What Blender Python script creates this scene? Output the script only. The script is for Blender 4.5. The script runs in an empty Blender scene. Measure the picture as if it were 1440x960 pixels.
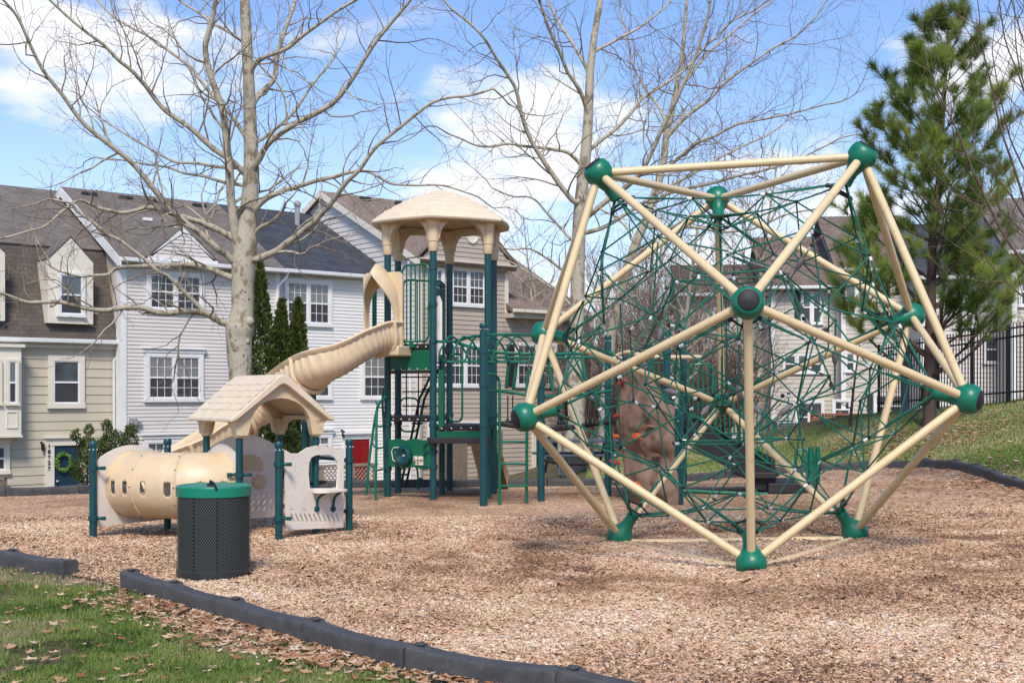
import bpy, math, random
import numpy as np
from mathutils import Vector, Matrix, noise
R = math.radians
random.seed(7)
rng = np.random.default_rng(7)

# ------------------------------------------------------------------ camera
FX, CX, HY, H = 1752.0, 720.0, 557.0, 1.68
scene = bpy.context.scene
C = scene.collection
cd = bpy.data.cameras.new('camera')
cam = bpy.data.objects.new('camera', cd)
C.objects.link(cam)
cam.location = (0, 0, H)
cam.rotation_euler = (R(90), 0, 0)
cd.sensor_width = 36
cd.lens = 36 * FX / 1440
cd.shift_y = (HY - 480) / 1440
cd.clip_end = 2000
scene.camera = cam

# ------------------------------------------------------------------ light
SUN_EL, SUN_AZ = 48, 180      # azimuth clockwise from +y; the sun stands behind the camera
world = bpy.data.worlds.new('World')
scene.world = world
world.use_nodes = True
nt = world.node_tree
N = nt.nodes
L = nt.links
bg = N['Background']
sky = N.new('ShaderNodeTexSky')
sky.sky_type = 'NISHITA'
sky.sun_disc = False
sky.sun_elevation = R(SUN_EL)
sky.sun_rotation = R(SUN_AZ)
sky.air_density = 1.0
sky.dust_density = 0.6
sky.ozone_density = 2.0
tc = N.new('ShaderNodeTexCoord')
def wmath(op, a, b=None, clamp=False):
    m = N.new('ShaderNodeMath'); m.operation = op; m.use_clamp = clamp
    for i, v in enumerate((a, b)):
        if v is None: continue
        if isinstance(v, (int, float)): m.inputs[i].default_value = v
        else: L.new(v, m.inputs[i])
    return m.outputs[0]
def pxdir(px, py):
    return Vector(((px - CX) / FX, 1.0, -(py - HY) / FX)).normalized()
mp = N.new('ShaderNodeMapping'); mp.inputs['Scale'].default_value = (1, 1, 2.3)
L.new(tc.outputs['Generated'], mp.inputs['Vector'])
n1 = N.new('ShaderNodeTexNoise'); n1.inputs['Scale'].default_value = 7.0; n1.inputs['Detail'].default_value = 9; n1.inputs['Roughness'].default_value = .56
L.new(mp.outputs[0], n1.inputs['Vector'])
blobs = None
for (px, py, rad, amp) in [(170, 95, .095, .30), (250, 150, .075, .26), (120, 175, .06, .06), (560, 150, .035, .16), (740, 200, .10, .34), (690, 290, .12, .3),
                           (860, 180, .07, .26), (800, 380, .16, .3), (1000, 300, .10, .22), (330, 230, .08, .24), (1370, 110, .07, .34), (1200, 290, .08, .24), (460, 210, .05, .2), (1440, 300, .12, .25)]:
    d = pxdir(px, py)
    vm = N.new('ShaderNodeVectorMath'); vm.operation = 'DISTANCE'
    mpp = N.new('ShaderNodeMapping'); mpp.inputs['Scale'].default_value = (1, 1, 1.7)
    L.new(tc.outputs['Generated'], mpp.inputs['Vector'])
    L.new(mpp.outputs[0], vm.inputs[0]); vm.inputs[1].default_value = (d.x, d.y, d.z * 1.7)
    q = wmath('SUBTRACT', 1.0, wmath('DIVIDE', vm.outputs['Value'], rad * 1.25), True)
    q = wmath('MULTIPLY', wmath('POWER', q, .7), amp)
    blobs = q if blobs is None else wmath('MAXIMUM', blobs, q)
field = wmath('ADD', n1.outputs['Fac'], blobs)
mr = N.new('ShaderNodeMapRange'); mr.interpolation_type = 'SMOOTHSTEP'
L.new(field, mr.inputs['Value'])
mr.inputs['From Min'].default_value = .60; mr.inputs['From Max'].default_value = .82
sep = N.new('ShaderNodeSeparateXYZ'); L.new(tc.outputs['Generated'], sep.inputs[0])
hz = N.new('ShaderNodeMapRange'); L.new(sep.outputs['Z'], hz.inputs['Value'])
hz.inputs['From Min'].default_value = 0.0; hz.inputs['From Max'].default_value = .24
hz.inputs['To Min'].default_value = .40; hz.inputs['To Max'].default_value = .0
cl = wmath('MAXIMUM', mr.outputs[0], hz.outputs[0])
cl = wmath('MULTIPLY', cl, .93)
mixc = N.new('ShaderNodeMix'); mixc.data_type = 'RGBA'
tint = N.new('ShaderNodeMix'); tint.data_type = 'RGBA'; tint.blend_type = 'MULTIPLY'; tint.inputs[0].default_value = 1
L.new(sky.outputs[0], tint.inputs[6]); tint.inputs[7].default_value = (1.07, 1.15, 1.36, 1)
L.new(cl, mixc.inputs[0]); L.new(tint.outputs[2], mixc.inputs[6])
mixc.inputs[7].default_value = (7.6, 7.6, 7.8, 1)
L.new(mixc.outputs[2], bg.inputs['Color'])
bg.inputs['Strength'].default_value = .112
sd = bpy.data.lights.new('sun', 'SUN'); sun = bpy.data.objects.new('sun', sd); C.objects.link(sun)
sd.energy = 2.8; sd.angle = R(14); sd.color = (1, .92, .80)
az, el = R(SUN_AZ), R(SUN_EL)
sdir = Vector((math.sin(az) * math.cos(el), math.cos(az) * math.cos(el), math.sin(el)))
sun.rotation_euler = sdir.to_track_quat('Z', 'Y').to_euler()
sun.location = (0, 0, 40)
vs = scene.view_settings
vs.view_transform = 'Standard'; vs.look = 'None'; vs.gamma = 1; vs.exposure = 0.40

# ------------------------------------------------------------------ helpers
def k_of(px): return (px - CX) / FX
def pt(px, py, Y): return Vector((k_of(px) * Y, Y, H - (py - HY) / FX * Y))
def lerp(a, b, t): return a + (b - a) * t
def sstep(a, b, x):
    t = min(1, max(0, (x - a) / (b - a))); return t * t * (3 - 2 * t)
def interp(x, xs, ys): return float(np.interp(x, xs, ys))
def ground_z(x, y):
    zp = .038 * max(0.0, x - 1.9) if x < 8 else .038 * 6.1
    z33 = interp(x, [-30, -8, -3, 0, 2, 5, 7.2, 8.1, 10, 13, 18, 40], [-2.1, -1.9, -1.6, -.9, 0, .10, .36, .64, 1.12, 1.38, 1.75, 2.2])
    z60 = interp(x, [-40, -5, 5, 12, 20, 30], [-2.2, -1.9, -1.6, -.9, .1, 1.2])
    e = interp(x, [-12, -8, -3, 3, 8], [20.5, 21, 23.2, 24.0, 26])
    z = lerp(zp, z33, sstep(e, 33, y))
    z = lerp(z, z60, sstep(36, 60, y))
    if x > 7.9:
        zr = .24 + min(1.5, (x - 7.9) * .27)
        zr = lerp(zr, z, sstep(30, 36, y))
        z = max(z, zr)
    if y < 14 and x < -2: z += .0
    return z
def ray_ground(px, py):
    lo = None; y = 4.0
    while y < 80:
        if H - (py - HY) / FX * y <= ground_z(k_of(px) * y, y): break
        y += .05
    return Vector((k_of(px) * y, y, ground_z(k_of(px) * y, y)))

class MB:
    def __init__(s): s.v = []; s.f = []
    def add(s, vs_, fs):
        o = len(s.v); s.v.extend([tuple(v) for v in vs_]); s.f.extend([tuple(i + o for i in f) for f in fs]); return s
    def box(s, c, size, M=None):
        hx, hy, hz_ = size[0] / 2, size[1] / 2, size[2] / 2
        pts = [Vector((x, y, z)) for x in (-hx, hx) for y in (-hy, hy) for z in (-hz_, hz_)]
        if M: pts = [M @ p for p in pts]
        c = Vector(c)
        return s.add([c + p for p in pts], [(0, 1, 3, 2), (4, 6, 7, 5), (0, 4, 5, 1), (2, 3, 7, 6), (0, 2, 6, 4), (1, 5, 7, 3)])
    def tube(s, pts, r, n=8, cap=True, closed=False):
        pts = [Vector(p) for p in pts]; m = len(pts)
        rs = r if isinstance(r, (list, tuple)) else [r] * m
        up = None; vs_ = []
        for i, p in enumerate(pts):
            if closed: t = pts[(i + 1) % m] - pts[i - 1]
            else: t = (pts[min(i + 1, m - 1)] - pts[max(i - 1, 0)])
            if t.length < 1e-9: t = Vector((0, 0, 1))
            t.normalize()
            if up is None:
                up = Vector((0, 0, 1)) if abs(t.z) < .9 else Vector((1, 0, 0))
                if abs(t.z) >= .9: up = Vector((0, 1, 0)) if abs(t.y) < .5 else Vector((1, 0, 0))
            a = up - t * up.dot(t)
            if a.length < 1e-6: a = t.orthogonal()
            a.normalize(); up = a; b = t.cross(a)
            for k in range(n):
                th = 2 * math.pi * k / n
                vs_.append(p + (a * math.cos(th) + b * math.sin(th)) * rs[i])
        fs = []
        for i in range(m if closed else m - 1):
            j = (i + 1) % m
            for k in range(n):
                fs.append((i * n + k, i * n + (k + 1) % n, j * n + (k + 1) % n, j * n + k))
        if cap and not closed:
            fs.append(tuple(range(n - 1, -1, -1))); fs.append(tuple((m - 1) * n + k for k in range(n)))
        return s.add(vs_, fs)
    def prism(s, outline, depth, M):
        """outline in local x,y extruded from z=-depth/2 to depth/2, placed by M"""
        n = len(outline)
        a = [M @ Vector((x, y, -depth / 2)) for x, y in outline]; b = [M @ Vector((x, y, depth / 2)) for x, y in outline]
        return s.add(a + b, [tuple(range(n - 1, -1, -1)), tuple(range(n, 2 * n))] + [(i, (i + 1) % n, n + (i + 1) % n, n + i) for i in range(n)])
    def lathe(s, prof, M, n=24, cap=True):
        vs_ = []
        for r, z in prof:
            for k in range(n):
                th = 2 * math.pi * k / n
                vs_.append(M @ Vector((r * math.cos(th), r * math.sin(th), z)))
        m = len(prof); fs = []
        for i in range(m - 1):
            for k in range(n): fs.append((i * n + k, i * n + (k + 1) % n, (i + 1) * n + (k + 1) % n, (i + 1) * n + k))
        if cap: fs += [tuple(range(n - 1, -1, -1)), tuple((m - 1) * n + k for k in range(n))]
        return s.add(vs_, fs)
    def build(s, name, m, parent=None, smooth=True, angle=35, bevel=0, rel=None):
        me = bpy.data.meshes.new(name); me.from_pydata(s.v, [], s.f)
        me.materials.append(m); me.validate(); me.update()
        o = bpy.data.objects.new(name, me); C.objects.link(o)
        if bevel:
            b = o.modifiers.new('bevel', 'BEVEL'); b.width = bevel; b.segments = 2; b.limit_method = 'ANGLE'; b.angle_limit = R(40)
        if smooth:
            me.polygons.foreach_set('use_smooth', [True] * len(me.polygons))
            me.set_sharp_from_angle(angle=R(angle))
        if parent is not None:
            o.parent = parent; o.matrix_parent_inverse = Matrix.Translation(parent.location).inverted()
        return o
def meta(o, label=None, cat=None, group=None, kind=None):
    if label: o['label'] = label
    if cat: o['category'] = cat
    if group: o['group'] = group
    if kind: o['kind'] = kind
    return o
def thing(name, loc, label, cat, group=None):
    o = bpy.data.objects.new(name, None); C.objects.link(o); o.location = loc; o.empty_display_size = .2
    return meta(o, label, cat, group)
def frame(o, xdir, zdir=Vector((0, 0, 1))):
    """local x = xdir (horizontal), local y = up, local z = x cross y"""
    x = Vector(xdir).normalized(); y = Vector(zdir).normalized(); z = x.cross(y).normalized()
    M = Matrix((x, y, z)).transposed().to_4x4(); M.translation = Vector(o); return M
def align(o, zdir):
    q = Vector(zdir).normalized().to_track_quat('Z', 'Y'); M = q.to_matrix().to_4x4(); M.translation = Vector(o); return M
def smooth_path(P, n=6):
    P = [Vector(p) for p in P]
    if len(P) < 3: return P
    out = []
    for i in range(len(P) - 1):
        p0 = P[max(i - 1, 0)]; p1 = P[i]; p2 = P[i + 1]; p3 = P[min(i + 2, len(P) - 1)]
        for k in range(n):
            t = k / n
            out.append(.5 * ((2 * p1) + (-p0 + p2) * t + (2 * p0 - 5 * p1 + 4 * p2 - p3) * t * t + (-p0 + 3 * p1 - 3 * p2 + p3) * t ** 3))
    out.append(P[-1]); return out
def np_mesh(name, V, F, m, colors=None, smooth=False):
    """V (n,3), F (m,k) arrays; colors per face (m,) value stored in attribute 'tone'"""
    me = bpy.data.meshes.new(name)
    me.vertices.add(len(V)); me.vertices.foreach_set('co', V.astype(np.float32).ravel())
    k = F.shape[1]
    me.loops.add(F.size); me.loops.foreach_set('vertex_index', F.astype(np.int32).ravel())
    me.polygons.add(len(F)); me.polygons.foreach_set('loop_start', np.arange(0, F.size, k, dtype=np.int32))
    me.polygons.foreach_set('loop_total', np.full(len(F), k, dtype=np.int32))
    if colors is not None:
        at = me.attributes.new('tone', 'FLOAT', 'FACE'); at.data.foreach_set('value', colors.astype(np.float32))
    me.materials.append(m); me.update(); me.validate()
    if smooth: me.polygons.foreach_set('use_smooth', [True] * len(F))
    o = bpy.data.objects.new(name, me); C.objects.link(o); return o

# ------------------------------------------------------------------ materials
def base_mat(name, rough=.5, spec=.5):
    m = bpy.data.materials.new(name); m.use_nodes = True
    b = m.node_tree.nodes['Principled BSDF']; b.inputs['Roughness'].default_value = rough
    b.inputs['Specular IOR Level'].default_value = spec
    return m, m.node_tree, b
def nd(t, typ, **kw):
    n = t.nodes.new(typ)
    for k, v in kw.items():
        if k.startswith('_'): setattr(n, k[1:], v)
        else: n.inputs[k.replace('_', ' ')].default_value = v
    return n
def ramp(t, fac, stops, interp_='LINEAR'):
    r = t.nodes.new('ShaderNodeValToRGB'); r.color_ramp.interpolation = interp_
    e = r.color_ramp.elements
    e[0].position, e[0].color = stops[0][0], (*stops[0][1], 1)
    e[1].position, e[1].color = stops[-1][0], (*stops[-1][1], 1)
    for p, c in stops[1:-1]:
        q = e.new(p); q.color = (*c, 1)
    t.links.new(fac, r.inputs[0]); return r.outputs[0]
def add_bump(t, b, h, strength=.3, dist=.01):
    bp = nd(t, 'ShaderNodeBump', Strength=strength, Distance=dist)
    t.links.new(h, bp.inputs['Height']); t.links.new(bp.outputs[0], b.inputs['Normal']); return bp
def plain(name, col, rough=.5, var=.12, scale=6, spec=.5, bump=.08, metal=0, dirt=None):
    m, t, b = base_mat(name, rough, spec)
    b.inputs['Metallic'].default_value = metal
    tcn = t.nodes.new('ShaderNodeTexCoord')
    n = nd(t, 'ShaderNodeTexNoise', Scale=scale, Detail=6, Roughness=.65); t.links.new(tcn.outputs['Object'], n.inputs['Vector'])
    lo = tuple(c * (1 - var) for c in col); hi = tuple(min(1, c * (1 + var)) for c in col)
    out = ramp(t, n.outputs[0], [(.3, lo), (.7, hi)])
    if dirt:
        n3 = nd(t, 'ShaderNodeTexNoise', Scale=scale * 2.7, Detail=8, Roughness=.7); t.links.new(tcn.outputs['Object'], n3.inputs['Vector'])
        mk = ramp(t, n3.outputs[0], [(.55, (0, 0, 0)), (.75, (1, 1, 1))])
        mx = nd(t, 'ShaderNodeMix', _data_type='RGBA'); t.links.new(mk, mx.inputs[0]); t.links.new(out, mx.inputs[6]); mx.inputs[7].default_value = (*dirt, 1); out = mx.outputs[2]
    t.links.new(out, b.inputs['Base Color'])
    n2 = nd(t, 'ShaderNodeTexNoise', Scale=scale * 12, Detail=3); t.links.new(tcn.outputs['Object'], n2.inputs['Vector'])
    if bump: add_bump(t, b, n2.outputs[0], bump, .004)
    rr = nd(t, 'ShaderNodeMapRange'); t.links.new(n.outputs[0], rr.inputs[0]); rr.inputs[3].default_value = max(0, rough - .1); rr.inputs[4].default_value = min(1, rough + .12)
    t.links.new(rr.outputs[0], b.inputs['Roughness'])
    return m
M = {}
M['tan'] = plain('tan_plastic', (.66, .50, .31), .42, .06, 4, dirt=(.52, .38, .23))
M['tan_roof'] = plain('tan_roof_plastic', (.72, .59, .42), .55, .07, 4, dirt=(.55, .43, .30))
M['tan_pole'] = plain('cream_pole_paint', (.72, .55, .31), .38, .05, 3, dirt=(.55, .40, .22))
M['cream_panel'] = plain('cream_panel', (.80, .72, .62), .5, .05, 3, dirt=(.6, .5, .4))
M['teal'] = plain('teal_paint', (.004, .058, .066), .36, .14, 5, dirt=(.012, .085, .09))
M['green'] = plain('green_paint', (.003, .125, .07), .35, .12, 5)
M['hubgreen'] = plain('green_hub_plastic', (.003, .155, .088), .36, .08, 5)
M['greenpanel'] = plain('green_panel', (.003, .115, .055), .45, .1, 4)
M['rope'] = plain('green_rope', (.008, .12, .075), .7, .3, 30)
M['blackplastic'] = plain('black_plastic', (.008, .008, .009), .6, .25, 6)
M['deck'] = plain('brown_black_deck', (.017, .014, .014), .6, .25, 6)
M['metal'] = plain('silver_clamp', (.70, .70, .69), .4, .1, 20, metal=.25)
M['grip'] = plain('grey_grip', (.17, .15, .15), .55, .15, 12)
M['timber'] = plain('dark_grey_recycled_plastic', (.062, .061, .062), .62, .3, 7, bump=.6, dirt=(.12, .11, .10))
M['canlid'] = plain('green_lid_paint', (.006, .21, .13), .3, .08, 5)
M['rock'] = plain('brown_moulded_rock', (.19, .112, .074), .6, .14, 3, bump=.3, dirt=(.26, .165, .115))
M['hold_orange'] = plain('orange_grip', (.50, .11, .035), .5, .2, 8)
M['hold_red'] = plain('red_grip', (.45, .035, .03), .5, .2, 8)
M['white_trim'] = plain('white_trim', (.78, .77, .75), .5, .05, 2)
M['cream_trim'] = plain('cream_trim', (.74, .68, .57), .5, .05, 2)
M['gutter'] = plain('white_gutter', (.70, .70, .69), .4, .07, 2)
M['sid_beige'] = plain('yellow_beige_siding', (.53, .47, .36), .6, .06, .8, bump=.05)
M['sid_white'] = plain('warm_white_siding', (.66, .61, .57), .55, .04, .8, bump=.05)
M['sid_white2'] = plain('white_siding', (.75, .73, .70), .55, .04, .8, bump=.05)
M['sid_tan'] = plain('taupe_siding', (.46, .38, .31), .6, .06, .8, bump=.05)
M['sid_pale'] = plain('pale_beige_siding', (.55, .50, .43), .6, .06, .8, bump=.05)
M['shutter'] = plain('dark_shutter', (.035, .03, .03), .5, .1)
M['door_blue'] = plain('navy_door_paint', (.016, .045, .075), .35, .1)
M['door_red'] = plain('red_door_paint', (.25, .008, .01), .35, .1)
M['wood'] = plain('weathered_wood', (.20, .15, .11), .75, .3, 9, bump=.3)
M['lattice'] = plain('lattice_wood', (.30, .22, .16), .75, .2, 9)
M['deckwood'] = plain('red_brown_deck_wood', (.26, .10, .055), .7, .25, 9)
M['fence'] = plain('black_fence_paint', (.012, .012, .013), .4, .15, 8)
M['grey_metal'] = plain('grey_metal', (.30, .31, .31), .5, .1)
M['bluebin'] = plain('blue_bin', (.03, .15, .42), .45, .1)
M['numeral'] = plain('black_numeral', (.02, .02, .02), .5, 0)
M['sticker'] = plain('orange_sticker', (.75, .22, .09), .5, .05)
M['screen'] = plain('dark_insect_screen', (.045, .047, .05), .55, .15, 3)
M['curtain'] = plain('curtain', (.42, .42, .40), .8, .1)
M['picnic'] = plain('slate_blue_plastic', (.06, .075, .10), .5, .2)
M['slide_tan'] = plain('tan_slide_plastic', (.68, .52, .33), .40, .05, 3, dirt=(.56, .41, .25))

def glass_mat(name, col, stripes=False):
    m, t, b = base_mat(name, .08, .6)
    g = t.nodes.new('ShaderNodeTexCoord')
    n = nd(t, 'ShaderNodeTexNoise', Scale=.9, Detail=3); t.links.new(g.outputs['Object'], n.inputs['Vector'])
    lo = tuple(c * .45 for c in col); out = ramp(t, n.outputs[0], [(.38, lo), (.6, col)])
    if stripes:
        w = nd(t, 'ShaderNodeTexWave', Scale=7.5, Distortion=0.0); w.bands_direction = 'Z'; t.links.new(g.outputs['Object'], w.inputs['Vector'])
        mx = nd(t, 'ShaderNodeMix', _data_type='RGBA'); mx.inputs[0].default_value = .5
        s2 = ramp(t, w.outputs[0], [(.3, (.05, .05, .05)), (.7, (.42, .42, .41))]); t.links.new(out, mx.inputs[6]); t.links.new(s2, mx.inputs[7]); out = mx.outputs[2]
    t.links.new(out, b.inputs['Base Color'])
    n2 = nd(t, 'ShaderNodeTexNoise', Scale=1.3, Detail=1); t.links.new(g.outputs['Object'], n2.inputs['Vector']); add_bump(t, b, n2.outputs[0], .12, .05)
    b.inputs['Coat Weight'].default_value = .6; b.inputs['Coat Roughness'].default_value = .02
    return m
M['glass'] = glass_mat('window_glass', (.10, .12, .135))
M['glass_blind'] = glass_mat('window_glass_with_blind', (.16, .17, .17), True)

def shingle_mat(name, c1, c2, course=.135):
    m, t, b = base_mat(name, .9, .2)
    uv = t.nodes.new('ShaderNodeUVMap')
    br = nd(t, 'ShaderNodeTexBrick', Scale=1.0, Mortar_Size=.008, Bias=0.0, Brick_Width=.24, Row_Height=course)
    br.inputs['Color1'].default_value = (*c1, 1); br.inputs['Color2'].default_value = (*c2, 1); br.inputs['Mortar'].default_value = (*[c * .72 for c in c1], 1)
    t.links.new(uv.outputs[0], br.inputs['Vector'])
    n = nd(t, 'ShaderNodeTexNoise', Scale=1.3, Detail=7, Roughness=.7); t.links.new(uv.outputs[0], n.inputs['Vector'])
    v = ramp(t, n.outputs[0], [(.3, (.72, .72, .72)), (.7, (1.2, 1.2, 1.2))])
    mx = nd(t, 'ShaderNodeMix', _data_type='RGBA', _blend_type='MULTIPLY'); mx.inputs[0].default_value = 1
    t.links.new(br.outputs[0], mx.inputs[6]); t.links.new(v, mx.inputs[7]); t.links.new(mx.outputs[2], b.inputs['Base Color'])
    add_bump(t, b, br.outputs['Fac'], -.6, .02)
    return m
M['shingle_brown'] = shingle_mat('brown_shingle', (.105, .086, .073), (.14, .115, .098))
M['shingle_brown2'] = shingle_mat('weathered_brown_shingle', (.155, .132, .115), (.20, .172, .152))
M['shingle_dark'] = shingle_mat('charcoal_shingle', (.050, .055, .066), (.075, .08, .095))
M['shingle_tan'] = shingle_mat('tan_shingle', (.22, .165, .13), (.28, .215, .17))
M['shingle_red'] = shingle_mat('faded_red_shingle', (.175, .125, .105), (.225, .165, .14))

def bark_mat(name, base, patch, dark, scale=2.2):
    m, t, b = base_mat(name, .85, .2)
    g = t.nodes.new('ShaderNodeTexCoord'); mpn = nd(t, 'ShaderNodeMapping'); mpn.inputs['Scale'].default_value = (1.6, 1.6, 1)
    t.links.new(g.outputs['Object'], mpn.inputs[0])
    n = nd(t, 'ShaderNodeTexNoise', Scale=scale * 1.4, Detail=5, Roughness=.6); t.links.new(mpn.outputs[0], n.inputs['Vector'])
    c = ramp(t, n.outputs[0], [(.40, patch), (.47, base), (.60, base), (.68, tuple(x * .8 for x in base))])
    n2 = nd(t, 'ShaderNodeTexNoise', Scale=scale * 5.5, Detail=4, Roughness=.5); t.links.new(mpn.outputs[0], n2.inputs['Vector'])
    k = ramp(t, n2.outputs[0], [(.64, (0, 0, 0)), (.68, (1, 1, 1))])
    mx = nd(t, 'ShaderNodeMix', _data_type='RGBA'); t.links.new(k, mx.inputs[0]); t.links.new(c, mx.inputs[6]); mx.inputs[7].default_value = (*dark, 1)
    t.links.new(mx.outputs[2], b.inputs['Base Color'])
    add_bump(t, b, n2.outputs[0], .4, .02)
    return m
M['syc'] = bark_mat('sycamore_bark', (.44, .39, .30), (.24, .20, .135), (.075, .052, .036))
M['twig'] = bark_mat('twig_bark', (.21, .165, .125), (.16, .115, .08), (.08, .055, .04), 5)
M['brownbark'] = bark_mat('brown_bark', (.10, .068, .052), (.07, .05, .038), (.03, .022, .02), 6)
M['brush'] = bark_mat('brush_bark', (.23, .16, .125), (.15, .10, .08), (.07, .05, .04), 3)
M['whip'] = bark_mat('whip_bark', (.16, .11, .085), (.10, .07, .055), (.05, .04, .03), 6)

def tone_mat(name, stops, rough=.8, transl=0, tex=None):
    m, t, b = base_mat(name, rough, .25)
    a = nd(t, 'ShaderNodeAttribute'); a.attribute_name = 'tone'
    col = ramp(t, a.outputs['Fac'], stops); t.links.new(col, b.inputs['Base Color'])
    if transl:
        tr_ = nd(t, 'ShaderNodeBsdfTranslucent'); t.links.new(col, tr_.inputs[0]); mxs = t.nodes.new('ShaderNodeMixShader'); mxs.inputs[0].default_value = transl
        t.links.new(b.outputs[0], mxs.inputs[1]); t.links.new(tr_.outputs[0], mxs.inputs[2]); t.links.new(mxs.outputs[0], t.nodes['Material Output'].inputs[0])
    return m
M['grassblade'] = tone_mat('grass_blade', [(0, (.07, .13, .025)), (.35, (.19, .28, .06)), (.6, (.30, .36, .10)), (.8, (.36, .32, .16)), (1, (.52, .43, .27))], .6, .3)
M['hillblade'] = tone_mat('hill_grass_blade', [(0, (.13, .20, .04)), (.4, (.25, .31, .09)), (.7, (.42, .38, .18)), (1, (.52, .44, .27))], .7)
M['chips'] = tone_mat('wood_chips', [(0, (.13, .075, .045)), (.18, (.34, .20, .12)), (.45, (.59, .38, .235)), (.78, (.79, .57, .385)), (1, (.89, .74, .57))], .85)
M['leaf'] = tone_mat('dry_leaf', [(0, (.16, .07, .03)), (.4, (.34, .15, .065)), (.7, (.52, .32, .18)), (1, (.70, .53, .36))], .7)
M['needle'] = tone_mat('pine_needle', [(0, (.07, .12, .025)), (.4, (.20, .29, .055)), (.8, (.46, .53, .13)), (1, (.60, .60, .22))], .55, .45)
M['arbor'] = tone_mat('arborvitae_leaf', [(0, (.035, .06, .012)), (.5, (.10, .145, .03)), (1, (.28, .30, .08))], .7, .3)
M['shrub'] = tone_mat('shrub_leaf', [(0, (.03, .055, .012)), (.55, (.09, .13, .028)), (.85, (.20, .23, .07)), (1, (.45, .38, .22))], .6, .3)
M['wreath'] = tone_mat('wreath_leaf', [(0, (.08, .22, .03)), (1, (.30, .50, .12))], .5)

def ground_mat():
    m, t, b = base_mat('lawn', .95, .1)
    g = t.nodes.new('ShaderNodeTexCoord')
    n = nd(t, 'ShaderNodeTexNoise', Scale=.55, Detail=8, Roughness=.7); t.links.new(g.outputs['Object'], n.inputs['Vector'])
    c = ramp(t, n.outputs[0], [(.32, (.09, .10, .035)), (.5, (.18, .16, .075)), (.68, (.30, .235, .145))])
    n2 = nd(t, 'ShaderNodeTexNoise', Scale=38, Detail=4, Roughness=.7); t.links.new(g.outputs['Object'], n2.inputs['Vector'])
    v = ramp(t, n2.outputs[0], [(.35, (.35, .35, .35)), (.65, (1.5, 1.5, 1.5))])
    mx = nd(t, 'ShaderNodeMix', _data_type='RGBA', _blend_type='MULTIPLY'); mx.inputs[0].default_value = 1
    t.links.new(c, mx.inputs[6]); t.links.new(v, mx.inputs[7]); t.links.new(mx.outputs[2], b.inputs['Base Color'])
    add_bump(t, b, n2.outputs[0], 1.0, .06); return m
def mulch_mat():
    m, t, b = base_mat('mulch', .95, .1)
    g = t.nodes.new('ShaderNodeTexCoord')
    outs = []
    for i, (sc, rot) in enumerate([((28, 78, 30), .5), ((74, 30, 30), 2.0), ((30, 34, 20), 1.1)]):
        mpn = nd(t, 'ShaderNodeMapping'); mpn.inputs['Scale'].default_value = sc; mpn.inputs['Rotation'].default_value = (0, 0, rot)
        t.links.new(g.outputs['Object'], mpn.inputs[0])
        v = nd(t, 'ShaderNodeTexVoronoi', Scale=1.0, Randomness=1.0); t.links.new(mpn.outputs[0], v.inputs['Vector'])
        outs.append(v)
    nz = nd(t, 'ShaderNodeTexNoise', Scale=9, Detail=2); t.links.new(g.outputs['Object'], nz.inputs['Vector'])
    def mixf(fac, a, b_):
        x = nd(t, 'ShaderNodeMix', _data_type='RGBA'); t.links.new(fac, x.inputs[0]); t.links.new(a, x.inputs[6]); t.links.new(b_, x.inputs[7]); return x.outputs[2]
    sel = ramp(t, nz.outputs[0], [(.46, (0, 0, 0)), (.54, (1, 1, 1))])
    col = mixf(sel, outs[0].outputs['Color'], outs[1].outputs['Color'])
    bw = nd(t, 'ShaderNodeRGBToBW'); t.links.new(col, bw.inputs[0])
    c = ramp(t, bw.outputs[0], [(.15, (.15, .085, .05)), (.33, (.40, .24, .145)), (.58, (.60, .385, .235)), (.8, (.78, .56, .375)), (1, (.87, .71, .53))])
    # damp and trodden patches of darker, broken-down chips
    n = nd(t, 'ShaderNodeTexNoise', Scale=.42, Detail=9, Roughness=.72); t.links.new(g.outputs['Object'], n.inputs['Vector'])
    v = ramp(t, n.outputs[0], [(.36, (.55, .49, .45)), (.5, (.93, .91, .90)), (.65, (1.18, 1.18, 1.18))])
    mx = nd(t, 'ShaderNodeMix', _data_type='RGBA', _blend_type='MULTIPLY'); mx.inputs[0].default_value = 1
    t.links.new(c, mx.inputs[6]); t.links.new(v, mx.inputs[7])
    # darker ring around the net climber, darker patches at playhouse and tower
    at = nd(t, 'ShaderNodeAttribute'); at.attribute_name = 'mulch_dark'
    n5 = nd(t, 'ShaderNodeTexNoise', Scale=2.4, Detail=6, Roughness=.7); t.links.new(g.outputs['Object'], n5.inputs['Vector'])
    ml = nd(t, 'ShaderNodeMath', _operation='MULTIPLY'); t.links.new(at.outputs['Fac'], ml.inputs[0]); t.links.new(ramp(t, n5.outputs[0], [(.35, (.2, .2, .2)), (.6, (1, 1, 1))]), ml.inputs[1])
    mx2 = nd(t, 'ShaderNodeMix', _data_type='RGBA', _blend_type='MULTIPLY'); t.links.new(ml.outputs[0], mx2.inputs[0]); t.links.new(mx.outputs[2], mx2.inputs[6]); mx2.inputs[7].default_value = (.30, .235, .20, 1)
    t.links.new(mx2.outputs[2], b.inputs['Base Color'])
    add_bump(t, b, bw.outputs[0], .9, .03); return m
M['lawn'] = ground_mat(); M['mulch'] = mulch_mat()

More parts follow.
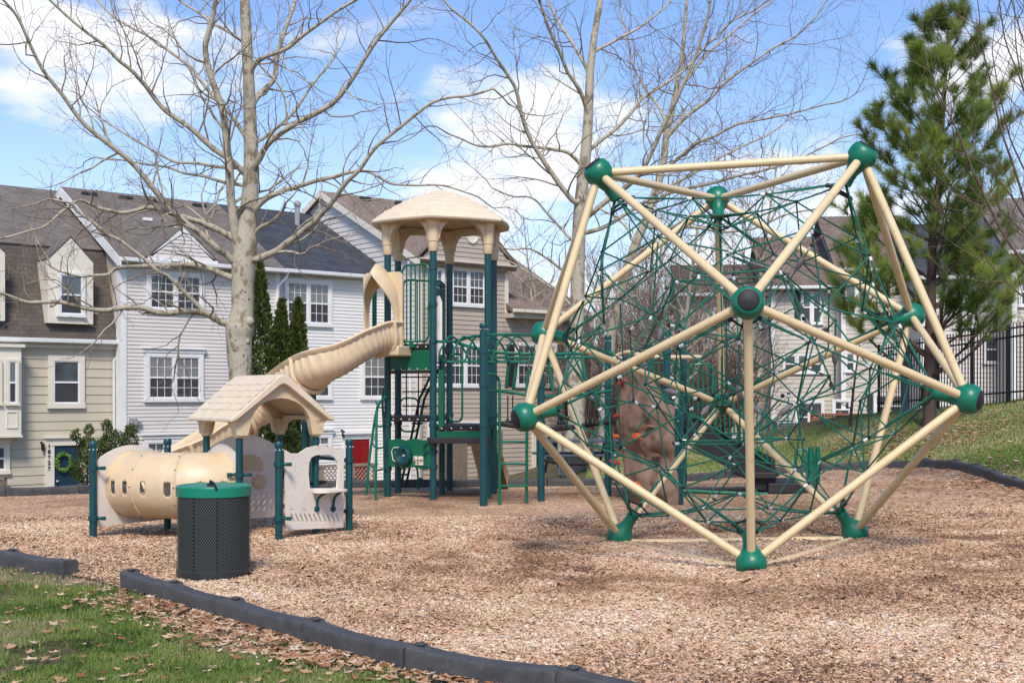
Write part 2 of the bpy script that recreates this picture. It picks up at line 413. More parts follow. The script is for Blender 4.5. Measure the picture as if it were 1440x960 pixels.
# ------------------------------------------------------------------ ground
def axis(dense_a, dense_b, step, far_a, far_b):
    a = list(np.arange(dense_a, dense_b + 1e-6, step)); s = step; x = dense_b
    while x < far_b: s *= 1.35; x += s; a.append(x)
    s = step; x = dense_a; lo = []
    while x > far_a: s *= 1.35; x -= s; lo.append(x)
    return np.array(lo[::-1] + a)
xs = axis(-16, 20, .3, -500, 500); ys = axis(4, 44, .3, -60, 900)
V = np.array([(x, y, ground_z(x, y) + .03 * noise.noise(Vector((x * .6, y * .6, 0)))) for y in ys for x in xs])
nx = len(xs); F = np.array([(j * nx + i, j * nx + i + 1, (j + 1) * nx + i + 1, (j + 1) * nx + i) for j in range(len(ys) - 1) for i in range(nx - 1)])
lawn = np_mesh('ground', V, F, M['lawn'], smooth=True); lawn['kind'] = 'structure'
# mulch bed: left and right limits by distance
ly = [5.0, 6.3, 6.65, 6.9, 7.55, 8.4, 9.27, 10.1, 10.76, 11.5, 12.18, 12.6, 12.9, 20.0, 20.6, 21.6, 22.2, 22.5, 22.7, 22.9, 23.5, 24.4, 25.2]
lx = [2.4, .85, .55, .27, -.6, -1.38, -2.11, -2.79, -3.30, -4.05, -4.9, -6.2, -9.5, -9.3, -8.0, -6.3, -4.0, -1.5, 0.2, 1.9, 3.7, 5.3, 7.4]
ry = [5.0, 9, 14, 16, 18.8, 21, 23, 24.6, 25.2]; rx = [8.2, 7.9, 7.8, 7.8, 7.75, 8.1, 8.25, 8.1, 7.5]
rows = list(np.arange(5, 25.21, .12)); nc = 110; V = []; sc_ = []
for y in rows:
    a, b_ = interp(y, ly, lx), interp(y, ry, rx)
    for i in range(nc + 1):
        x = lerp(a, b_, i / nc)
        V.append((x, y, ground_z(x, y) + .035 + .022 * noise.noise(Vector((x * 1.3, y * 1.3, 3))) + .012 * noise.noise(Vector((x * 5, y * 5, 9)))))
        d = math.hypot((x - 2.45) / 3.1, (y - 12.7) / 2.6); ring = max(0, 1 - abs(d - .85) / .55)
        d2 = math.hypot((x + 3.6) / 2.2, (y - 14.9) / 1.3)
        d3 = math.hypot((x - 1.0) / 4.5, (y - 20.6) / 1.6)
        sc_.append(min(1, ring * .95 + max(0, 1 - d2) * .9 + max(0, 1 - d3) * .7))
V = np.array(V); m_ = nc + 1
F = np.array([(j * m_ + i, j * m_ + i + 1, (j + 1) * m_ + i + 1, (j + 1) * m_ + i) for j in range(len(rows) - 1) for i in range(nc)])
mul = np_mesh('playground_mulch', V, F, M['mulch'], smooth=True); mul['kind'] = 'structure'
at = mul.data.attributes.new('mulch_dark', 'FLOAT', 'POINT'); at.data.foreach_set('value', np.array(sc_, dtype=np.float32))
def in_mulch(x, y, pad=0): return 5 < y < 25 and interp(y, ly, lx) + pad < x < interp(y, ry, rx) - pad
def mulch_z(x, y): return ground_z(x, y) + .035 + .022 * noise.noise(Vector((x * 1.3, y * 1.3, 3))) + .012 * noise.noise(Vector((x * 5, y * 5, 9)))

def scatter(n, ylo, yhi, test, k0=-.46, k1=.46, power=1.0):
    out = []
    while len(out) < n:
        y = ylo * (yhi / ylo) ** (random.random() ** power); x = random.uniform(k0, k1) * y
        if test(x, y): out.append((x, y))
    return out
def chips():
    P = scatter(260000, 6.4, 17, lambda x, y: in_mulch(x, y, .02))
    # a few chips kicked over the edging onto the lawn
    P += scatter(260, 7.2, 13.5, lambda x, y: -.9 < x - interp(y, ly, lx) < .1 and x > -6)
    n = len(P); z = np.array([mulch_z(x, y) for x, y in P]); P = np.array(P)
    th = rng.uniform(0, math.tau, n); ln = rng.gamma(2.6, .0036, n) + .0035; wd = ln * rng.uniform(.18, .5, n)
    tilt = rng.normal(0, .28, n); roll = rng.normal(0, .45, n)
    a = np.stack([np.cos(th) * np.cos(tilt), np.sin(th) * np.cos(tilt), np.sin(tilt)], 1) * ln[:, None]
    b = np.stack([-np.sin(th) * np.cos(roll), np.cos(th) * np.cos(roll), np.sin(roll)], 1) * wd[:, None]
    c = np.stack([P[:, 0], P[:, 1], z + .006 + rng.uniform(0, .014, n)], 1)
    up = np.array([0, 0, 1.0]) * .003
    j = lambda: 1 + rng.uniform(-.25, .25, (n, 1))
    q = [c - a * j() - b * j(), c + a * j() - b * j(), c + a * j() + b * j(), c - a * j() + b * j()]
    V = np.stack(q + [x - np.array([0, 0, .006]) for x in q], 1).reshape(-1, 3)
    o = np.arange(n)[:, None] * 8
    F = np.concatenate([o + np.array([[0, 1, 2, 3]]), o + np.array([[0, 4, 5, 1]]), o + np.array([[1, 5, 6, 2]]), o + np.array([[2, 6, 7, 3]]), o + np.array([[3, 7, 4, 0]])])
    tone = np.clip(rng.beta(1.7, 1.7, n), 0, 1)
    pn = np.array([noise.noise(Vector((x * .9, y * .9, 5))) for x, y in P]); pn2 = np.array([noise.noise(Vector((x * .35, y * .55, 15))) + .5 * noise.noise(Vector((x * 3, y * 3, 2))) for x, y in P]); tone = np.clip(tone + pn * .25 + pn2 * .30 - .03, 0, 1)
    for i, (x, y) in enumerate(P):
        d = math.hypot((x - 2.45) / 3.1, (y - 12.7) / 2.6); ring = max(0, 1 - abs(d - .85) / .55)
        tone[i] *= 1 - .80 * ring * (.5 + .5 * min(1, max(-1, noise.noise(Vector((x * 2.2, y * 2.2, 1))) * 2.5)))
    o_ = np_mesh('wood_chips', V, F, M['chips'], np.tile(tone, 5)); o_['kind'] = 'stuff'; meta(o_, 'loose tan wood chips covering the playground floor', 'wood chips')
chips()

def blades(name, P, hmin, hmax, wd, mat_, label, tonefn):
    n = len(P); A = np.array(P); z = np.array([ground_z(x, y) + .01 for x, y in P])
    th = rng.uniform(0, math.tau, n); hh = rng.uniform(hmin, hmax, n); lean = rng.uniform(.2, 1.0, n) * hh
    side = np.stack([np.cos(th), np.sin(th), np.zeros(n)], 1) * wd
    ld = rng.uniform(0, math.tau, n); dv = np.stack([np.cos(ld) * lean, np.sin(ld) * lean, hh], 1)
    base = np.stack([A[:, 0], A[:, 1], z], 1)
    mid = base + dv * np.array([.35, .35, .6]); tip = base + dv
    V = np.stack([base - side, base + side, mid + side * .7, mid - side * .7, tip], 1).reshape(-1, 3); o = np.arange(n)[:, None] * 5
    F3 = np.concatenate([o + np.array([[0, 1, 2]]), o + np.array([[0, 2, 3]]), o + np.array([[3, 2, 4]])])
    tone = np.array([tonefn(x, y) for x, y in P]); tone = np.clip(tone + rng.normal(0, .14, n), 0, 1)
    o_ = np_mesh(name, V, F3, mat_, np.tile(tone, 3)); o_['kind'] = 'stuff'; meta(o_, label, 'grass')
def lawn_test(x, y): return (x < interp(y, ly, lx) - .04 and x > -6.4 and y < 13.4 and random.random() < (.30 + 1.3 * (noise.noise(Vector((x * 1.5, y * 1.5, 2))) + .8 * noise.noise(Vector((x * 6, y * 6, 2))) + .38)) * (.25 + .75 * min(1, (interp(y, ly, lx) - x) / .9)))
blades('grass', scatter(80000, 6.6, 13.4, lawn_test, -.46, .12), .018, .05, .003, M['grassblade'], 'short patchy green grass in front of the playground edging',
       lambda x, y: .42 + .55 * noise.noise(Vector((x * 1.3, y * 1.3, 8))) + .3 * noise.noise(Vector((x * 5, y * 5, 8))) + (.18 if y > 11 else 0) + .40 * max(0, 1 - (interp(y, ly, lx) - x) / 1.0))
def hill_test(x, y): return not in_mulch(x, y, -.12) and (x > 7.9 or y > 24.5) and ground_z(x, y) > -.3
blades('hill_grass', scatter(120000, 15, 36, hill_test, .06, .45), .022, .06, .006, M['hillblade'], 'patchy yellow green grass on the slope behind the playground',
       lambda x, y: .42 + .6 * noise.noise(Vector((x * .5, y * .5, 4))))

def leaves(name, P, size, label, zf):
    # lobed, curled oak and sycamore leaves
    V = []; F = []; tn = []
    prof = [(0, .55), (.25, .95), (.42, .45), (.62, 1.0), (.78, .42), (1.0, 1.0), (1.22, .42), (1.38, 1.0), (1.58, .45), (1.75, .95)]
    for x, y in P:
        s = size * random.uniform(.55, 1.25); th = random.uniform(0, math.tau); curl = random.uniform(.1, .9); c, sn = math.cos(th), math.sin(th)
        asp = random.uniform(.45, .9); tx = random.uniform(-.5, .5); ty = random.uniform(-.5, .5)
        z = zf(x, y) + .012; o = len(V); V.append((x, y, z + .2 * s * curl))
        for a, r in prof:
            r *= random.uniform(.8, 1.1); ux = math.sin(a * math.pi) * r * s * asp; uy = math.cos(a * math.pi) * r * s
            V.append((x + ux * c - uy * sn, y + ux * sn + uy * c, z + curl * .55 * (ux * ux + .4 * uy * uy) / s + max(-.006, tx * ux * .5 + ty * uy * .5) + random.uniform(0, .006)))
        n_ = len(prof)
        for i in range(n_): F.append((o, o + 1 + i, o + 1 + (i + 1) % n_)); 
        tn += [min(1, max(0, random.gauss(.58, .25)))] * n_
    o_ = np_mesh(name, np.array(V), np.array(F), M['leaf'], np.array(tn)); o_['kind'] = 'stuff'; meta(o_, label, 'leaves')
def edge_leaf(x, y):
    d = interp(y, ly, lx) - x
    return -.02 < d < 1.5 and y < 10.6 and random.random() < math.exp(-((d - .28) / .33) ** 2) * (.25 + (1.0 if 7.6 < y < 10.1 else .15))
leaves('fallen_leaves', scatter(1150, 6.8, 10.8, edge_leaf, -.4, .1) + scatter(190, 7, 13.2, lambda x, y: x < interp(y, ly, lx) - .1, -.46, .1), .052,
       'curled brown and tan leaves lying on the lawn along the dark edging', lambda x, y: ground_z(x, y) + .03)
leaves('mulch_leaves', scatter(420, 7, 24, lambda x, y: in_mulch(x, y, .1), -.44, .44), .05, 'scattered dry leaves lying on the wood chips', mulch_z)
pine_base = ray_ground(1307, 604)
leaves('hill_leaves', scatter(1000, 16, 34, hill_test, .1, .44), .05, 'tan leaves sprinkled over the grass slope on the right', lambda x, y: ground_z(x, y) + .03)
def leafbed(x, y): return random.random() < 1.3 * math.exp(-(((x - pine_base.x + .6) / 1.5) ** 2 + ((y - pine_base.y + 1.6) / 2.2) ** 2)) or (x > 7.5 and not in_mulch(x, y) and abs(x - interp(y, ry, rx) - .3) < .5 and random.random() < .1)
leaves('leaf_litter', scatter(1500, 17, 31, leafbed, .2, .43), .07, 'reddish brown leaf litter heaped around the foot of the pine', lambda x, y: ground_z(x, y) + .03)
leaves('border_litter', scatter(900, 17, 25.2, lambda x, y: in_mulch(x, y, .02) and (random.random() < math.exp(-((interp(y, ry, rx) - x) / .8)) + .04) and x > 3.5, .1, .44), .06, 'brown leaves blown against the right hand edging of the playground', mulch_z)

# ------------------------------------------------------------------ edging timbers
def timber(a, b, label, group):
    a = Vector(a); b = Vector(b); d = b - a; ln = d.length; mid = (a + b) / 2
    t = thing('edging_timber', (mid.x, mid.y, mid.z), label, 'edging timber', group)
    mb = MB(); x = d.normalized(); side = Vector((-x.y, x.x, 0)).normalized(); up = Vector((0, 0, 1))
    n = 24; sec = [(-.060, -.1), (-.070, .11), (-.066, .140), (-.052, .152), (.052, .152), (.066, .140), (.070, .11), (.060, -.1)]
    vs_ = []
    for i in range(n + 1):
        s = .006 + .988 * i / n; p = a + d * s; sag = -.022 * math.sin(math.pi * s) + random.uniform(-.002, .002); e = min(s, 1 - s)
        w = 1 + (.22 if e < .085 else 0); hgt = .012 if s < .085 else (-.004 if s > .92 else 0)
        for u, v in sec: vs_.append(p + side * u * w + up * (v + (sag + hgt if v > 0 else 0)))
    k = len(sec); fs = [(i * k + j, i * k + (j + 1) % k, (i + 1) * k + (j + 1) % k, (i + 1) * k + j) for i in range(n) for j in range(k)]
    fs += [tuple(range(k - 1, -1, -1)), tuple(n * k + j for j in range(k))]
    mb.add(vs_, fs).build('beam', M['timber'], t, bevel=.004, angle=50)
    pn = MB(); c = a + d * .05 + up * .160
    pn.lathe([(.034, 0), (.036, .009), (.03, .014), (.022, .012), (.02, .002)], Matrix.Translation(c), 14); pn.build('stake_head', M['timber'], t)
    return t
def g3(x, y, dz=0): return Vector((x, y, ground_z(x, y) + dz))
front = [(-3.32, 10.80), (-2.77, 10.12), (-2.09, 9.28), (-1.36, 8.42), (-.60, 7.56), (.29, 6.92), (1.25, 6.1)]
fl = ['first dark edging timber at the open end beside the mesh litter bin', 'edging timber directly in front of the mesh litter bin', 'edging timber with leaves piled below it, just right of the litter bin',
      'middle foreground edging timber with the thickest heap of leaves', 'foreground edging timber nearing the bottom edge with grass below it', 'edging timber cut off by the bottom edge of the view']
for i in range(6): timber(g3(*front[i], .02), g3(*front[i + 1], .02), fl[i], 'edging timbers along the front lawn')
lf = [(-4.08, 11.52), (-4.93, 12.20), (-5.9, 12.75), (-7.0, 12.95)]
for i, l in enumerate(['edging timber ending at the gap in the lawn edge on the left', 'edging timber at the far left cut by the frame, above the lawn', 'edging timber just beyond the left edge of the view']):
    timber(g3(*lf[i + 1], .02), g3(*lf[i], .02), l, 'edging timbers along the front lawn')
back = smooth_path([(-9.3, 19.8, 0), (-8.0, 20.75, 0), (-6.3, 21.75, 0), (-4, 22.35, 0), (-1.5, 22.6, 0), (.4, 22.8, 0), (1.9, 23.0, 0), (3.7, 23.6, 0), (5.3, 24.5, 0), (7.0, 25.15, 0), (7.9, 24.8, 0), (8.2, 23.0, 0), (8.05, 21.0, 0), (7.78, 18.8, 0), (7.8, 16, 0)], 8)
seg = [back[0]]; acc = 0
for a, b in zip(back, back[1:]):
    while (b - seg[-1]).length >= 1.18 and (b - a).length > 1e-6:
        d = (b - seg[-1]); seg.append(seg[-1] + d.normalized() * 1.18)
bl = ['below the front steps of the beige house on the far left', 'in front of the navy front door', 'in front of the overgrown shrub by the navy door', 'behind the left post of the crawl tunnel', 'behind the middle of the crawl tunnel',
      'behind the little roofed playhouse', 'behind the store panel of the playhouse', 'in front of the lattice porch', 'behind the left posts of the slide tower', 'behind the middle of the slide tower', 'behind the right deck of the slide tower',
      'behind the ladder of the slide tower', 'in front of the picnic table', 'behind the foot of the mottled sycamore', 'behind the brown climbing wall', 'behind the left end of the black stairs', 'behind the black stairs', 'behind the foot of the black stairs',
      'in the back run right of the black stairs', 'in the back run below the small bare sapling', 'at the far bend below the pine', 'just round the bend below the pine', 'second from the bend on the right bank', 'third from the bend on the right bank', 'fourth from the bend on the right bank', 'fifth from the bend, near the right edge',
      'sixth from the bend, cut by the right edge', 'just outside the right edge', 'well outside the right edge']
for i in range(min(len(seg) - 1, len(bl))):
    timber(g3(seg[i].x, seg[i].y, .03), g3(seg[i + 1].x, seg[i + 1].y, .03), 'dark edging timber ' + bl[i], 'edging timbers round the back of the playground')


# ------------------------------------------------------------------ houses
class Facade:
    """a wall plane through (x0,y0) running along angle a; s along it, z up, o = distance out towards the playground"""
    def __init__(f, x0, y0, a): f.P = Vector((x0, y0, 0)); f.u = Vector((math.cos(R(a)), math.sin(R(a)), 0)); f.n = Vector((-f.u.y, f.u.x, 0)); f.a = a
    def s(f, px, o=0):
        P = f.P - f.n * o; k = k_of(px); return (k * P.y - P.x) / (f.u.x - k * f.u.y)
    def z(f, px, py, o=0):
        P = f.P - f.n * o; Y = P.y + f.u.y * f.s(px, o); return H - (py - HY) / FX * Y
    def p(f, s, z, o=0): return f.P + f.u * s - f.n * o + Vector((0, 0, z))
    def M(f, s, z, o=0): return frame(f.p(s, z, o), f.u)          # local x = u, y = up, z = outwards
    def at(f, s, o=0): q = f.p(s, 0, o); return Facade(q.x, q.y, f.a)
def clip(poly, ax, val, keep_above):
    out = []
    for i in range(len(poly)):
        a, b = poly[i], poly[(i + 1) % len(poly)]
        ia = (a[ax] >= val) == keep_above or a[ax] == val; ib = (b[ax] >= val) == keep_above or b[ax] == val
        if ia: out.append(a)
        if ia != ib and abs(a[ax] - b[ax]) > 1e-9:
            t = (val - a[ax]) / (b[ax] - a[ax]); out.append((lerp(a[0], b[0], t), lerp(a[1], b[1], t)))
    return out
def siding(f, poly, pitch, m, parent, name='wall', o=0):
    """lap siding on the convex polygon poly [(s,z)]: each board leans out at its foot"""
    mb = MB(); z0 = min(p[1] for p in poly); z1 = max(p[1] for p in poly); z = z0
    while z < z1 - 1e-4:
        q = clip(clip(poly, 1, z, True), 1, min(z + pitch, z1), False)
        if len(q) >= 3:
            vs_ = [f.p(s, zz, o + .022 * (1 - (zz - z) / pitch)) for s, zz in q]
            mb.add(vs_, [tuple(range(len(q)))])
            lo = sorted([s for s, zz in q if abs(zz - z) < 1e-4])
            if len(lo) >= 2: mb.add([f.p(lo[0], z, o + .022), f.p(lo[-1], z, o + .022), f.p(lo[-1], z - .004, o - .002), f.p(lo[0], z - .004, o - .002)], [(0, 1, 2, 3)])
        z += pitch
    # closed back so that the wall has thickness
    b = [f.p(s, zz, o - .12) for s, zz in poly]; c = [f.p(s, zz, o - .004) for s, zz in poly]; n = len(poly)
    mb.add(b + c, [tuple(range(n))] + [(i, (i + 1) % n, n + (i + 1) % n, n + i) for i in range(n)])
    return mb.build(name, m, parent, smooth=False)
def fbox(f, s0, s1, z0, z1, o0, o1, mb):
    mb.box(f.p((s0 + s1) / 2, (z0 + z1) / 2, (o0 + o1) / 2), (abs(s1 - s0), abs(z1 - z0), abs(o1 - o0)), f.M(0, 0).to_3x3()); return mb
def window(f, px0, px1, py0, py1, parent, m, units=2, grid=(3, 2), lower_grid=True, o=0, trim=.10, header=False, gl='glass', name='window', sash=True, frame_m=None):
    pc = (px0 + px1) / 2; s0, s1 = f.s(px0, o), f.s(px1, o); z1, z0 = f.z(pc, py0, o), f.z(pc, py1, o)
    if py0 is None: pass
    g = MB(); fbox(f, s0 + trim * .6, s1 - trim * .6, z0 + trim * .6, z1 - trim * .6, o - .02, o + .028, g)
    w = g.build(name, M[gl], parent, smooth=False)
    fr = MB()
    fbox(f, s0, s1, z1 - trim, z1, o, o + .075, fr); fbox(f, s0 - .02, s1 + .02, z0, z0 + trim * .9, o, o + .085, fr)
    fbox(f, s0, s0 + trim, z0 + trim * .9, z1 - trim, o, o + .072, fr); fbox(f, s1 - trim, s1, z0 + trim * .9, z1 - trim, o, o + .072, fr)
    if header:
        fbox(f, s0 - .05, s1 + .05, z1 + .002, z1 + .11, o, o + .10, fr); fbox(f, s0 - .09, s1 + .09, z1 + .112, z1 + .15, o, o + .15, fr)
    fr.build('window_frame', frame_m or m, w, smooth=False)
    if sash:
        sc_m = MB(); fbox(f, s0 + trim * .9, s1 - trim * .9, z0 + trim * .8, (z0 + z1) / 2, o + .024, o + .034, sc_m); sc_m.build('insect_screen', M['screen'], w, smooth=False)
    mu = MB(); a0, a1 = s0 + trim, s1 - trim; c0, c1 = z0 + trim * .9, z1 - trim; uw = (a1 - a0) / units
    for i in range(units):
        b0, b1 = a0 + uw * i, a0 + uw * (i + 1)
        if i > 0: fbox(f, b0 - .05, b0 + .05, c0 + .001, c1 - .001, o, o + .068, mu)
        b0 += .05 if i else .0; b1 -= .05 if i < units - 1 else .0
        mid = (c0 + c1) / 2
        e = .035
        fbox(f, b0, b0 + e, c0, c1, o, o + .058, mu); fbox(f, b1 - e, b1, c0, c1, o, o + .058, mu)
        fbox(f, b0 + e, b1 - e, c0, c0 + e * 1.3, o, o + .056, mu); fbox(f, b0 + e, b1 - e, c1 - e, c1, o, o + .056, mu)
        if sash: fbox(f, b0 + e, b1 - e, mid - .028, mid + .028, o, o + .062, mu)
        gx, gz = grid
        for (q0, q1, on, dd) in ((mid + .028, c1 - e, True, .044), (c0 + e * 1.3, mid - .028, lower_grid, .040)):
            if not on or gx == 0: continue
            for k in range(1, gx): x = lerp(b0 + e, b1 - e, k / gx); fbox(f, x - .009, x + .009, q0, q1, o, o + dd, mu)
            for k in range(1, gz): zz = lerp(q0, q1, k / gz); fbox(f, b0 + e, b1 - e, zz - .009, zz + .009, o, o + dd - .003, mu)
    mu.build('muntins', M['white_trim'], w, smooth=False)
    return w
def roofplane(pts, m, parent, name='roof', thick=.14, uvdir=None):
    """pts: convex polygon in 3-D; gets a real thickness and a metric uv for the shingles (u along first edge)"""
    pts = [Vector(p) for p in pts]; e = (pts[1] - pts[0]).normalized(); nrm = (pts[1] - pts[0]).cross(pts[2] - pts[0]).normalized()
    if nrm.z < 0: nrm = -nrm
    vdir = nrm.cross(e)
    n = len(pts); V_ = pts + [p - nrm * thick for p in pts]
    me = bpy.data.meshes.new(name); me.from_pydata([tuple(v) for v in V_], [], [tuple(range(n)), tuple(range(2 * n - 1, n - 1, -1))] + [(i, n + i, n + (i + 1) % n, (i + 1) % n) for i in range(n)])
    uv = me.uv_layers.new(name='UVMap')
    for lp in me.loops:
        c = me.vertices[lp.vertex_index].co - pts[0]; uv.data[lp.index].uv = (c.dot(e), c.dot(vdir))
    me.materials.append(m); me.update()
    o = bpy.data.objects.new(name, me); C.objects.link(o); o.parent = parent
    if parent is not None: o.matrix_parent_inverse = Matrix.Translation(parent.location).inverted()
    return o
def gutter(f, s0, s1, z, o, parent, m=None):
    mb = MB(); fbox(f, s0, s1, z - .16, z - .0, o - .03, o, mb); fbox(f, s0, s1, z - .13, z - .01, o + .002, o + .12, mb)
    mb.build('gutter', m or M['gutter'], parent, smooth=False, bevel=.02)
def downspout(f, s, z0, z1, o, parent, name='downspout'):
    mb = MB(); mb.tube([f.p(s + .25, z1, o + .3), f.p(s + .2, z1 - .2, o + .28), f.p(s, z1 - .5, o + .06), f.p(s, z0, o + .06)], .045, 6); mb.build(name, M['gutter'], parent)
def lamp(f, px, py, parent, o=.06):
    s, z = f.s(px), f.z(px, py); mb = MB()
    mb.tube([f.p(s, z + .12, .02), f.p(s, z + .14, .1), f.p(s, z + .1, .14)], .012, 6)
    mb.lathe([(.02, .12), (.07, .07), (.055, .05), (.05, -.08), (.03, -.11), (.01, -.13)], Matrix.Translation(f.p(s, z, .14)), 8); mb.lathe([(.04, -.01), (.04, .01)], align(f.p(s, z + .12, .012), -f.n), 10)
    return mb.build('wall_lamp', M['numeral'], parent)
def house(label, f, s, group='townhouses behind the playground'):
    p = f.p(s, 0); return thing('townhouse', (p.x, p.y, ground_z(p.x, p.y)), label, 'house', group)
def body(f, s0, s1, zl, zh, d, parent, m):
    """side and rear walls behind the front, gable ends included: d = depth, ridge at d/2.. zh ridge, zl eave"""
    for s in (s0, s1):
        mb = MB(); o1 = -.13
        pts = [(o1, -2.3), (-d, -2.3), (-d, zl), (-d / 2, zh - .15), (o1, zl + .0)]
        a = [f.p(s, z, o) for o, z in pts]; b = [f.p(s + (.12 if s == s0 else -.12), z, o) for o, z in pts]; n = len(pts)
        mb.add(a + b, [tuple(range(n)), tuple(range(2 * n - 1, n - 1, -1))] + [(i, (i + 1) % n, n + (i + 1) % n, n + i) for i in range(n)])
        mb.build('side_wall', m, parent, smooth=False)
    mb = MB(); fbox(f, s0 + .125, s1 - .125, -2.3, zl, -d, -d + .12, mb); mb.build('rear_wall', m, parent, smooth=False)
GZ = -2.2
A = 40
F1 = Facade(k_of(85) * 37, 37, A)
# --- beige house with mansard roof, far left
f = F1; sR = f.s(167); sL = f.s(-140)
h1 = house('beige sided house with steep brown shingle mansard, white dormers, bay window and navy front door', f, (sL + sR) / 2)
ze = f.z(90, 484); siding(f, [(sL, GZ), (sR, GZ), (sR, ze), (sL, ze)], .262, M['sid_beige'], h1)
zm = f.z(90, 350, -.75); zr = F1.z(90, 266, -5) ; zr = H + (HY - 266) / FX * (f.p(f.s(60, -5), 0, -5).y)
roofplane([f.p(sL, ze + .12, .22), f.p(sR, ze + .12, .22), f.p(sR, zm, -.75), f.p(sL, zm, -.75)], M['shingle_brown'], h1, 'mansard_roof')
roofplane([f.p(sL, zm + .05, -.70), f.p(sR, zm + .05, -.70), f.p(sR, zr, -5), f.p(sL, zr, -5)], M['shingle_brown2'], h1, 'roof')
roofplane([f.p(sL, zm, -9.3), f.p(sR, zm, -9.3), f.p(sR, zr, -5), f.p(sL, zr, -5)], M['shingle_brown2'], h1, 'roof')
gutter(f, sL, sR, ze + .16, .22, h1)
mb = MB(); fbox(f, sL, sR, ze - .12, ze - .002, .03, .09, mb); mb.build('frieze_board', M['cream_trim'], h1, smooth=False)
body(f, sL, sR, zm, zr, 10, h1, M['sid_beige'])
downspout(f, f.s(159), GZ, ze + .05, .03, h1)
window(f, 67, 118, 500, 574, h1, M['cream_trim'], 1, (0, 0), o=.02, trim=.16)
def dormer(f, pxc, px0, px1, py_apex, py_sh, py_bot, o, parent, win, wall_m, trim_m):
    s0, s1 = f.s(px0, o), f.s(px1, o); sc = (s0 + s1) / 2; za, zs, zb = f.z(pxc, py_apex, o), f.z(pxc, py_sh, o), f.z(pxc, py_bot, o)
    mb = MB(); poly = [(s0, zb), (s1, zb), (s1, zs), (sc, za), (s0, zs)]; n = 5
    a = [f.p(s, z, o) for s, z in poly]; b = [f.p(s, z, o - 1.6) for s, z in poly]
    mb.add(a + b, [tuple(range(n)), tuple(range(2 * n - 1, n - 1, -1))] + [(i, (i + 1) % n, n + (i + 1) % n, n + i) for i in range(n)])
    d = mb.build('dormer', wall_m, parent, smooth=False)
    for sg, sa, sb in ((1, s0, sc), (-1, s1, sc)):
        e = .02 * sg
        roofplane([f.p(sa - e * 1.2, zs + .0, o + .015), f.p(sb, za + .05, o + .015), f.p(sb, za + .05, o - 1.9), f.p(sa - e * 1.2, zs + .0, o - 1.9)], M['shingle_brown2'], d, 'dormer_roof', .035)
    if win: window(f, *win, parent, trim_m, 1, (0, 0), o=o + .01, trim=.09)
    return d
dormer(f, 100, 67, 131, 334, 366, 455, .30, h1, (80, 119, 383, 446), M['cream_trim'], M['white_trim'])
dormer(f, -22, -52, 7, 330, 352, 450, .30, h1, (-40, -4, 380, 440), M['cream_trim'], M['white_trim'])
# bay window
s0, s1 = f.s(-75, .55), f.s(30, .55); zb0, zb1 = f.z(10, 612, .55), f.z(10, 488, .55)
mb = MB(); fbox(f, s0, s1, zb0, zb1, .03, .55, mb); bay = mb.build('bay', M['cream_trim'], h1, smooth=False)
for q in ((s0 - .06, s1 + .08, zb1, zb1 + .09, .03, .64), (s0 - .03, s1 + .03, zb0 - .06, zb0 - .002, .03, .58)): mb = MB(); fbox(f, *q, mb); mb.build('bay_moulding', M['cream_trim'], bay, smooth=False)
window(f, 8, 26, 505, 570, h1, M['cream_trim'], 1, (0, 0), o=.56, trim=.07); window(f, -60, 2, 505, 570, h1, M['cream_trim'], 2, (0, 0), o=.56, trim=.07)
mb = MB()
for pa, pb in ((9, 25),):
    q0, q1 = f.s(pa, .56), f.s(pb, .56); y0, y1 = f.z(15, 602, .56), f.z(15, 578, .56)
    for a0, a1, b0, b1 in ((q0, q1, y1 - .03, y1), (q0, q1, y0, y0 + .03), (q0, q0 + .03, y0 + .031, y1 - .031), (q1 - .03, q1, y0 + .031, y1 - .031)): fbox(f, a0, a1, b0, b1, .55, .575, mb)
mb.build('bay_panel', M['cream_trim'], bay, smooth=False)
window(f, -40, 13, 622, 667, h1, M['cream_trim'], 2, (0, 0), o=.02, trim=.13, header=True)
# front door with surround, numerals, wreath
sd0, sd1 = f.s(75), f.s(112); zt = f.z(90, 626)
mb = MB(); fbox(f, sd0, sd1, zt - 2.05, zt, .0, .05, mb); door = mb.build('front_door', M['door_blue'], h1, smooth=False)
mb = MB()
for a, b, c, d in ((.12, .40, -.62, -.2), (.5, .78, -.62, -.2), (.12, .40, -1.25, -.75), (.5, .78, -1.25, -.75), (.12, .40, -1.9, -1.4), (.5, .78, -1.9, -1.4)):
    w_ = sd1 - sd0
    for q in ((a, a + .03, c, d), (b - .03, b, c, d), (a, b, d - .03, d), (a, b, c, c + .03)): fbox(f, sd0 + q[0] * w_ * 1.1, sd0 + q[1] * w_ * 1.1, zt + q[2], zt + q[3], .05, .062, mb)
mb.build('door_panel', M['door_blue'], door, smooth=False)
mb = MB(); mb.lathe([(.03, 0), (.03, .05), (.012, .06)], align(f.p(sd0 + .09, zt - 1.05, .05), -f.n), 10); mb.build('handle', M['metal'], door)
mb = MB(); fbox(f, f.s(63), sd0 - .0, zt - 2.1, zt + .0, .0, .09, mb); fbox(f, sd1, sd1 + .3, zt - 2.1, zt, .0, .09, mb)
fbox(f, f.s(63), sd1 + .3, zt + .002, zt + .22, .0, .10, mb); fbox(f, f.s(61), sd1 + .35, zt + .222, zt + .27, .0, .17, mb); mb.build('door_surround', M['cream_trim'], h1, smooth=False)
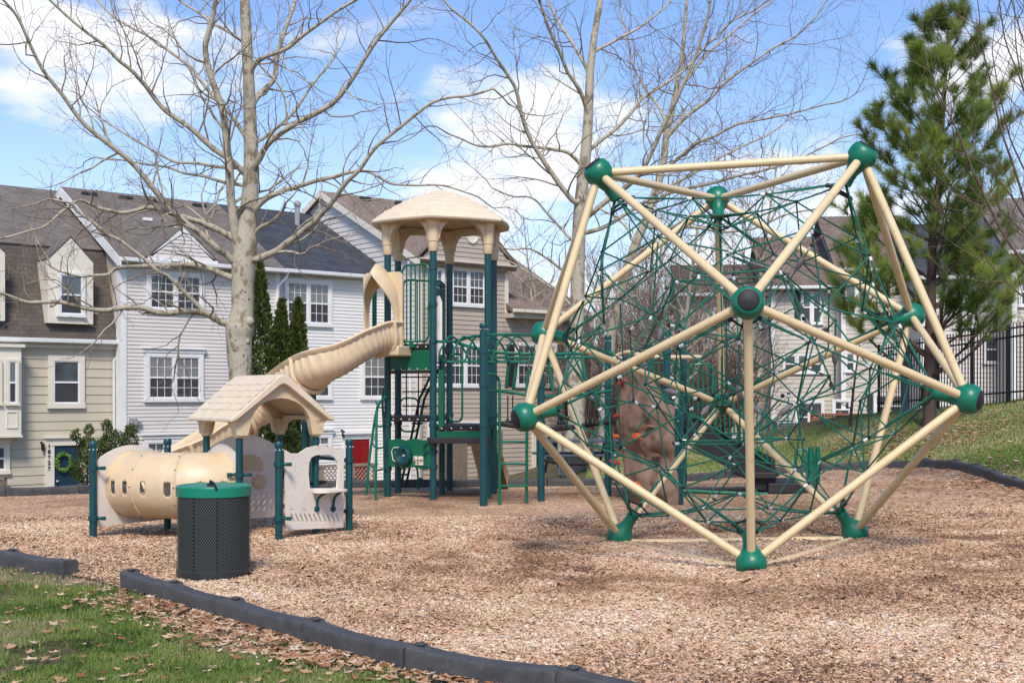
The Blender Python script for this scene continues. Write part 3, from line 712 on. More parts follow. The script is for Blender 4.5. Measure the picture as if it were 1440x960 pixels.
def numerals(f, chars, s, ztop, size, step, o, parent, m):
    for i, ch in enumerate(chars):
        cu = bpy.data.curves.new('numeral', 'FONT'); cu.body = ch; cu.size = size; cu.extrude = .004; cu.offset = .006; cu.align_x = 'CENTER'
        tmp = bpy.data.objects.new('tmp', cu); C.objects.link(tmp); bpy.context.view_layer.update()
        me = bpy.data.meshes.new_from_object(tmp.evaluated_get(bpy.context.evaluated_depsgraph_get())); bpy.data.objects.remove(tmp)
        me.transform(frame(f.p(s, ztop - size * .7 - step * i, o), f.u)); me.materials.clear(); me.materials.append(m)
        ob = bpy.data.objects.new('house_number', me); C.objects.link(ob); ob.parent = parent; ob.matrix_parent_inverse = Matrix.Translation(parent.location).inverted()
numerals(f, '18923', f.s(67.5), f.z(67.5, 624), .165, f.z(67, 624) - f.z(67, 631.8), .092 + .006, h1, M['numeral'])
lamp(f, 58, 628, h1)
mb = MB(); fbox(f, f.s(48), f.s(52), f.z(50, 689), f.z(50, 685), .02, .10, mb); mb.build('dryer_vent', M['numeral'], h1, smooth=False)
def leafball(name, centers, n, size, m, label=None, parent=None, tonefn=None, thick=1.0):
    """many small leaf faces spread through a set of ellipsoids (c, (rx,ry,rz))"""
    vol = np.array([r[0] * r[1] * r[2] for c, r in centers]) ** .75; pr = vol / vol.sum(); idx = rng.choice(len(centers), n, p=pr)
    cc = np.array([centers[i][0] for i in idx]); rr = np.array([centers[i][1] for i in idx])
    d = rng.normal(size=(n, 3)); d /= np.linalg.norm(d, axis=1)[:, None]; rad = (rng.uniform(.25, 1, n) ** .45)[:, None]
    P = cc + d * rr * rad
    a = rng.normal(size=(n, 3)); a[:, 2] = np.abs(a[:, 2]) * 1.3; a /= np.linalg.norm(a, axis=1)[:, None]; b = np.cross(a, rng.normal(size=(n, 3))); b /= np.linalg.norm(b, axis=1)[:, None]
    s = (size * rng.uniform(.5, 1.4, n))[:, None]
    V = np.stack([P - b * s * .35, P + a * s - b * s * .1, P + a * s * 1.3, P + b * s * .4], 1).reshape(-1, 3); F = np.arange(n * 4).reshape(-1, 4)
    tone = rng.beta(2, 2.4, n)
    cl_ = np.array([noise.noise(Vector(p) * (1.6 / max(.2, thick))) for p in P]); tone = np.clip(tone + .45 * cl_, 0, 1)
    o = np_mesh(name, V, F, m, tone)
    if parent is not None: o.parent = parent; o.matrix_parent_inverse = Matrix.Translation(parent.location).inverted()
    return o
sw_, zw_ = f.s(89.5, .12), f.z(89.5, 650, .12)
wr = thing('wreath', f.p(sw_, zw_, .08), 'bright green leafy wreath hanging on the navy door', 'wreath')
cs = [(tuple(f.p(sw_ + .21 * math.cos(t), zw_ + .25 * math.sin(t), .12)), (.06, .06, .06)) for t in np.linspace(0, math.tau, 18, endpoint=False)]
leafball('leaves', cs, 1100, .035, M['wreath'], parent=wr)
mb = MB(); mb.tube([f.p(sw_ + .21 * math.cos(t), zw_ + .25 * math.sin(t), .10) for t in np.linspace(0, math.tau, 20, endpoint=False)], .018, 6, closed=True); mb.build('ring', M['brownbark'], wr)
# wooden stoop rail at far left
so = f.p(f.s(2, 1.5), 0, 1.5); st = thing('stoop_rail', (so.x, so.y, ground_z(so.x, so.y)), 'weathered brown wooden stoop railing at the far left edge, before the beige house', 'railing')
mb = MB(); zt_ = f.z(4, 668, 1.5); fbox(f, f.s(-60, 1.5), f.s(10, 1.5), zt_ - .06, zt_, 1.44, 1.58, mb); fbox(f, f.s(-60, 1.5), f.s(8, 1.5), zt_ - .5, zt_ - .12, 1.47, 1.52, mb); mb.build('rail', M['wood'], st, smooth=False)
mb = MB(); fbox(f, f.s(7, 1.5), f.s(9.5, 1.5), GZ, zt_ - .061, 1.46, 1.54, mb); mb.build('post', M['wood'], st, smooth=False)

# --- warm white house with pediment
O2 = .45
f = F1.at(0, O2); sL, sR = f.s(170), f.s(392)
h2 = house('warm white sided house with a small pediment over paired windows, right of the beige house', f, (sL + sR) / 2)
ze = f.z(300, 372); siding(f, [(sL, GZ), (sR, GZ), (sR, ze), (sL, ze)], .116, M['sid_white'], h2)
pr_ = f.p(sL, 0, -4.6); zr = H + (HY - 263) / FX * pr_.y
roofplane([f.p(sL - .15, ze - .02, .32), f.p(sR + .1, ze - .02, .32), f.p(sR + .1, zr, -4.6), f.p(sL - .15, zr, -4.6)], M['shingle_brown2'], h2)
roofplane([f.p(sL - .15, ze, -9.4), f.p(sR + .1, ze, -9.4), f.p(sR + .1, zr, -4.6), f.p(sL - .15, zr, -4.6)], M['shingle_brown2'], h2)
body(f, sL, sR, ze, zr, 9.2, h2, M['sid_white'])
mb = MB()   # rake board facing left
for (oa, za, ob, zb) in ((.34, ze - .04, -4.6, zr + .0), (-4.6, zr, -9.4, ze)):
    a = f.p(sL - .17, za, oa); b = f.p(sL - .17, zb, ob); w = f.u * .05
    mb.add([a, b, b - Vector((0, 0, .33)), a - Vector((0, 0, .33)), a + w, b + w, b + w - Vector((0, 0, .33)), a + w - Vector((0, 0, .33))], [(0, 1, 2, 3), (7, 6, 5, 4), (0, 4, 5, 1), (3, 2, 6, 7), (0, 3, 7, 4), (1, 5, 6, 2)])
mb.build('rake_board', M['white_trim'], h2, smooth=False)
for a, b, o in ((sL - .03, sL + .16, -.3), (sR - .14, sR + .01, -.1)): mb = MB(); fbox(f, a, b, GZ, ze - .03, o, .05, mb); mb.build('corner_board', M['white_trim'], h2, smooth=False)
gutter(f, sL - .15, sR + .1, ze + .0, .34, h2)
downspout(f, f.s(389), GZ, ze - .06, .04, h2)
# pediment
sa, sb = f.s(203), f.s(296); sc = (sa + sb) / 2; z0 = f.z(250, 365); z1 = f.z(250, 321)
siding(f, [(sa + .1, z0), (sb - .1, z0), (sc, z1 - .1)], .116, M['sid_white'], h2, 'pediment', .36)
mb = MB(); fbox(f, sa - .05, sb + .05, z0 - .16, z0 - .002, .30, .42, mb)
for x0 in (sa, sb):
    a = f.p(x0, z0, .40); b = f.p(sc, z1, .40); dn = Vector((0, 0, .17)); bk = f.n * .12
    mb.add([a, b, b - dn, a - dn * .0 + (b - a) * .06, a + bk, b + bk, b - dn + bk, a + (b - a) * .06 + bk], [(0, 1, 2, 3), (7, 6, 5, 4), (0, 4, 5, 1), (3, 2, 6, 7), (0, 3, 7, 4)])
mb.build('pediment_trim', M['white_trim'], h2, smooth=False)
for x0 in (sa - .1, sb + .1): roofplane([f.p(x0, z0 - .02, .40), f.p(sc, z1 + .04, .40), f.p(sc, z1 + .06, -2.6), f.p(x0, z0 - .02, -.2)], M['shingle_brown2'], h2, 'pediment_roof', .05)
window(f, 205, 286, 382, 440, h2, M['white_trim'], 2, (3, 2), o=.02, trim=.13)
window(f, 203, 285, 496, 565, h2, M['white_trim'], 2, (3, 2), o=.02, trim=.13, header=True, gl='glass_blind')
window(f, 201, 285, 616, 668, h2, M['white_trim'], 2, (3, 2), o=.02, trim=.13, header=True)
mb = MB(); fbox(f, f.s(181), f.s(190), f.z(185, 597), f.z(185, 588), .02, .2, mb); fbox(f, f.s(191), f.s(197), f.z(194, 597), f.z(194, 592), .02, .14, mb); mb.build('meter_box', M['grey_metal'], h2, smooth=False)
for fr_ in (.12, .35, .58, .85):
    s = lerp(sL, sR, fr_); mb = MB(); mb.box(f.p(s, zr - .24, -4.2), (.5, .10, .22), f.M(0, 0).to_3x3() @ Matrix.Rotation(R(-20), 3, 'X')); mb.build('ridge_vent', M['numeral'], h2, smooth=False)
for fr_, o_ in ((.36, -2.5), (.52, -2.0)): mb = MB(); mb.box(f.p(lerp(sL, sR, fr_), lerp(ze, zr, (-o_ + .32) / 4.9) + .04, o_), (.3, .10, .12), f.M(0, 0).to_3x3()); mb.build('roof_vent', M['white_trim'], h2, smooth=False)

# --- white house with charcoal roof
F3 = F1.at(0, .20); f = F3; sL, sR = sR + .005, f.s(552)
h3 = house('white sided house with charcoal shingle roof and a red front door, behind the slide', f, (sL + sR) / 2)
ze = f.z(470, 384); siding(f, [(sL, GZ), (sR, GZ), (sR, ze), (sL, ze)], .116, M['sid_white2'], h3)
D3 = 5.6; pr_ = f.p(sR, 0, -D3); zr = H + (HY - 301) / FX * pr_.y
roofplane([f.p(sL - .9, ze - .02, .3), f.p(sR, ze - .02, .3), f.p(sR, zr, -D3), f.p(sL - .9, zr, -D3)], M['shingle_dark'], h3)
roofplane([f.p(sL - .9, ze, -2 * D3), f.p(sR, ze, -2 * D3), f.p(sR, zr, -D3), f.p(sL - .9, zr, -D3)], M['shingle_dark'], h3)
body(f, sL, sR, ze, zr, 2 * D3, h3, M['sid_white2'])
gutter(f, sL - .2, sR, ze + .0, .32, h3)
window(f, 399, 466, 393, 459, h3, M['white_trim'], 2, (3, 2), o=.02, trim=.13, gl='glass_blind')
window(f, 507, 545, 497, 562, h3, M['white_trim'], 1, (3, 2), o=.02, trim=.12, gl='glass_blind')
window(f, 418, 466, 497, 562, h3, M['white_trim'], 1, (3, 2), o=.02, trim=.12)
window(f, 405, 466, 610, 640, h3, M['white_trim'], 2, (2, 1), o=.02, trim=.12, header=True, gl='glass_blind')
mb = MB(); s0, s1 = f.s(493), f.s(518); zt = f.z(505, 617); fbox(f, s0, s1, zt - 2.05, zt, 0, .06, mb); door = mb.build('front_door', M['door_red'], h3, smooth=False)
mb = MB()
for a, b, c, d in ((.1, .45, -.9, -.15), (.55, .9, -.9, -.15), (.1, .45, -1.8, -1.1), (.55, .9, -1.8, -1.1)):
    w_ = s1 - s0
    for q in ((a, a + .04, c, d), (b - .04, b, c, d), (a, b, d - .04, d), (a, b, c, c + .04)): fbox(f, s0 + q[0] * w_, s0 + q[1] * w_, zt + q[2], zt + q[3], .06, .075, mb)
mb.build('door_panel', M['door_red'], door, smooth=False)
mb = MB(); fbox(f, s0 - .32, s0, zt - 2.1, zt, 0, .09, mb); fbox(f, s1, s1 + .14, zt - 2.1, zt, 0, .09, mb); fbox(f, s0 - .34, s1 + .16, zt + .002, zt + .18, 0, .10, mb); fbox(f, s0 - .4, s1 + .2, zt + .182, zt + .24, 0, .2, mb); mb.build('door_surround', M['white_trim'], h3, smooth=False)
lamp(f, 480, 610, h3)
mb = MB(); p = f.p(f.s(413), zr - .6, -D3 + .6)
q = F3.p(f.s(418, -4.2), 0, -4.2); zc = H + (HY - 297) / FX * q.y
mb.tube([q + Vector((0, 0, zc - 1)), q + Vector((0, 0, zc + .25))], .10, 8); mb.lathe([(.14, 0), (.14, .12), (.05, .2)], Matrix.Translation(q + Vector((0, 0, zc + .2))), 8); mb.build('flue', M['grey_metal'], h3)
# lattice porch in front
o = 2.0; s0, s1 = f.s(452, o), f.s(527, o); p = f.p((s0 + s1) / 2, 0, o)
po = thing('lattice_porch', (p.x, p.y, ground_z(p.x, p.y)), 'brown wooden porch with diagonal lattice in front of the red door', 'porch')
zt, zb = f.z(490, 652, o), f.z(490, 690, o) - .6
mb = MB(); fbox(f, s0 - .1, s1 + .1, zt - .09, zt, o - .05, o + .06, mb); fbox(f, s0, s1, zb - .1, zb, o - .03, o + .03, mb)
mb.build('rail', M['lattice'], po, smooth=False)
for s in (s0, lerp(s0, s1, .58), s1): mb = MB(); fbox(f, s - .06, s + .06, GZ, zt - .091, o - .045, o + .045, mb); mb.build('post', M['lattice'], po, smooth=False)
mb = MB(); hh_ = zt - .1 - zb; wv = .035
for sg in (1, -1):
    x = s0 - hh_
    while x < s1:
        a, b = x, x + hh_; za, zb_ = (zb, zt - .1) if sg > 0 else (zt - .1, zb)
        ca, cb = max(a, s0), min(b, s1)
        if cb > ca:
            ta, tb = (ca - a) / hh_, (cb - a) / hh_
            mb.tube([f.p(ca, lerp(za, zb_, ta), o + .008 * sg), f.p(cb, lerp(za, zb_, tb), o + .008 * sg)], .017, 4)
        x += .15
mb.build('lattice', M['lattice'], po, smooth=False)
mb = MB(); fbox(f, s0 + .1, s1 - .1, zt - 1.1, zt - 1.0, .3, o - .05, mb); mb.build('porch_floor', M['lattice'], po, smooth=False)

# --- taupe gabled house
e3 = F3.p(sR, 0); a_ = None
for i in range(400):
    a_ = i * .01; q = e3 - F3.n * a_
    if q.x / q.y >= k_of(588): break
f = Facade((e3 - F3.n * a_).x, (e3 - F3.n * a_).y, A); F4 = f
sm, sR = f.s(713), f.s(834)
h4 = house('taupe sided gabled house with brown roof and dark shutters, behind the slide tower', f, sm)
ze = f.z(588, 364); D4 = 6.2; q = f.p(0, 0, -D4); zr = H + (HY - 269) / FX * q.y
siding(f, [(0, GZ), (sm, GZ), (sm, ze), (0, ze)], .165, M['sid_tan'], h4)
# gable end facing left, as its own siding wall
g = Facade(f.p(0, 0, -2 * D4).x, f.p(0, 0, -2 * D4).y, A + 90); g = Facade(f.p(0, 0, -2 * D4).x, f.p(0, 0, -2 * D4).y, A - 90)
siding(g, [(0, GZ), (2 * D4, GZ), (2 * D4, ze), (D4, zr - .1), (0, ze)], .19, M['sid_white'], h4, 'gable_wall')
roofplane([f.p(-.2, ze - .05, .35), f.p(sm + .2, ze - .05, .35), f.p(sm + .2, zr, -D4), f.p(-.2, zr, -D4)], M['shingle_tan'], h4)
roofplane([f.p(-.2, ze, -2 * D4 - .3), f.p(sm + .2, ze, -2 * D4 - .3), f.p(sm + .2, zr, -D4), f.p(-.2, zr, -D4)], M['shingle_tan'], h4)
mb = MB()
for (oa, za, ob, zb) in ((.36, ze - .06, -D4, zr), (-D4, zr, -2 * D4 - .3, ze)):
    a = f.p(-.23, za, oa); b = f.p(-.23, zb, ob); w = f.u * .05; dn = Vector((0, 0, .24))
    mb.add([a, b, b - dn, a - dn, a + w, b + w, b + w - dn, a + w - dn], [(0, 1, 2, 3), (7, 6, 5, 4), (0, 4, 5, 1), (3, 2, 6, 7), (0, 3, 7, 4), (1, 5, 6, 2)])
mb.build('rake_board', M['cream_trim'], h4, smooth=False)
mb = MB(); fbox(f, sm - .12, sm, GZ, ze, -4, -.13, mb); mb.build('side_wall', M['sid_tan'], h4, smooth=False)
# front pediment flush with the wall, with round vent
sc = sm / 2 + .05; zp0, zp1 = f.z(650, 368), f.z(650, 292)
siding(f, [(.05, zp0), (sm + .1, zp0), (sc, zp1)], .165, M['sid_tan'], h4, 'pediment', .14)
mb = MB(); fbox(f, -.15, sm + .25, zp0 - .22, zp0 - .002, .03, .24, mb)
for x0 in (-.2, sm + .3):
    a = f.p(x0, zp0 - .02, .24); b = f.p(sc, zp1 + .05, .24); dn = Vector((0, 0, .25)); bk = f.n * .1
    mb.add([a, b, b - dn, a + (b - a) * .1 - dn * .0, a + bk, b + bk, b - dn + bk, a + (b - a) * .1 + bk], [(0, 1, 2, 3), (7, 6, 5, 4), (0, 4, 5, 1), (3, 2, 6, 7), (0, 3, 7, 4)])
mb.build('pediment_trim', M['cream_trim'], h4, smooth=False)
for x0 in (-.25, sm + .35): roofplane([f.p(x0, zp0 - .0, .28), f.p(sc, zp1 + .12, .28), f.p(sc, zp1 + .12, -3.5), f.p(x0, zp0 - .0, -.6)], M['shingle_tan'], h4, 'pediment_roof', .05)
mb = MB(); mb.lathe([(.26, 0), (.26, .05), (.20, .05), (.20, .02)], align(f.p(f.s(660), f.z(660, 333), .15), -f.n), 24); mb.build('round_vent', M['cream_trim'], h4)
for a, b, c, d in ((-.03, .13, GZ, ze - .2), (sm - .12, sm + .03, f.z(705, 440), ze - .2), (sR - .15, sR, GZ, f.z(830, 438))): mb = MB(); fbox(f, a, b, c, d, -.1, .05, mb); mb.build('corner_board', M['cream_trim'], h4, smooth=False)
window(f, 632, 683, 376, 432, h4, M['white_trim'], 2, (3, 2), o=.02, trim=.12)
window(f, 600, 624, 376, 432, h4, M['white_trim'], 1, (3, 2), o=.02, trim=.10)
window(f, 603, 680, 482, 545, h4, M['white_trim'], 3, (3, 2), o=.02, trim=.12)
def shutter(f, a, b, c, d, parent, m='shutter'):
    mb = MB(); pc = (a + b) / 2; fbox(f, f.s(a), f.s(b), f.z(pc, d), f.z(pc, c), .024, .06, mb)
    z = f.z(pc, d) + .08
    while z < f.z(pc, c) - .08: fbox(f, f.s(a) + .05, f.s(b) - .05, z, z + .035, .06, .072, mb); z += .09
    mb.build('shutter', M[m], parent, smooth=False)
shutter(f, 685, 692, 376, 430, h4)
window(f, 600, 700, 592, 622, h4, M['white_trim'], 4, (2, 1), o=.02, trim=.10, sash=False)
# lower wing
zw = f.z(750, 437); siding(f, [(sm, GZ), (sR, GZ), (sR, zw), (sm, zw)], .165, M['sid_tan'], h4, 'wing_wall')
q = f.p(sm, 0, -5.2); zwr = H + (HY - 372) / FX * q.y
zwr = max(zwr, zw + 3.0)
roofplane([f.p(sm - .1, zw, .45), f.p(sR - .5, zw, .45), f.p(sR - .5, zwr, -5.2), f.p(sm - .1, zwr, -5.2)], M['shingle_tan'], h4, 'wing_roof')
roofplane([f.p(sm - .1, zw, -10.8), f.p(sR - .5, zw, -10.8), f.p(sR - .5, zwr, -5.2), f.p(sm - .1, zwr, -5.2)], M['shingle_tan'], h4, 'wing_roof')
body(f, sm, sR, zw, zwr, 10.4, h4, M['sid_tan'])
gutter(f, sm - .1, sR - .4, zw + .0, .47, h4, M['cream_trim'])
mb = MB(); fbox(f, sm - .1, sR - .4, zw - .32, zw - .162, .0, .44, mb); mb.build('soffit', M['sid_beige'], h4, smooth=False)
window(f, 724, 782, 482, 545, h4, M['white_trim'], 2, (3, 2), o=.02, trim=.12)
shutter(f, 712, 722, 484, 543, h4); shutter(f, 783, 792, 484, 543, h4)
shutter(f, 820, 829, 484, 543, h4)
mb = MB(); s0, s1 = f.s(752), f.s(783); zt = f.z(768, 614); fbox(f, s0, s1, zt - 2.1, zt, .0, .06, mb); mb.build('front_door', plain('green_door_paint', (.01, .09, .07), .4, .1), h4, smooth=False)
mb = MB(); fbox(f, s0 - .16, s0, zt - 2.1, zt, 0, .09, mb); fbox(f, s1, s1 + .16, zt - 2.1, zt, 0, .09, mb); fbox(f, s0 - .16, s1 + .16, zt + .002, zt + .16, 0, .10, mb); mb.build('door_surround', M['cream_trim'], h4, smooth=False)
downspout(g, 2 * D4 - .35, GZ, ze - .1, .03, h4)
mb = MB(); mb.tube([f.p(f.s(588) + .06, GZ, .1), f.p(f.s(588) + .06, f.z(588, 560), .1)], .05, 6)
mb.box(f.p(f.s(693), f.z(693, 641), .1), (.3, .16, .3), f.M(0, 0).to_3x3()); mb.build('meter_box', M['grey_metal'], h4, smooth=False)
for fr_ in (.38, .80): mb = MB(); mb.box(f.p(lerp(0, sm, fr_), zr - .22, -D4 + .5), (.5, .10, .26), f.M(0, 0).to_3x3() @ Matrix.Rotation(R(-20), 3, 'X')); mb.build('ridge_vent', M['numeral'], h4, smooth=False)
# board fence before the taupe house
def board_fence(f, pa, pb, ya, yb, o, label, m='wood'):
    s0, s1 = f.s(pa, o), f.s(pb, o); pc = (pa + pb) / 2; zt, zb = f.z(pc, ya, o), f.z(pc, yb, o) - .8
    p = f.p((s0 + s1) / 2, 0, o); t = thing('board_fence', (p.x, p.y, ground_z(p.x, p.y)), label, 'fence')
    mb = MB(); s = s0
    while s < s1: fbox(f, s, s + .13, zb, zt + random.uniform(-.02, .02), o - .01, o + .012, mb); s += .142
    mb.build('boards', M[m], t, smooth=False)
    mb = MB(); fbox(f, s0, s1, zt - .3, zt - .2, o - .06, o - .012, mb); fbox(f, s0, s1, zb + .2, zb + .3, o - .06, o - .012, mb); mb.build('rail', M[m], t, smooth=False)
    for s in (s0, s1): mb = MB(); fbox(f, s - .05, s + .05, zb, zt + .05, o - .12, o - .062, mb); mb.build('post', M[m], t, smooth=False)
board_fence(f, 620, 656, 605, 690, 1.6, 'weathered board fence behind the left underside of the slide tower deck')
board_fence(f, 676, 703, 606, 690, 1.6, 'weathered board fence panel beside the ladder of the slide tower')
# picnic table under the bridge
pk = ray_ground(850, 690); pk = Vector((k_of(815) * 29, 29, 0)); pk.z = ground_z(pk.x, pk.y)
t = thing('picnic_table', pk, 'slate blue picnic table by the foot of the mottled sycamore', 'picnic table')
def tb(name, c, size, rz=12): mb = MB(); mb.box(pk + Vector(c), size, Matrix.Rotation(R(rz), 3, 'Z')); mb.build(name, M['picnic'], t, smooth=False, bevel=.01)
tb('tabletop', (0, 0, .76), (1.9, .75, .06)); tb('bench', (.15, -.68, .45), (1.9, .28, .05)); tb('bench', (-.15, .68, .45), (1.9, .28, .05))
for sx in (-.65, .65):
    mb = MB(); a = Matrix.Rotation(R(12), 3, 'Z')
    for sg in (-1, 1): mb.tube([pk + a @ Vector((sx, sg * .15, .73)), pk + a @ Vector((sx, sg * .75, 0))], .035, 6)
    mb.tube([pk + a @ Vector((sx, -.8, .42)), pk + a @ Vector((sx, .8, .42))], .03, 6); mb.build('leg', M['picnic'], t)

# --- pale houses on the right
FR = Facade(k_of(1085) * 50, 50, -6); f = FR
def right_house(label, pa, pb, eave_py, wall_m, off, D, pitch, roof_m, apex=None, ridge_back=None):
    f = FR.at(0, off); s0, s1 = f.s(pa), f.s(pb); ze = f.z((pa + pb) / 2, eave_py)
    t = house(label, f, (s0 + s1) / 2, 'pale townhouses on the right')
    siding(f, [(s0, -2), (s1, -2), (s1, ze), (s0, ze)], .175, M[wall_m], t)
    zr = ze + D * pitch
    roofplane([f.p(s0 - .3, ze - .08, .4), f.p(s1 + .3, ze - .08, .4), f.p(s1 + .3, zr, -D), f.p(s0 - .3, zr, -D)], M[roof_m], t)
    roofplane([f.p(s0 - .3, ze - .08, -2 * D - .4), f.p(s1 + .3, ze - .08, -2 * D - .4), f.p(s1 + .3, zr, -D), f.p(s0 - .3, zr, -D)], M[roof_m], t)
    body(f, s0, s1, ze, zr, 2 * D, t, M[wall_m]); gutter(f, s0 - .3, s1 + .3, ze - .02, .42, t)
    for a, b in ((s0 - .03, s0 + .14), (s1 - .14, s1 + .03)): mb = MB(); fbox(f, a, b, -2, ze - .1, -.1, .05, mb); mb.build('corner_board', M['white_trim'], t, smooth=False)
    return t, f
t0, f = right_house('low pale house wing with brown roof behind the brushwood and the net', 958, 1082, 412, 'sid_pale', -1.5, 5, .34, 'shingle_brown')
window(f, 1002, 1030, 432, 470, t0, M['white_trim'], 2, (0, 0), o=.02, trim=.085); window(f, 1045, 1068, 500, 530, t0, M['white_trim'], 1, (0, 0), o=.02, trim=.085)
t, f = right_house('pale sided house with faded red brown roof seen through the net climber', 1085, 1182, 402, 'sid_pale', 0, 5, .52, 'shingle_red')
window(f, 1126, 1157, 407, 457, t, M['white_trim'], 2, (0, 0), o=.02, trim=.085); shutter(f, 1117, 1125, 408, 456, t, 'shutter')
window(f, 1100, 1158, 497, 526, t, M['white_trim'], 3, (0, 0), o=.02, trim=.085)
window(f, 1118, 1159, 563, 609, t, M['white_trim'], 2, (0, 0), o=.02, trim=.09)
t2, f = right_house('pale sided house with grey brown roof and red door, right of the net climber centre', 1184, 1292, 377, 'sid_pale', .9, 5, .55, 'shingle_red')
window(f, 1186, 1206, 398, 446, t2, M['white_trim'], 1, (0, 0), o=.02, trim=.085); window(f, 1222, 1254, 378, 424, t2, M['white_trim'], 2, (0, 0), o=.02, trim=.085); shutter(f, 1213, 1221, 379, 423, t2, 'shutter')
window(f, 1187, 1204, 494, 524, t2, M['white_trim'], 1, (0, 0), o=.02, trim=.085); window(f, 1243, 1276, 488, 514, t2, M['white_trim'], 2, (0, 0), o=.02, trim=.085)
window(f, 1228, 1272, 553, 588, t2, M['white_trim'], 2, (0, 0), o=.02, trim=.09); shutter(f, 1219, 1227, 554, 587, t2); window(f, 1170, 1198, 561, 590, t, M['white_trim'], 1, (0, 0), o=.02, trim=.1)
t3, f = right_house('pale grey house with grey roof half hidden behind the tall pine', 1296, 1420, 388, 'sid_white', 3.0, 4.2, .6, 'shingle_dark')
window(f, 1340, 1372, 420, 462, t3, M['white_trim'], 2, (0, 0), o=.02, trim=.085); window(f, 1382, 1408, 470, 512, t3, M['white_trim'], 1, (0, 0), o=.02, trim=.085)
t4, f = right_house('pale beige house at the far right behind the black picket fence', 1424, 1560, 352, 'sid_pale', 5.0, 4.2, .6, 'shingle_brown2')
window(f, 1432, 1462, 388, 432, t4, M['white_trim'], 2, (0, 0), o=.02, trim=.085)
# red-brown deck rail
f = FR.at(0, 2.4); s0, s1 = f.s(1142, 0), f.s(1222, 0); p = f.p((s0 + s1) / 2, 0)
dk = thing('deck_railing', (p.x, p.y, ground_z(p.x, p.y)), 'red brown wooden deck railing below the pale house on the right', 'deck')
zt = f.z(1180, 581); zb = f.z(1180, 612)
mb = MB(); fbox(f, s0, s1, zt - .07, zt, -.06, .06, mb); fbox(f, s0, s1, zb, zb + .12, -.05, .05, mb); mb.build('rail', M['deckwood'], dk, smooth=False)
mb = MB(); s = s0
while s < s1: fbox(f, s, s + .10, zb + .12, zt - .072, -.012, .012, mb); s += .118
mb.build('boards', M['deckwood'], dk, smooth=False)
for s in (s0, (s0 + s1) / 2, s1): mb = MB(); fbox(f, s - .06, s + .06, -1, zt + .08, -.13, -.062, mb); mb.build('post', M['deckwood'], dk, smooth=False)
f = FR.at(0, 1.4); s = f.s(1104); z = f.z(1104, 619); p = f.p(s, z); p.z = max(ground_z(p.x, p.y), z - .1)
ac = thing('air_conditioner', p, 'grey air conditioning unit beside the pale house wall on the right', 'air conditioner')
mb = MB(); mb.box(p + Vector((0, 0, .36)), (.78, .78, .70)); mb.build('casing', M['grey_metal'], ac, bevel=.03)
mb = MB()
for i in range(9): mb.box(p + Vector((0, -.40, .1 + i * .065)), (.68, .02, .025))
mb.build('louvre', M['numeral'], ac, smooth=False)
mb = MB(); mb.lathe([(.30, 0), (.30, .03), (.05, .05)], Matrix.Translation(p + Vector((0, 0, .712))), 20); mb.build('fan_grille', M['numeral'], ac)
# ------------------------------------------------------------------ black picket fence on the bank
fa, fb = Vector((k_of(1236) * 38, 38, 0)), Vector((k_of(1475) * 30.5, 30.5, 0))
mid = (fa + fb) / 2; mid.z = ground_z(mid.x, mid.y)
pf = thing('picket_fence', mid, 'black metal picket fence on top of the grassy bank behind the pine', 'fence')
d = (fb - fa); ln = d.length; n = int(ln / .135); u = d.normalized()
def ftop(t): return lerp(H - (486 - HY) / FX * 38, H - (446 - HY) / FX * 30.5, t)
def fbase(t): p = fa + d * t; return max(ground_z(p.x, p.y), ftop(t) - 2.05)
n = min(n, 98)
pm = MB(); pm.box((0, 0, 0), (.024, .024, 1)); pk0 = None
for i in range(n + 1):
    t_ = i / n; p = fa + d * t_; z0, z1 = fbase(t_) + .04, ftop(t_)
    if pk0 is None:
        pk0 = pm.build('picket', M['fence'], pf, smooth=False); o_ = pk0
    else: o_ = pk0.copy(); C.objects.link(o_); o_.parent = pf
    o_.matrix_parent_inverse = Matrix.Translation(pf.location).inverted(); o_.location = (p.x, p.y, (z0 + z1) / 2); o_.scale = (1, 1, z1 - z0)
for dz in (-.12, -.34, -1.75):
    mb = MB(); mb.tube([fa + Vector((0, 0, ftop(0) + dz)), fb + Vector((0, 0, ftop(1) + dz))], .024, 4); mb.build('rail', M['fence'], pf, smooth=False)
for i in range(6):
    t_ = i / 5; p = fa + d * t_; mb = MB(); mb.box(p + Vector((0, 0, (fbase(t_) + ftop(t_)) / 2)), (.07, .07, ftop(t_) - fbase(t_) + .08)); mb.build('post', M['fence'], pf, smooth=False)
# dark sign post seen between the poles
p = ray_ground(1272, 585); lp = thing('utility_post', p, 'dark grey slim post standing just left of the pine trunk', 'post')
mb = MB(); mb.tube([p, p + Vector((0, 0, 2.2))], .10, 10); mb.build('shaft', M['picnic'], lp); mb = MB(); mb.lathe([(.12, 0), (.12, .06), (.03, .14)], Matrix.Translation(p + Vector((0, 0, 2.2))), 10); mb.build('cap', M['picnic'], lp)
#PART3

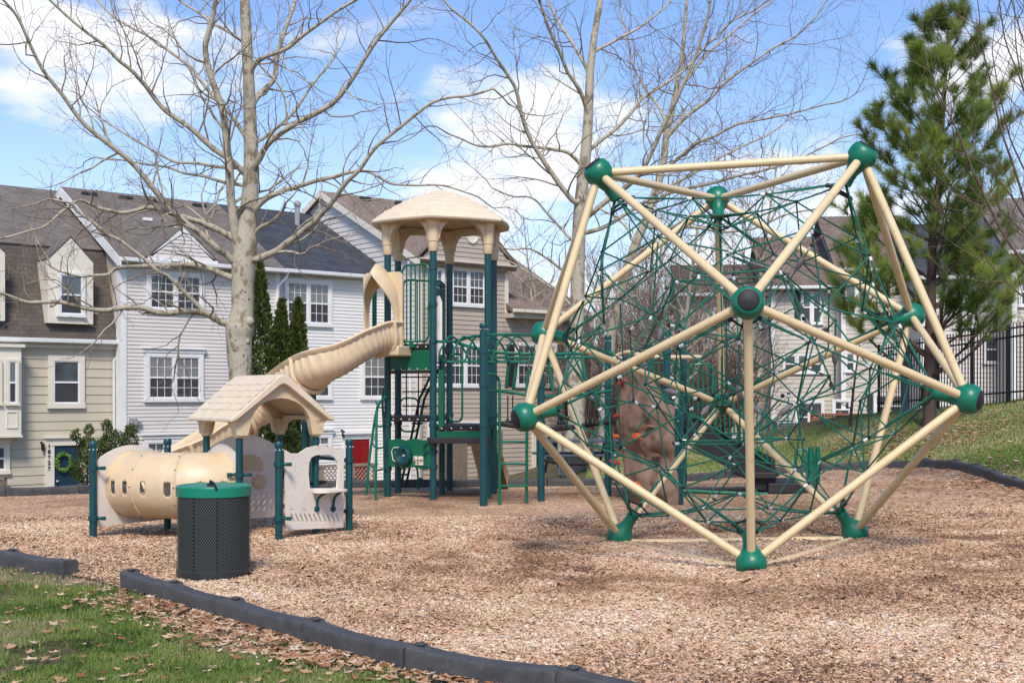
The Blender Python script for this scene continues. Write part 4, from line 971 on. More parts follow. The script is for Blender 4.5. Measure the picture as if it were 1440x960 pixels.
# ------------------------------------------------------------------ net climber (icosahedron of poles round a rope net)
SC = 2.6
HUBS = [Vector((x * SC, y * SC, z * SC + .073)) for x, y, z in [
    (1.461, 5.313, .023), (.866, 4.509, -.003), (.469, 5.426, -.020), (.786, 4.155, .929), (.142, 5.639, .901), (1.748, 5.455, .970),
    (1.013, 6.011, .581), (1.657, 4.527, .609), (.051, 4.711, .540), (.338, 4.853, 1.487), (.933, 5.656, 1.513), (1.331, 4.739, 1.530)]]
for h in HUBS[:3]: h.z = max(h.z, ground_z(h.x, h.y) + .10)
IC = sum(HUBS, Vector()) / 12
nc_ = thing('net_climber', (IC.x, IC.y, ground_z(IC.x, IC.y)), 'large icosahedral climbing frame of cream poles and green hubs with a green rope net inside', 'net climber')
EDG = [(i, j) for i in range(12) for j in range(i) if (HUBS[i] - HUBS[j]).length < 1.25 * SC]
for i, j in EDG:
    mb = MB(); a, b = HUBS[i], HUBS[j]; d = (b - a).normalized()
    if i < 3 and j < 3: dz = Vector((0, 0, -.078)); a = a + dz; b = b + dz
    mb.tube([a + d * .06, b - d * .06], .041, 16, cap=False)
    for t in (.075,): pass
    mb.build('pole', M['tan_pole'], nc_)
NECK = []
for i, h in enumerate(HUBS):
    out = (h - IC).normalized(); inn = -out; mb = MB()
    prof = [(.012, -.112), (.098, -.110), (.128, -.088), (.145, -.03), (.143, .03), (.118, .085), (.085, .125), (.066, .18), (.062, .25), (.068, .29), (.066, .315), (.03, .318)]
    mb.lathe([(r, z) for r, z in prof], align(h, inn), 32)
    hb = mb.build('hub', M['hubgreen'], nc_, angle=60)
    if i > 2 or True:
        mb = MB(); mb.lathe([(.096, 0), (.095, .007), (.088, .012), (.0, .017)], align(h + out * .108, out), 32); mb.build('hub_cap', M['blackplastic'], hb, angle=60)
    NECK.append(h + inn * .30)
net = []; knots = []
def rope(a, b, conn=True): net.append((Vector(a), Vector(b))); 
tri = [(i, j, k) for i, j in EDG for k in range(j) if (i, k) in EDG and (j, k) in EDG]
def pull(p, f_): return IC + (p - IC) * f_
node = {}
FQ = 3
# outer skin: every face a slack triangle grid hung from its three necks, pulled inwards
def sag(u, v, w):
    m = min(u, v, w); e = 1 - max(u, v, w); return 1 - .11 * e - .10 * m * 3
for (i, j, k) in tri:
    A_, B_, C_ = NECK[i], NECK[j], NECK[k]; P = {}
    for a in range(FQ + 1):
        for b in range(FQ + 1 - a):
            c = FQ - a - b; u, v, w = a / FQ, b / FQ, c / FQ
            p = pull(A_ * u + B_ * v + C_ * w, sag(u, v, w))
            key = tuple(round(x, 3) for x in p); P[a, b, c] = p
    for (a, b, c), p in P.items():
        for d in ((1, -1, 0), (0, 1, -1), (-1, 0, 1)):
            q = (a + d[0], b + d[1], c + d[2])
            if q in P:
                edge_seg = (a == 0 and q[0] == 0) or (b == 0 and q[1] == 0) or (c == 0 and q[2] == 0)
                s_ = tuple(sorted((tuple(round(x, 2) for x in p), tuple(round(x, 2) for x in P[q]))))
                if s_ in node: continue
                # leave a doorway pattern: drop some of the cross ropes so that openings stay large enough to climb through
                node[s_] = 1; rope(p, P[q])
# inner net: a small icosahedron and the ties that hold it
IN1 = [pull(p, .50) for p in NECK]; FC = {t: pull((NECK[t[0]] + NECK[t[1]] + NECK[t[2]]) / 3, .66) for t in tri}
for i, j in EDG: rope(IN1[i], IN1[j])
for i in range(0, 12, 3): rope(NECK[i], IN1[i])
for t, p in FC.items():
    rope(p, IN1[t[sum(t) % 3]])
    for t2, p2 in FC.items():
        if t2 < t and len(set(t) & set(t2)) == 2 and (sum(t) + sum(t2)) % 7 == 0: rope(p, p2)
for t in tri[::9]:
    A_, B_, C_ = (NECK[q] for q in t); rope(FC[t], pull((A_ * 2 + B_ * 1 + C_) / 4, sag(.5, .25, .25)))
mb = MB()
for a, b in net:
    d = b - a; s_ = Vector((0, 0, -.012 * d.length)); mb.tube([a, (a + b) / 2 + s_, b], .0090, 6, cap=False)
# doubled rope close to every hub neck, and the black rubber spreader loops there
for i in range(12):
    for j in range(12):
        if (max(i, j), min(i, j)) in EDG:
            a = NECK[i]; b = pull(NECK[i] * .75 + NECK[j] * .25, sag(.75, .25, 0)); o = (b - a).cross(a - IC).normalized() * .035
            mb.tube([a + o * .6, b + o * .25], .0090, 6, cap=False)
mb.build('rope_net', M['rope'], nc_)
mb = MB()
for i in range(12):
    rp = []
    for j in range(12):
        if (max(i, j), min(i, j)) in EDG: rp.append(NECK[i] + (pull(NECK[i] * .75 + NECK[j] * .25, .97) - NECK[i]).normalized() * .17)
    ctr = NECK[i] + (IC - NECK[i]).normalized() * .12; ax = (IC - NECK[i]).normalized(); e1 = ax.orthogonal().normalized(); e2 = ax.cross(e1)
    rp.sort(key=lambda p: math.atan2((p - ctr).dot(e2), (p - ctr).dot(e1)))
    lp = MB(); lp.tube(rp, .012, 6, closed=True)
    for p in rp: lp.lathe([(.0, -.028), (.02, -.02), (.023, 0), (.02, .02), (0, .028)], align(p, p - NECK[i]), 8, cap=False)
    lp.build('spreader_loop', M['blackplastic'], nc_)
# silver clamps at the crossings
pts = {}
for a, b in net:
    for p, q in ((a, b), (b, a)): pts.setdefault(tuple(round(x, 2) for x in p), []).append((p, (q - p).normalized()))
cl_ = []
for k_, lst in pts.items():
    p = lst[0][0]
    if min((p - n_).length for n_ in NECK) < .1: continue
    for p_, d in lst[:1]: cl_.append((p_ + d * .035, d))
cl_.sort(key=lambda t: t[0].length)
proto = None
def clampmesh(p, d, mb): mb.lathe([(.010, -.024), (.0165, -.020), (.0165, .020), (.010, .024)], align(p, d), 8); return mb
for p, d in cl_[:95]:
    if proto is None: proto = clampmesh(Vector(), Vector((0, 0, 1)), MB()).build('rope_clamp', M['metal'], nc_); o_ = proto
    else: o_ = proto.copy(); C.objects.link(o_); o_.parent = nc_
    o_.matrix_parent_inverse = Matrix.Translation(nc_.location).inverted(); o_.location = p; o_.rotation_euler = d.to_track_quat('Z', 'Y').to_euler()
mb = MB()
for p, d in cl_[95:]: clampmesh(p, d, mb)
o_ = mb.build('small_rope_clamps', M['metal'], nc_); o_['kind'] = 'stuff'
# dark crossing knots
mb = MB()
for k_, lst in pts.items():
    p = lst[0][0]
    if min((p - n_).length for n_ in NECK) < .1: continue
    mb.lathe([(0, -.017), (.019, -.011), (.022, 0), (.019, .011), (0, .017)], align(p, p - IC), 8, cap=False)
o_ = mb.build('rope_knots', M['blackplastic'], nc_); o_['kind'] = 'stuff'
# spindle-shaped hand grips on some of the inner ropes
gi = [s for s in net if .25 < ((s[0] + s[1]) / 2 - IC).length / (.95 * SC) < .62]; random.Random(3).shuffle(gi)
for a, b in gi[:22]:
    p = (a + b) / 2; mb = MB(); mb.lathe([(.012, -.085), (.026, -.05), (.034, 0), (.026, .05), (.012, .085)], align(p, b - a), 12); mb.build('hand_grip', M['grip'], nc_)

# ------------------------------------------------------------------ litter bin
cp = Vector((k_of(301) * 11.45, 11.45, 0)); cp.z = mulch_z(cp.x, cp.y) - .01; CR, CH = .332, .835
cn = thing('litter_bin', cp, 'round black mesh litter bin with a green lid behind the front edging', 'litter bin')
hole, t, b = base_mat('expanded_metal', .35, .5)
b.inputs['Base Color'].default_value = (.085, .10, .098, 1)
# expanded metal mesh: real diamond strands round the drum
mb = MB(); n = 84; rows_ = 40; z0, z1 = .075, CH - .085
for r in range(rows_):
    za = lerp(z0, z1, r / rows_); zb_ = lerp(z0, z1, (r + 1) / rows_)
    for k in range(n):
        for sg in (-.5, .5):
            a0 = (k + (.5 if r % 2 else 0)) * math.tau / n; a1 = a0 + sg * math.tau / n
            w = .0042; pa = Vector((math.cos(a0), math.sin(a0), 0)); pb = Vector((math.cos(a1), math.sin(a1), 0))
            A0 = cp + pa * CR + Vector((0, 0, za)); B0 = cp + pb * CR + Vector((0, 0, zb_))
            tl = Vector((0, 0, w)); mb.add([A0 - tl, A0 + tl, B0 + tl + pb * .0, B0 - tl], [(0, 1, 2, 3)])
mb.build('mesh_drum', hole, cn, smooth=False)
mb = MB(); mb.lathe([(CR - .014, .03), (CR - .014, CH - .08)], Matrix.Translation(cp), 40, cap=True); mb.build('liner', plain('dark_liner', (.012, .013, .013), .75, .2, 6, spec=.1), cn)
mb = MB(); mb.lathe([(CR - .02, .0), (CR + .006, .0), (CR + .008, .07), (CR - .004, .078), (CR - .02, .078)], Matrix.Translation(cp), 48); mb.build('base_band', plain('dark_band', (.025, .03, .032), .4, .15, 6), cn)
mb = MB(); mb.lathe([(CR - .01, CH - .095), (CR + .008, CH - .092), (CR + .010, CH - .01), (CR + .002, CH + .002), (CR - .03, CH + .006), (CR - .05, CH - .006), (.12, CH + .016), (.0, CH + .02)], Matrix.Translation(cp), 56, cap=False); lid = mb.build('lid', M['canlid'], cn, angle=30)
mb = MB(); q = cp + Vector((.035, -CR * .72, CH + .02)); mb.tube([q + Vector((-.02, .05, .0)), q + Vector((-.01, .0, .035)), q + Vector((.03, -.05, .02)), q + Vector((.07, -.11, -.03))], .011, 8); mb.box(q + Vector((-.01, 0, .0)), (.05, .07, .02)); mb.build('latch', M['blackplastic'], lid)
mb = MB()
for a in (-1.9, -1.25, 1, 2.6): mb.tube([cp + Vector((math.cos(a) * (CR + .002), math.sin(a) * (CR + .002), .06)), cp + Vector((math.cos(a) * (CR + .002), math.sin(a) * (CR + .002), CH - .1))], .006, 5)
mb.build('seam_rod', M['blackplastic'], cn)

# ------------------------------------------------------------------ play structure helpers
def post(parent, x, y, top, r=.052, cap=True, m='teal', name='post'):
    z0 = ground_z(x, y) - .05; mb = MB(); mb.tube([(x, y, z0), (x, y, top - (.05 if cap else 0))], r, 16)
    p = mb.build(name, M[m], parent)
    if cap:
        mb = MB(); mb.lathe([(r + .003, -.055), (r + .006, -.05), (r + .006, -.012), (r * .9, .008), (.0, .014)], Matrix.Translation(Vector((x, y, top))), 16, cap=False); mb.build('post_cap', M[m], p, angle=50)
        mb = MB()
        for a in (-2.2, -1.2, -.2): mb.lathe([(.009, 0), (.008, .006)], align(Vector((x + math.cos(a) * (r + .005), y + math.sin(a) * (r + .005), top - .085)), Vector((math.cos(a), math.sin(a), 0))), 8)
        mb.build('bolt', M['metal'], p)
    return p
def clampring(parent, x, y, z, r=.052, ears=(), m='teal'):
    mb = MB(); mb.lathe([(r, -.03), (r + .014, -.028), (r + .014, .028), (r, .03)], Matrix.Translation(Vector((x, y, z))), 16, cap=False)
    for a in ears:
        d = Vector((math.cos(a), math.sin(a), 0)); mb.tube([Vector((x, y, z)) + d * r, Vector((x, y, z)) + d * (r + .075)], .017, 8); mb.lathe([(.03, -.02), (.03, .02)], Matrix.Translation(Vector((x, y, z)) + d * (r + .08)), 10)
    return mb.build('clamp', M[m], parent, angle=50)
def bar(name, pts, r, parent, m='green', n=10, sm=0): mb = MB(); mb.tube(smooth_path(pts, sm) if sm else pts, r, n); return mb.build(name, M[m], parent)
def rounded_loop(p0, p1, z0, z1, rad, n=5):
    """rectangular hoop with rounded corners between ground points p0,p1"""
    p0, p1 = Vector(p0), Vector(p1); u = (p1 - p0); L_ = u.length; u.normalize(); out = []
    for cx_, cz, a0 in ((rad, z0 + rad, 180), (L_ - rad, z0 + rad, 270), (L_ - rad, z1 - rad, 0), (rad, z1 - rad, 90)):
        for i in range(n + 1):
            a = R(a0 + 90 * i / n); q = p0 + u * (cx_ + rad * math.cos(a)); out.append(Vector((q.x, q.y, cz + rad * math.sin(a))))
    return out
def barrier(parent, p0, p1, z0, z1, nb, m='green', r=.017):
    t_ = MB(); t_.tube(rounded_loop(p0, p1, z0, z1, .10), r, 8, closed=True)
    for k in range(1, nb + 1):
        q = Vector(p0).lerp(Vector(p1), k / (nb + 1)); t_.tube([(q.x, q.y, z0), (q.x, q.y, z1)], r * .72, 8, cap=False)
    return t_.build('barrier', M[m], parent)
def panel(parent, name, origin, udir, outline, thick, m, holes=(), bevel=.006, smooth=True):
    """flat panel with real holes: outline and holes are polylines in (u,z)"""
    cu = bpy.data.curves.new(name, 'CURVE'); cu.dimensions = '2D'; cu.fill_mode = 'BOTH'; cu.extrude = thick / 2; cu.bevel_depth = 0
    for pl in [outline] + list(holes):
        s = cu.splines.new('POLY'); s.points.add(len(pl) - 1); s.use_cyclic_u = True
        for q, (a, b_) in zip(s.points, pl): q.co = (a, b_, 0, 1)
    tmp = bpy.data.objects.new('tmp', cu); C.objects.link(tmp); bpy.context.view_layer.update()
    me = bpy.data.meshes.new_from_object(tmp.evaluated_get(bpy.context.evaluated_depsgraph_get())); bpy.data.objects.remove(tmp)
    me.name = name; me.transform(frame(Vector(origin), Vector(udir))); me.materials.clear(); me.materials.append(M[m] if isinstance(m, str) else m)
    for p in me.polygons: p.use_smooth = False
    o = bpy.data.objects.new(name, me); C.objects.link(o); o.parent = parent; o.matrix_parent_inverse = Matrix.Translation(parent.location).inverted()
    return o
def circ(cx_, cy_, rx, ry=None, n=16, a0=0): ry = ry or rx; return [(cx_ + rx * math.cos(a0 + math.tau * i / n), cy_ + ry * math.sin(a0 + math.tau * i / n)) for i in range(n)]
def stadium(cx_, cy_, w, h, ang=0, n=5):
    pts = []; c, s = math.cos(ang), math.sin(ang)
    for sg, a0 in ((1, 0), (-1, math.pi)):
        for i in range(n + 1):
            a = a0 + math.pi * i / n; x = w / 2 * math.cos(a); y = sg * (h / 2 - w / 2) + w / 2 * math.sin(a); pts.append((cx_ + x * c - y * s, cy_ + x * s + y * c))
    return pts

# ------------------------------------------------------------------ low playhouse with crawl tunnel
FL = Vector((-3.13, 14.3, 0)); be = R(36); e1 = Vector((math.cos(be), math.sin(be), 0)); e2 = Vector((-math.sin(be), math.cos(be), 0)); W_ = .97
BL = FL + e2 * W_; FR_ = FL + e1 * W_; BR = FL + (e1 + e2) * W_
ph = thing('crawl_tunnel_playhouse', FL + (e1 + e2) * .5, 'low tan playhouse with moulded gable roof, crawl tunnel and store panel behind the litter bin', 'playhouse')
PT = 1.33
for p in (FL, BL, FR_, BR): post(ph, p.x, p.y, PT + .05, .042, cap=False)
PA = Vector((k_of(131) * 14.42, 14.42, 0)); PB = Vector((k_of(235.5) * 15.35, 15.35, 0)); PC = Vector((k_of(392) * 14.3, 14.3, 0)); PD = Vector((k_of(491) * 15.2, 15.2, 0))
for p in (PA, PB, PC, PD):
    po_ = post(ph, p.x, p.y, 1.15, .043)
for p, zs in ((PA, (.85, .27)), (PC, (.90, .28)), (PD, (.90, .28)), (FL, (.78,)), (FR_, (.95,)), (PB, (.8, .3)), (BR, (.95, .3))):
    for z in zs: clampring(ph, p.x, p.y, z, .043, ears=((-.1,) if p in (PA, PC) else (math.pi - .2,)) if p is not FL else (-.2, 2.9))
# roof
fc = (FL + FR_) / 2; ov = .17; ez = 1.385; rz_ = 1.925
def rp_(s, t, z): return FL + e1 * (W_ / 2 + s) + e2 * t + Vector((0, 0, z))
hw = W_ / 2 + .17
def roof_sec(t, sc=1.0):
    out = []
    for s, z in [(-hw, ez), (-hw, ez + .045), (-hw + .06, ez + .085), (-.06, rz_ - .01), (0, rz_ + .012), (.06, rz_ - .01), (hw - .06, ez + .085), (hw, ez + .045), (hw, ez),
                 (hw - .07, ez + .02), (.05, rz_ - .12), (0, rz_ - .10), (-.05, rz_ - .12), (-hw + .07, ez + .02)]: out.append(rp_(s, t, z))
    return out
mb = MB(); tt = [-.16, -.13, W_ + .13, W_ + .16]; k = 14
for t in tt: mb.v.extend([tuple(p) for p in roof_sec(t)])
mb.f += [(i * k + j, i * k + (j + 1) % k, (i + 1) * k + (j + 1) % k, (i + 1) * k + j) for i in range(3) for j in range(k)] + [tuple(range(k - 1, -1, -1)), tuple(range(3 * k, 4 * k))]
rf = mb.build('roof', M['tan_roof'], ph, bevel=.012, angle=40)
# moulded wavy shingle courses on both slopes
mb = MB()
for sg in (-1, 1):
    for c in range(5):
        f0 = .12 + c * .165; vs_ = []; nn = 36
        for i in range(nn + 1):
            t = lerp(-.15, W_ + .15, i / nn); wv = .011 * math.sin(i / nn * math.pi * 9 + c * 1.7)
            for q, hgt in ((f0 - .012 + wv, .002), (f0 + wv, .011), (f0 + .15 + wv, .003)):
                s = sg * lerp(hw - .06, .06, q); z = lerp(ez + .085, rz_ - .01, q); vs_.append(rp_(s, t, z) + (e1 * sg * .52 + Vector((0, 0, .85))) * hgt)
        fs = [(i * 3 + j, (i + 1) * 3 + j, (i + 1) * 3 + j + 1, i * 3 + j + 1) for i in range(nn) for j in range(2)]; mb.add(vs_, fs)
mb.build('shingle_course', M['tan_roof'], rf)
# arched gable boards and post sleeves
def arch_out():
    o = [(-hw + .03, ez + .03), (-.03, rz_ - .06), (.03, rz_ - .06), (hw - .03, ez + .03), (W_ / 2 + .075, ez - .02), (W_ / 2 + .06, PT - .10), (W_ / 2 - .075, PT - .10)]
    a = W_ / 2 - .10
    for i in range(13):
        th = math.pi * i / 12; o.append((a * math.cos(th), PT + .0 + .33 * math.sin(th)))
    o += [(-W_ / 2 + .075, PT - .10), (-W_ / 2 - .06, PT - .10), (-W_ / 2 - .075, ez - .02)]
    return o
for t in (-.03, W_ + .03): panel(ph, 'gable_arch', FL + e1 * W_ / 2 + e2 * t, e1, arch_out(), .09, 'tan')
for t in (0, W_):
    pass
for s in (-.03 + 0, W_ + .03):
    o = [(-.05, ez + .06), (W_ + .05, ez + .06), (W_ + .06, PT - .08), (W_ - .06, PT - .08)] + [(W_ / 2 + (W_ / 2 - .09) * math.cos(math.pi * i / 12), PT - .02 + .10 * math.sin(math.pi * i / 12)) for i in range(13)] + [(.06, PT - .08), (-.06, PT - .08)]
    panel(ph, 'side_arch', FL + e1 * s, e2, o, .07, 'tan')
for p in (FL, BL, FR_, BR): mb = MB(); mb.lathe([(.052, -.13), (.062, -.12), (.072, .02), (.095, .07)], Matrix.Translation(p + Vector((0, 0, PT))), 18, cap=False); mb.build('post_sleeve', M['tan'], ph)
# tunnel: bent tube with real slots cut in it
A0 = (PA + PB) / 2; T0 = Vector((.83, -.56, 0)).normalized(); A1 = (FL + BL) / 2; T1 = e1
def bez(t):
    k = (A1 - A0).length * .37; p0 = A0; p1 = A0 + T0 * k; p2 = A1 - T1 * k; p3 = A1; return p0 * (1 - t) ** 3 + p1 * 3 * t * (1 - t) ** 2 + p2 * 3 * t * t * (1 - t) + p3 * t ** 3
NT, NR = 260, 120; CZ, RR = .635, .375; vs_ = []; fs = []
cen = [bez(i / NT) for i in range(NT + 1)]; arc = [0]
for a, b in zip(cen, cen[1:]): arc.append(arc[-1] + (b - a).length)
TL = arc[-1]
def tun(i, th, r=RR):
    t = (cen[min(i + 1, NT)] - cen[max(i - 1, 0)]).normalized(); s = Vector((t.y, -t.x, 0)); return cen[i] + s * (r * math.cos(th)) + Vector((0, 0, CZ + r * math.sin(th)))
slots = [.10, .235, .41, .60, .80, .925]
# arcs where the slots sit, found by which face points at the viewer: th near 0 on the outer side
for i in range(NT + 1):
    for k in range(NR): vs_.append(tun(i, math.tau * k / NR))
for i in range(NT):
    for k in range(NR):
        th = math.degrees(math.tau * (k + .5) / NR); th = th - 360 if th > 180 else th; dz = (th - (-2)) / 11.5; sk = False
        for u in slots:
            if math.hypot((arc[i] + arc[i + 1]) / 2 - u * TL, max(0, abs(th + 2) * RR * math.pi / 180 - .052)) < .030: sk = True
        if not sk: fs.append((i * NR + k, i * NR + (k + 1) % NR, (i + 1) * NR + (k + 1) % NR, (i + 1) * NR + k))
mb = MB(); mb.add(vs_, fs); tn = mb.build('tunnel', M['tan'], ph, angle=80)
so_ = tn.modifiers.new('wall', 'SOLIDIFY'); so_.thickness = .012
for u in (.0, .30, .645, 1.0):
    i0 = min(range(NT + 1), key=lambda i: abs(arc[i] - u * TL)); mb = MB()
    i0 = min(max(i0, 1), NT - 1)
    lp = [tun(i0, math.tau * k / 48, RR + .012) for k in range(48)]; mb.tube(lp, .019, 6, closed=True); rib = mb.build('flange', M['tan'], tn)
    mb = MB()
    for k in range(0, 48, 4):
        q = tun(i0, math.tau * k / 48, RR + .03); q2 = tun(i0, math.tau * k / 48, RR); d = (q - q2).normalized(); mb.lathe([(.009, 0), (.007, .006)], align(q, d), 6)
    mb.build('bolts', M['blackplastic'], rib)
for u, m in ((.06, 'sticker'), (.325, 'sticker')):
    i0 = min(range(NT + 1), key=lambda i: abs(arc[i] - u * TL)); mb = MB()
    for a, b in ((R(-3), R(13)),):
        vs_ = [tun(i0, th, RR + .002) + (cen[i0 + 1] - cen[i0]).normalized() * w for w in (-.018, .018) for th in np.linspace(a, b, 5)]; mb.add(vs_, [(j, j + 1, 5 + j + 1, 5 + j) for j in range(4)])
    mb.build('warning_sticker', M[m], tn)
# tunnel end panels
uA = (PB - PA).normalized(); LA = (PB - PA).length
def topcurve(w, zl, zh, n=16, p=1): return [(lerp(.05, w - .05, i / n), zl + (zh - zl) * math.sin(math.pi * i / n) ** p) for i in range(n + 1)]
o = [(.05, .17), (LA - .05, .17)] + topcurve(LA, .93, 1.10, p=.8)[::-1]
panel(ph, 'tunnel_panel', PA, uA, o, .022, 'cream_panel', [circ(LA / 2, CZ, .36, n=40)])
mb = MB()
for z in (.25, .42, .58, .74, .88): mb.lathe([(.012, 0), (.010, .008)], align(PA + uA * .10 + Vector((0, 0, z)), Vector((-T0.x, -T0.y, 0)) * -1), 8)
mb.build('panel_bolts', M['blackplastic'], ph)
o = [(.05, .17), (W_ - .05, .17)] + topcurve(W_, 1.0, 1.12)[::-1]
panel(ph, 'tunnel_panel', FL, e2, o, .022, 'cream_panel', [circ(W_ / 2, CZ, .36, n=40)])
# activity panel at the back of the playhouse
hl = [stadium(lerp(.13, .84, i / 9), .28 + .085 * j, .018, .075, R(-40)) for i in range(10) for j in (0, 1, 2)]
o = [(.05, .17), (W_ - .05, .17)] + [(lerp(W_ - .05, .05, i / 24), 1.06 + .15 * math.sin(math.pi * i / 24) ** .9) for i in range(25)]
ap = panel(ph, 'activity_panel', BL, e1, o, .022, 'cream_panel', hl)
kk = k_of(363); gs = (kk * BL.y - BL.x) / (e1.x - kk * e1.y); GC = BL + e1 * gs - e2 * .012 + Vector((0, 0, H - (677 - HY) / FX * (BL.y + e1.y * gs))); mb = MB(); mb.lathe([(.0, .035), (.02, .04), (.07, .034), (.074, .02), (.074, 0)], align(GC, -e2), 24, cap=False)
for a in range(8): q = GC + e1 * .07 * math.cos(a * math.pi / 4) + Vector((0, 0, .07 * math.sin(a * math.pi / 4))); mb.lathe([(.026, 0), (.026, .028)], align(q, -e2), 10)
mb.build('gear_wheel', M['tan'], ap)
mb = MB(); mb.prism([(-.19, -.09), (.17, -.09), (.17, .0), (.13, .07), (.05, .105), (-.08, .105), (-.19, .07)], .02, frame(GC + e1 * -.12 - e2 * .008 + Vector((0, 0, .235)), e1)); mb.build('window_boss', M['tan'], ap)
mb = MB()
for z in (.68, .72, .78, .84): mb.tube([BL + e1 * .28 - e2 * .014 + Vector((0, 0, z)), BL + e1 * .46 - e2 * .014 + Vector((0, 0, z))], .004, 5)
for s in (.30, .38, .44): mb.tube([BL + e1 * s - e2 * .014 + Vector((0, 0, .66)), BL + e1 * s - e2 * .014 + Vector((0, 0, .86))], .004, 5)
mb.build('line_relief', M['deck'], ap)
# store panel between the two right posts
uC = (PD - PC).normalized(); LC = (PD - PC).length; nC = Vector((uC.y, -uC.x, 0))
def sx(px): P = PC; k = k_of(px); return (k * P.y - P.x) / (uC.x - k * uC.y)
def szz(px, py): s = sx(px); return H - (py - HY) / FX * (PC.y + uC.y * s)
top = [(400, 632), (408, 637), (420, 637), (432, 629), (445, 626), (458, 626.5), (470, 630), (478, 632), (483, 631)]
o = [(sx(402), szz(402, 745)), (sx(482), szz(482, 741))] + [(sx(a), szz(a, b)) for a, b in reversed(top)]
win_ = [(435, 686), (433, 664), (434, 650), (437, 643), (443, 640), (452, 638.5), (462, 639), (470, 643), (474, 650), (475, 662), (474, 676), (473, 686)]
hl = [[(sx(a), szz(a, b)) for a, b in win_]]
for i in range(11): hl.append(stadium(sx(411 + i * 6.3), szz(411 + i * 6.3, 728 - .0 * i), .018, .125, R(28)))
for px in (409, 427, 477): hl.append(stadium(sx(px), szz(px, 715.5), .014, .05, R(90)))
for px, py in ((414, 661), (424, 661), (414, 687), (424, 687)): hl.append(circ(sx(px), szz(px, py), .009, n=8))
sp = panel(ph, 'store_panel', PC, uC, o, .022, 'cream_panel', hl)
mb = MB(); zc = szz(455, 689.5); q = PC + uC * sx(456) + Vector((0, 0, zc)); mb.prism([(x, y) for x, y in stadium(0, 0, .24, .48, R(90), 8)], .022, Matrix.Translation(q + nC * .10) @ Matrix.Rotation(math.atan2(uC.y, uC.x), 4, 'Z')); mb.build('counter', M['cream_panel'], sp, smooth=False)
for px in (444, 467):
    q = PC + uC * sx(px); z0, z1 = szz(px, 715), zc - .012
    mb = MB(); mb.tube(smooth_path([q + nC * .02 + Vector((0, 0, z0 + .01)), q + nC * .03 + Vector((0, 0, z0 + .1)), q + nC * .07 + Vector((0, 0, z1 - .05)), q + nC * .17 + Vector((0, 0, z1))], 4), .016, 8); mb.lathe([(.038, 0), (.034, .02), (.01, .03)], align(q + nC * .012 + Vector((0, 0, z0)), nC), 14); mb.build('bracket', M['teal'], sp)
# steering wheel behind the window of the store panel
mb = MB(); q = PC + uC * sx(455) - nC * .12 + Vector((0, 0, szz(455, 679))); mb.tube([q + uC * .15 * math.cos(a) + nC * .05 * math.sin(a) + Vector((0, 0, .02 * math.sin(a))) for a in np.linspace(0, math.tau, 24, endpoint=False)], .013, 6, closed=True); mb.tube([q - uC * .14, q + uC * .14], .012, 6); mb.build('steering_wheel', M['deck'], sp)
mb = MB(); q = BR + Vector((.12, -.1, 0)); 
bar('tie_bar', [PC + Vector((0, 0, .9)), FR_ + Vector((0, 0, .95))], .02, ph, 'teal'); bar('tie_bar', [PD + Vector((0, 0, .9)), BR + Vector((0, 0, .95))], .02, ph, 'teal')
bar('tie_bar', [PC + Vector((0, 0, .28)), FR_ + Vector((0, 0, .3))], .02, ph, 'teal')
#PART4

# ------------------------------------------------------------------ big play structure
TC = Vector((-1.17, 20.75, 0)); TR = .95
HX = [TC + Vector((math.cos(R(a)), math.sin(R(a)), 0)) * TR for a in (25, 85, 145, 205, 265, 325)]
ps = thing('slide_tower', TC, 'tall teal and green play structure with domed tan roof, wave slide and brown climbing wall', 'play structure')
ZS = 4.12
for i, p in enumerate(HX): post(ps, p.x, p.y, ZS, .056, cap=False)
UD, MD, LD = 2.52, 1.36, 1.22
def deckpoly(name, pts, z, th=.09, m='deck'):
    n = len(pts); mb = MB(); mb.add([(p[0], p[1], z - th) for p in pts] + [(p[0], p[1], z) for p in pts], [tuple(range(n - 1, -1, -1)), tuple(range(n, 2 * n))] + [(i, (i + 1) % n, n + (i + 1) % n, n + i) for i in range(n)]); return mb.build(name, M[m], ps, smooth=False, bevel=.008)
CT = Vector((k_of(621.5) * 20.75, 20.75, 0))
post(ps, CT.x, CT.y, 3.55, .05)
deckpoly('upper_deck', [HX[4], HX[3], HX[2], HX[1]], UD)
deckpoly('middle_deck', [HX[4], HX[3], HX[2], HX[1]], MD)
deckpoly('lower_deck', [HX[4], HX[5], HX[0], HX[1]], LD)
mb = MB(); mb.box(HX[4].lerp(HX[5], .5) + Vector((-.02, -.16, .98)), (.98, .34, .09), Matrix.Rotation(R(14), 3, 'Z')); mb.build('bench_step', M['deck'], ps, smooth=False, bevel=.01)
def facepanel(a, b, z0, z1, name, m, th=.03, inset=.05):
    u = (b - a).normalized(); L_ = (b - a).length; return panel(ps, name, a, u, [(inset, z0), (L_ - inset, z0), (L_ - inset, z1), (inset, z1)], th, m)
facepanel(HX[3], HX[4], UD - .42, UD - .10, 'enclosure', 'greenpanel'); facepanel(HX[4], HX[5], LD - .29, LD - .10, 'enclosure', 'greenpanel')
mb = MB(); a, b = HX[3], HX[4]; u = (b - a).normalized(); mb.box((a + b) / 2 + Vector((0, -.03, UD - .45)), ((b - a).length - .1, .10, .05), Matrix.Rotation(math.atan2(u.y, u.x), 3, 'Z')); mb.build('flange', M['deck'], ps, smooth=False)
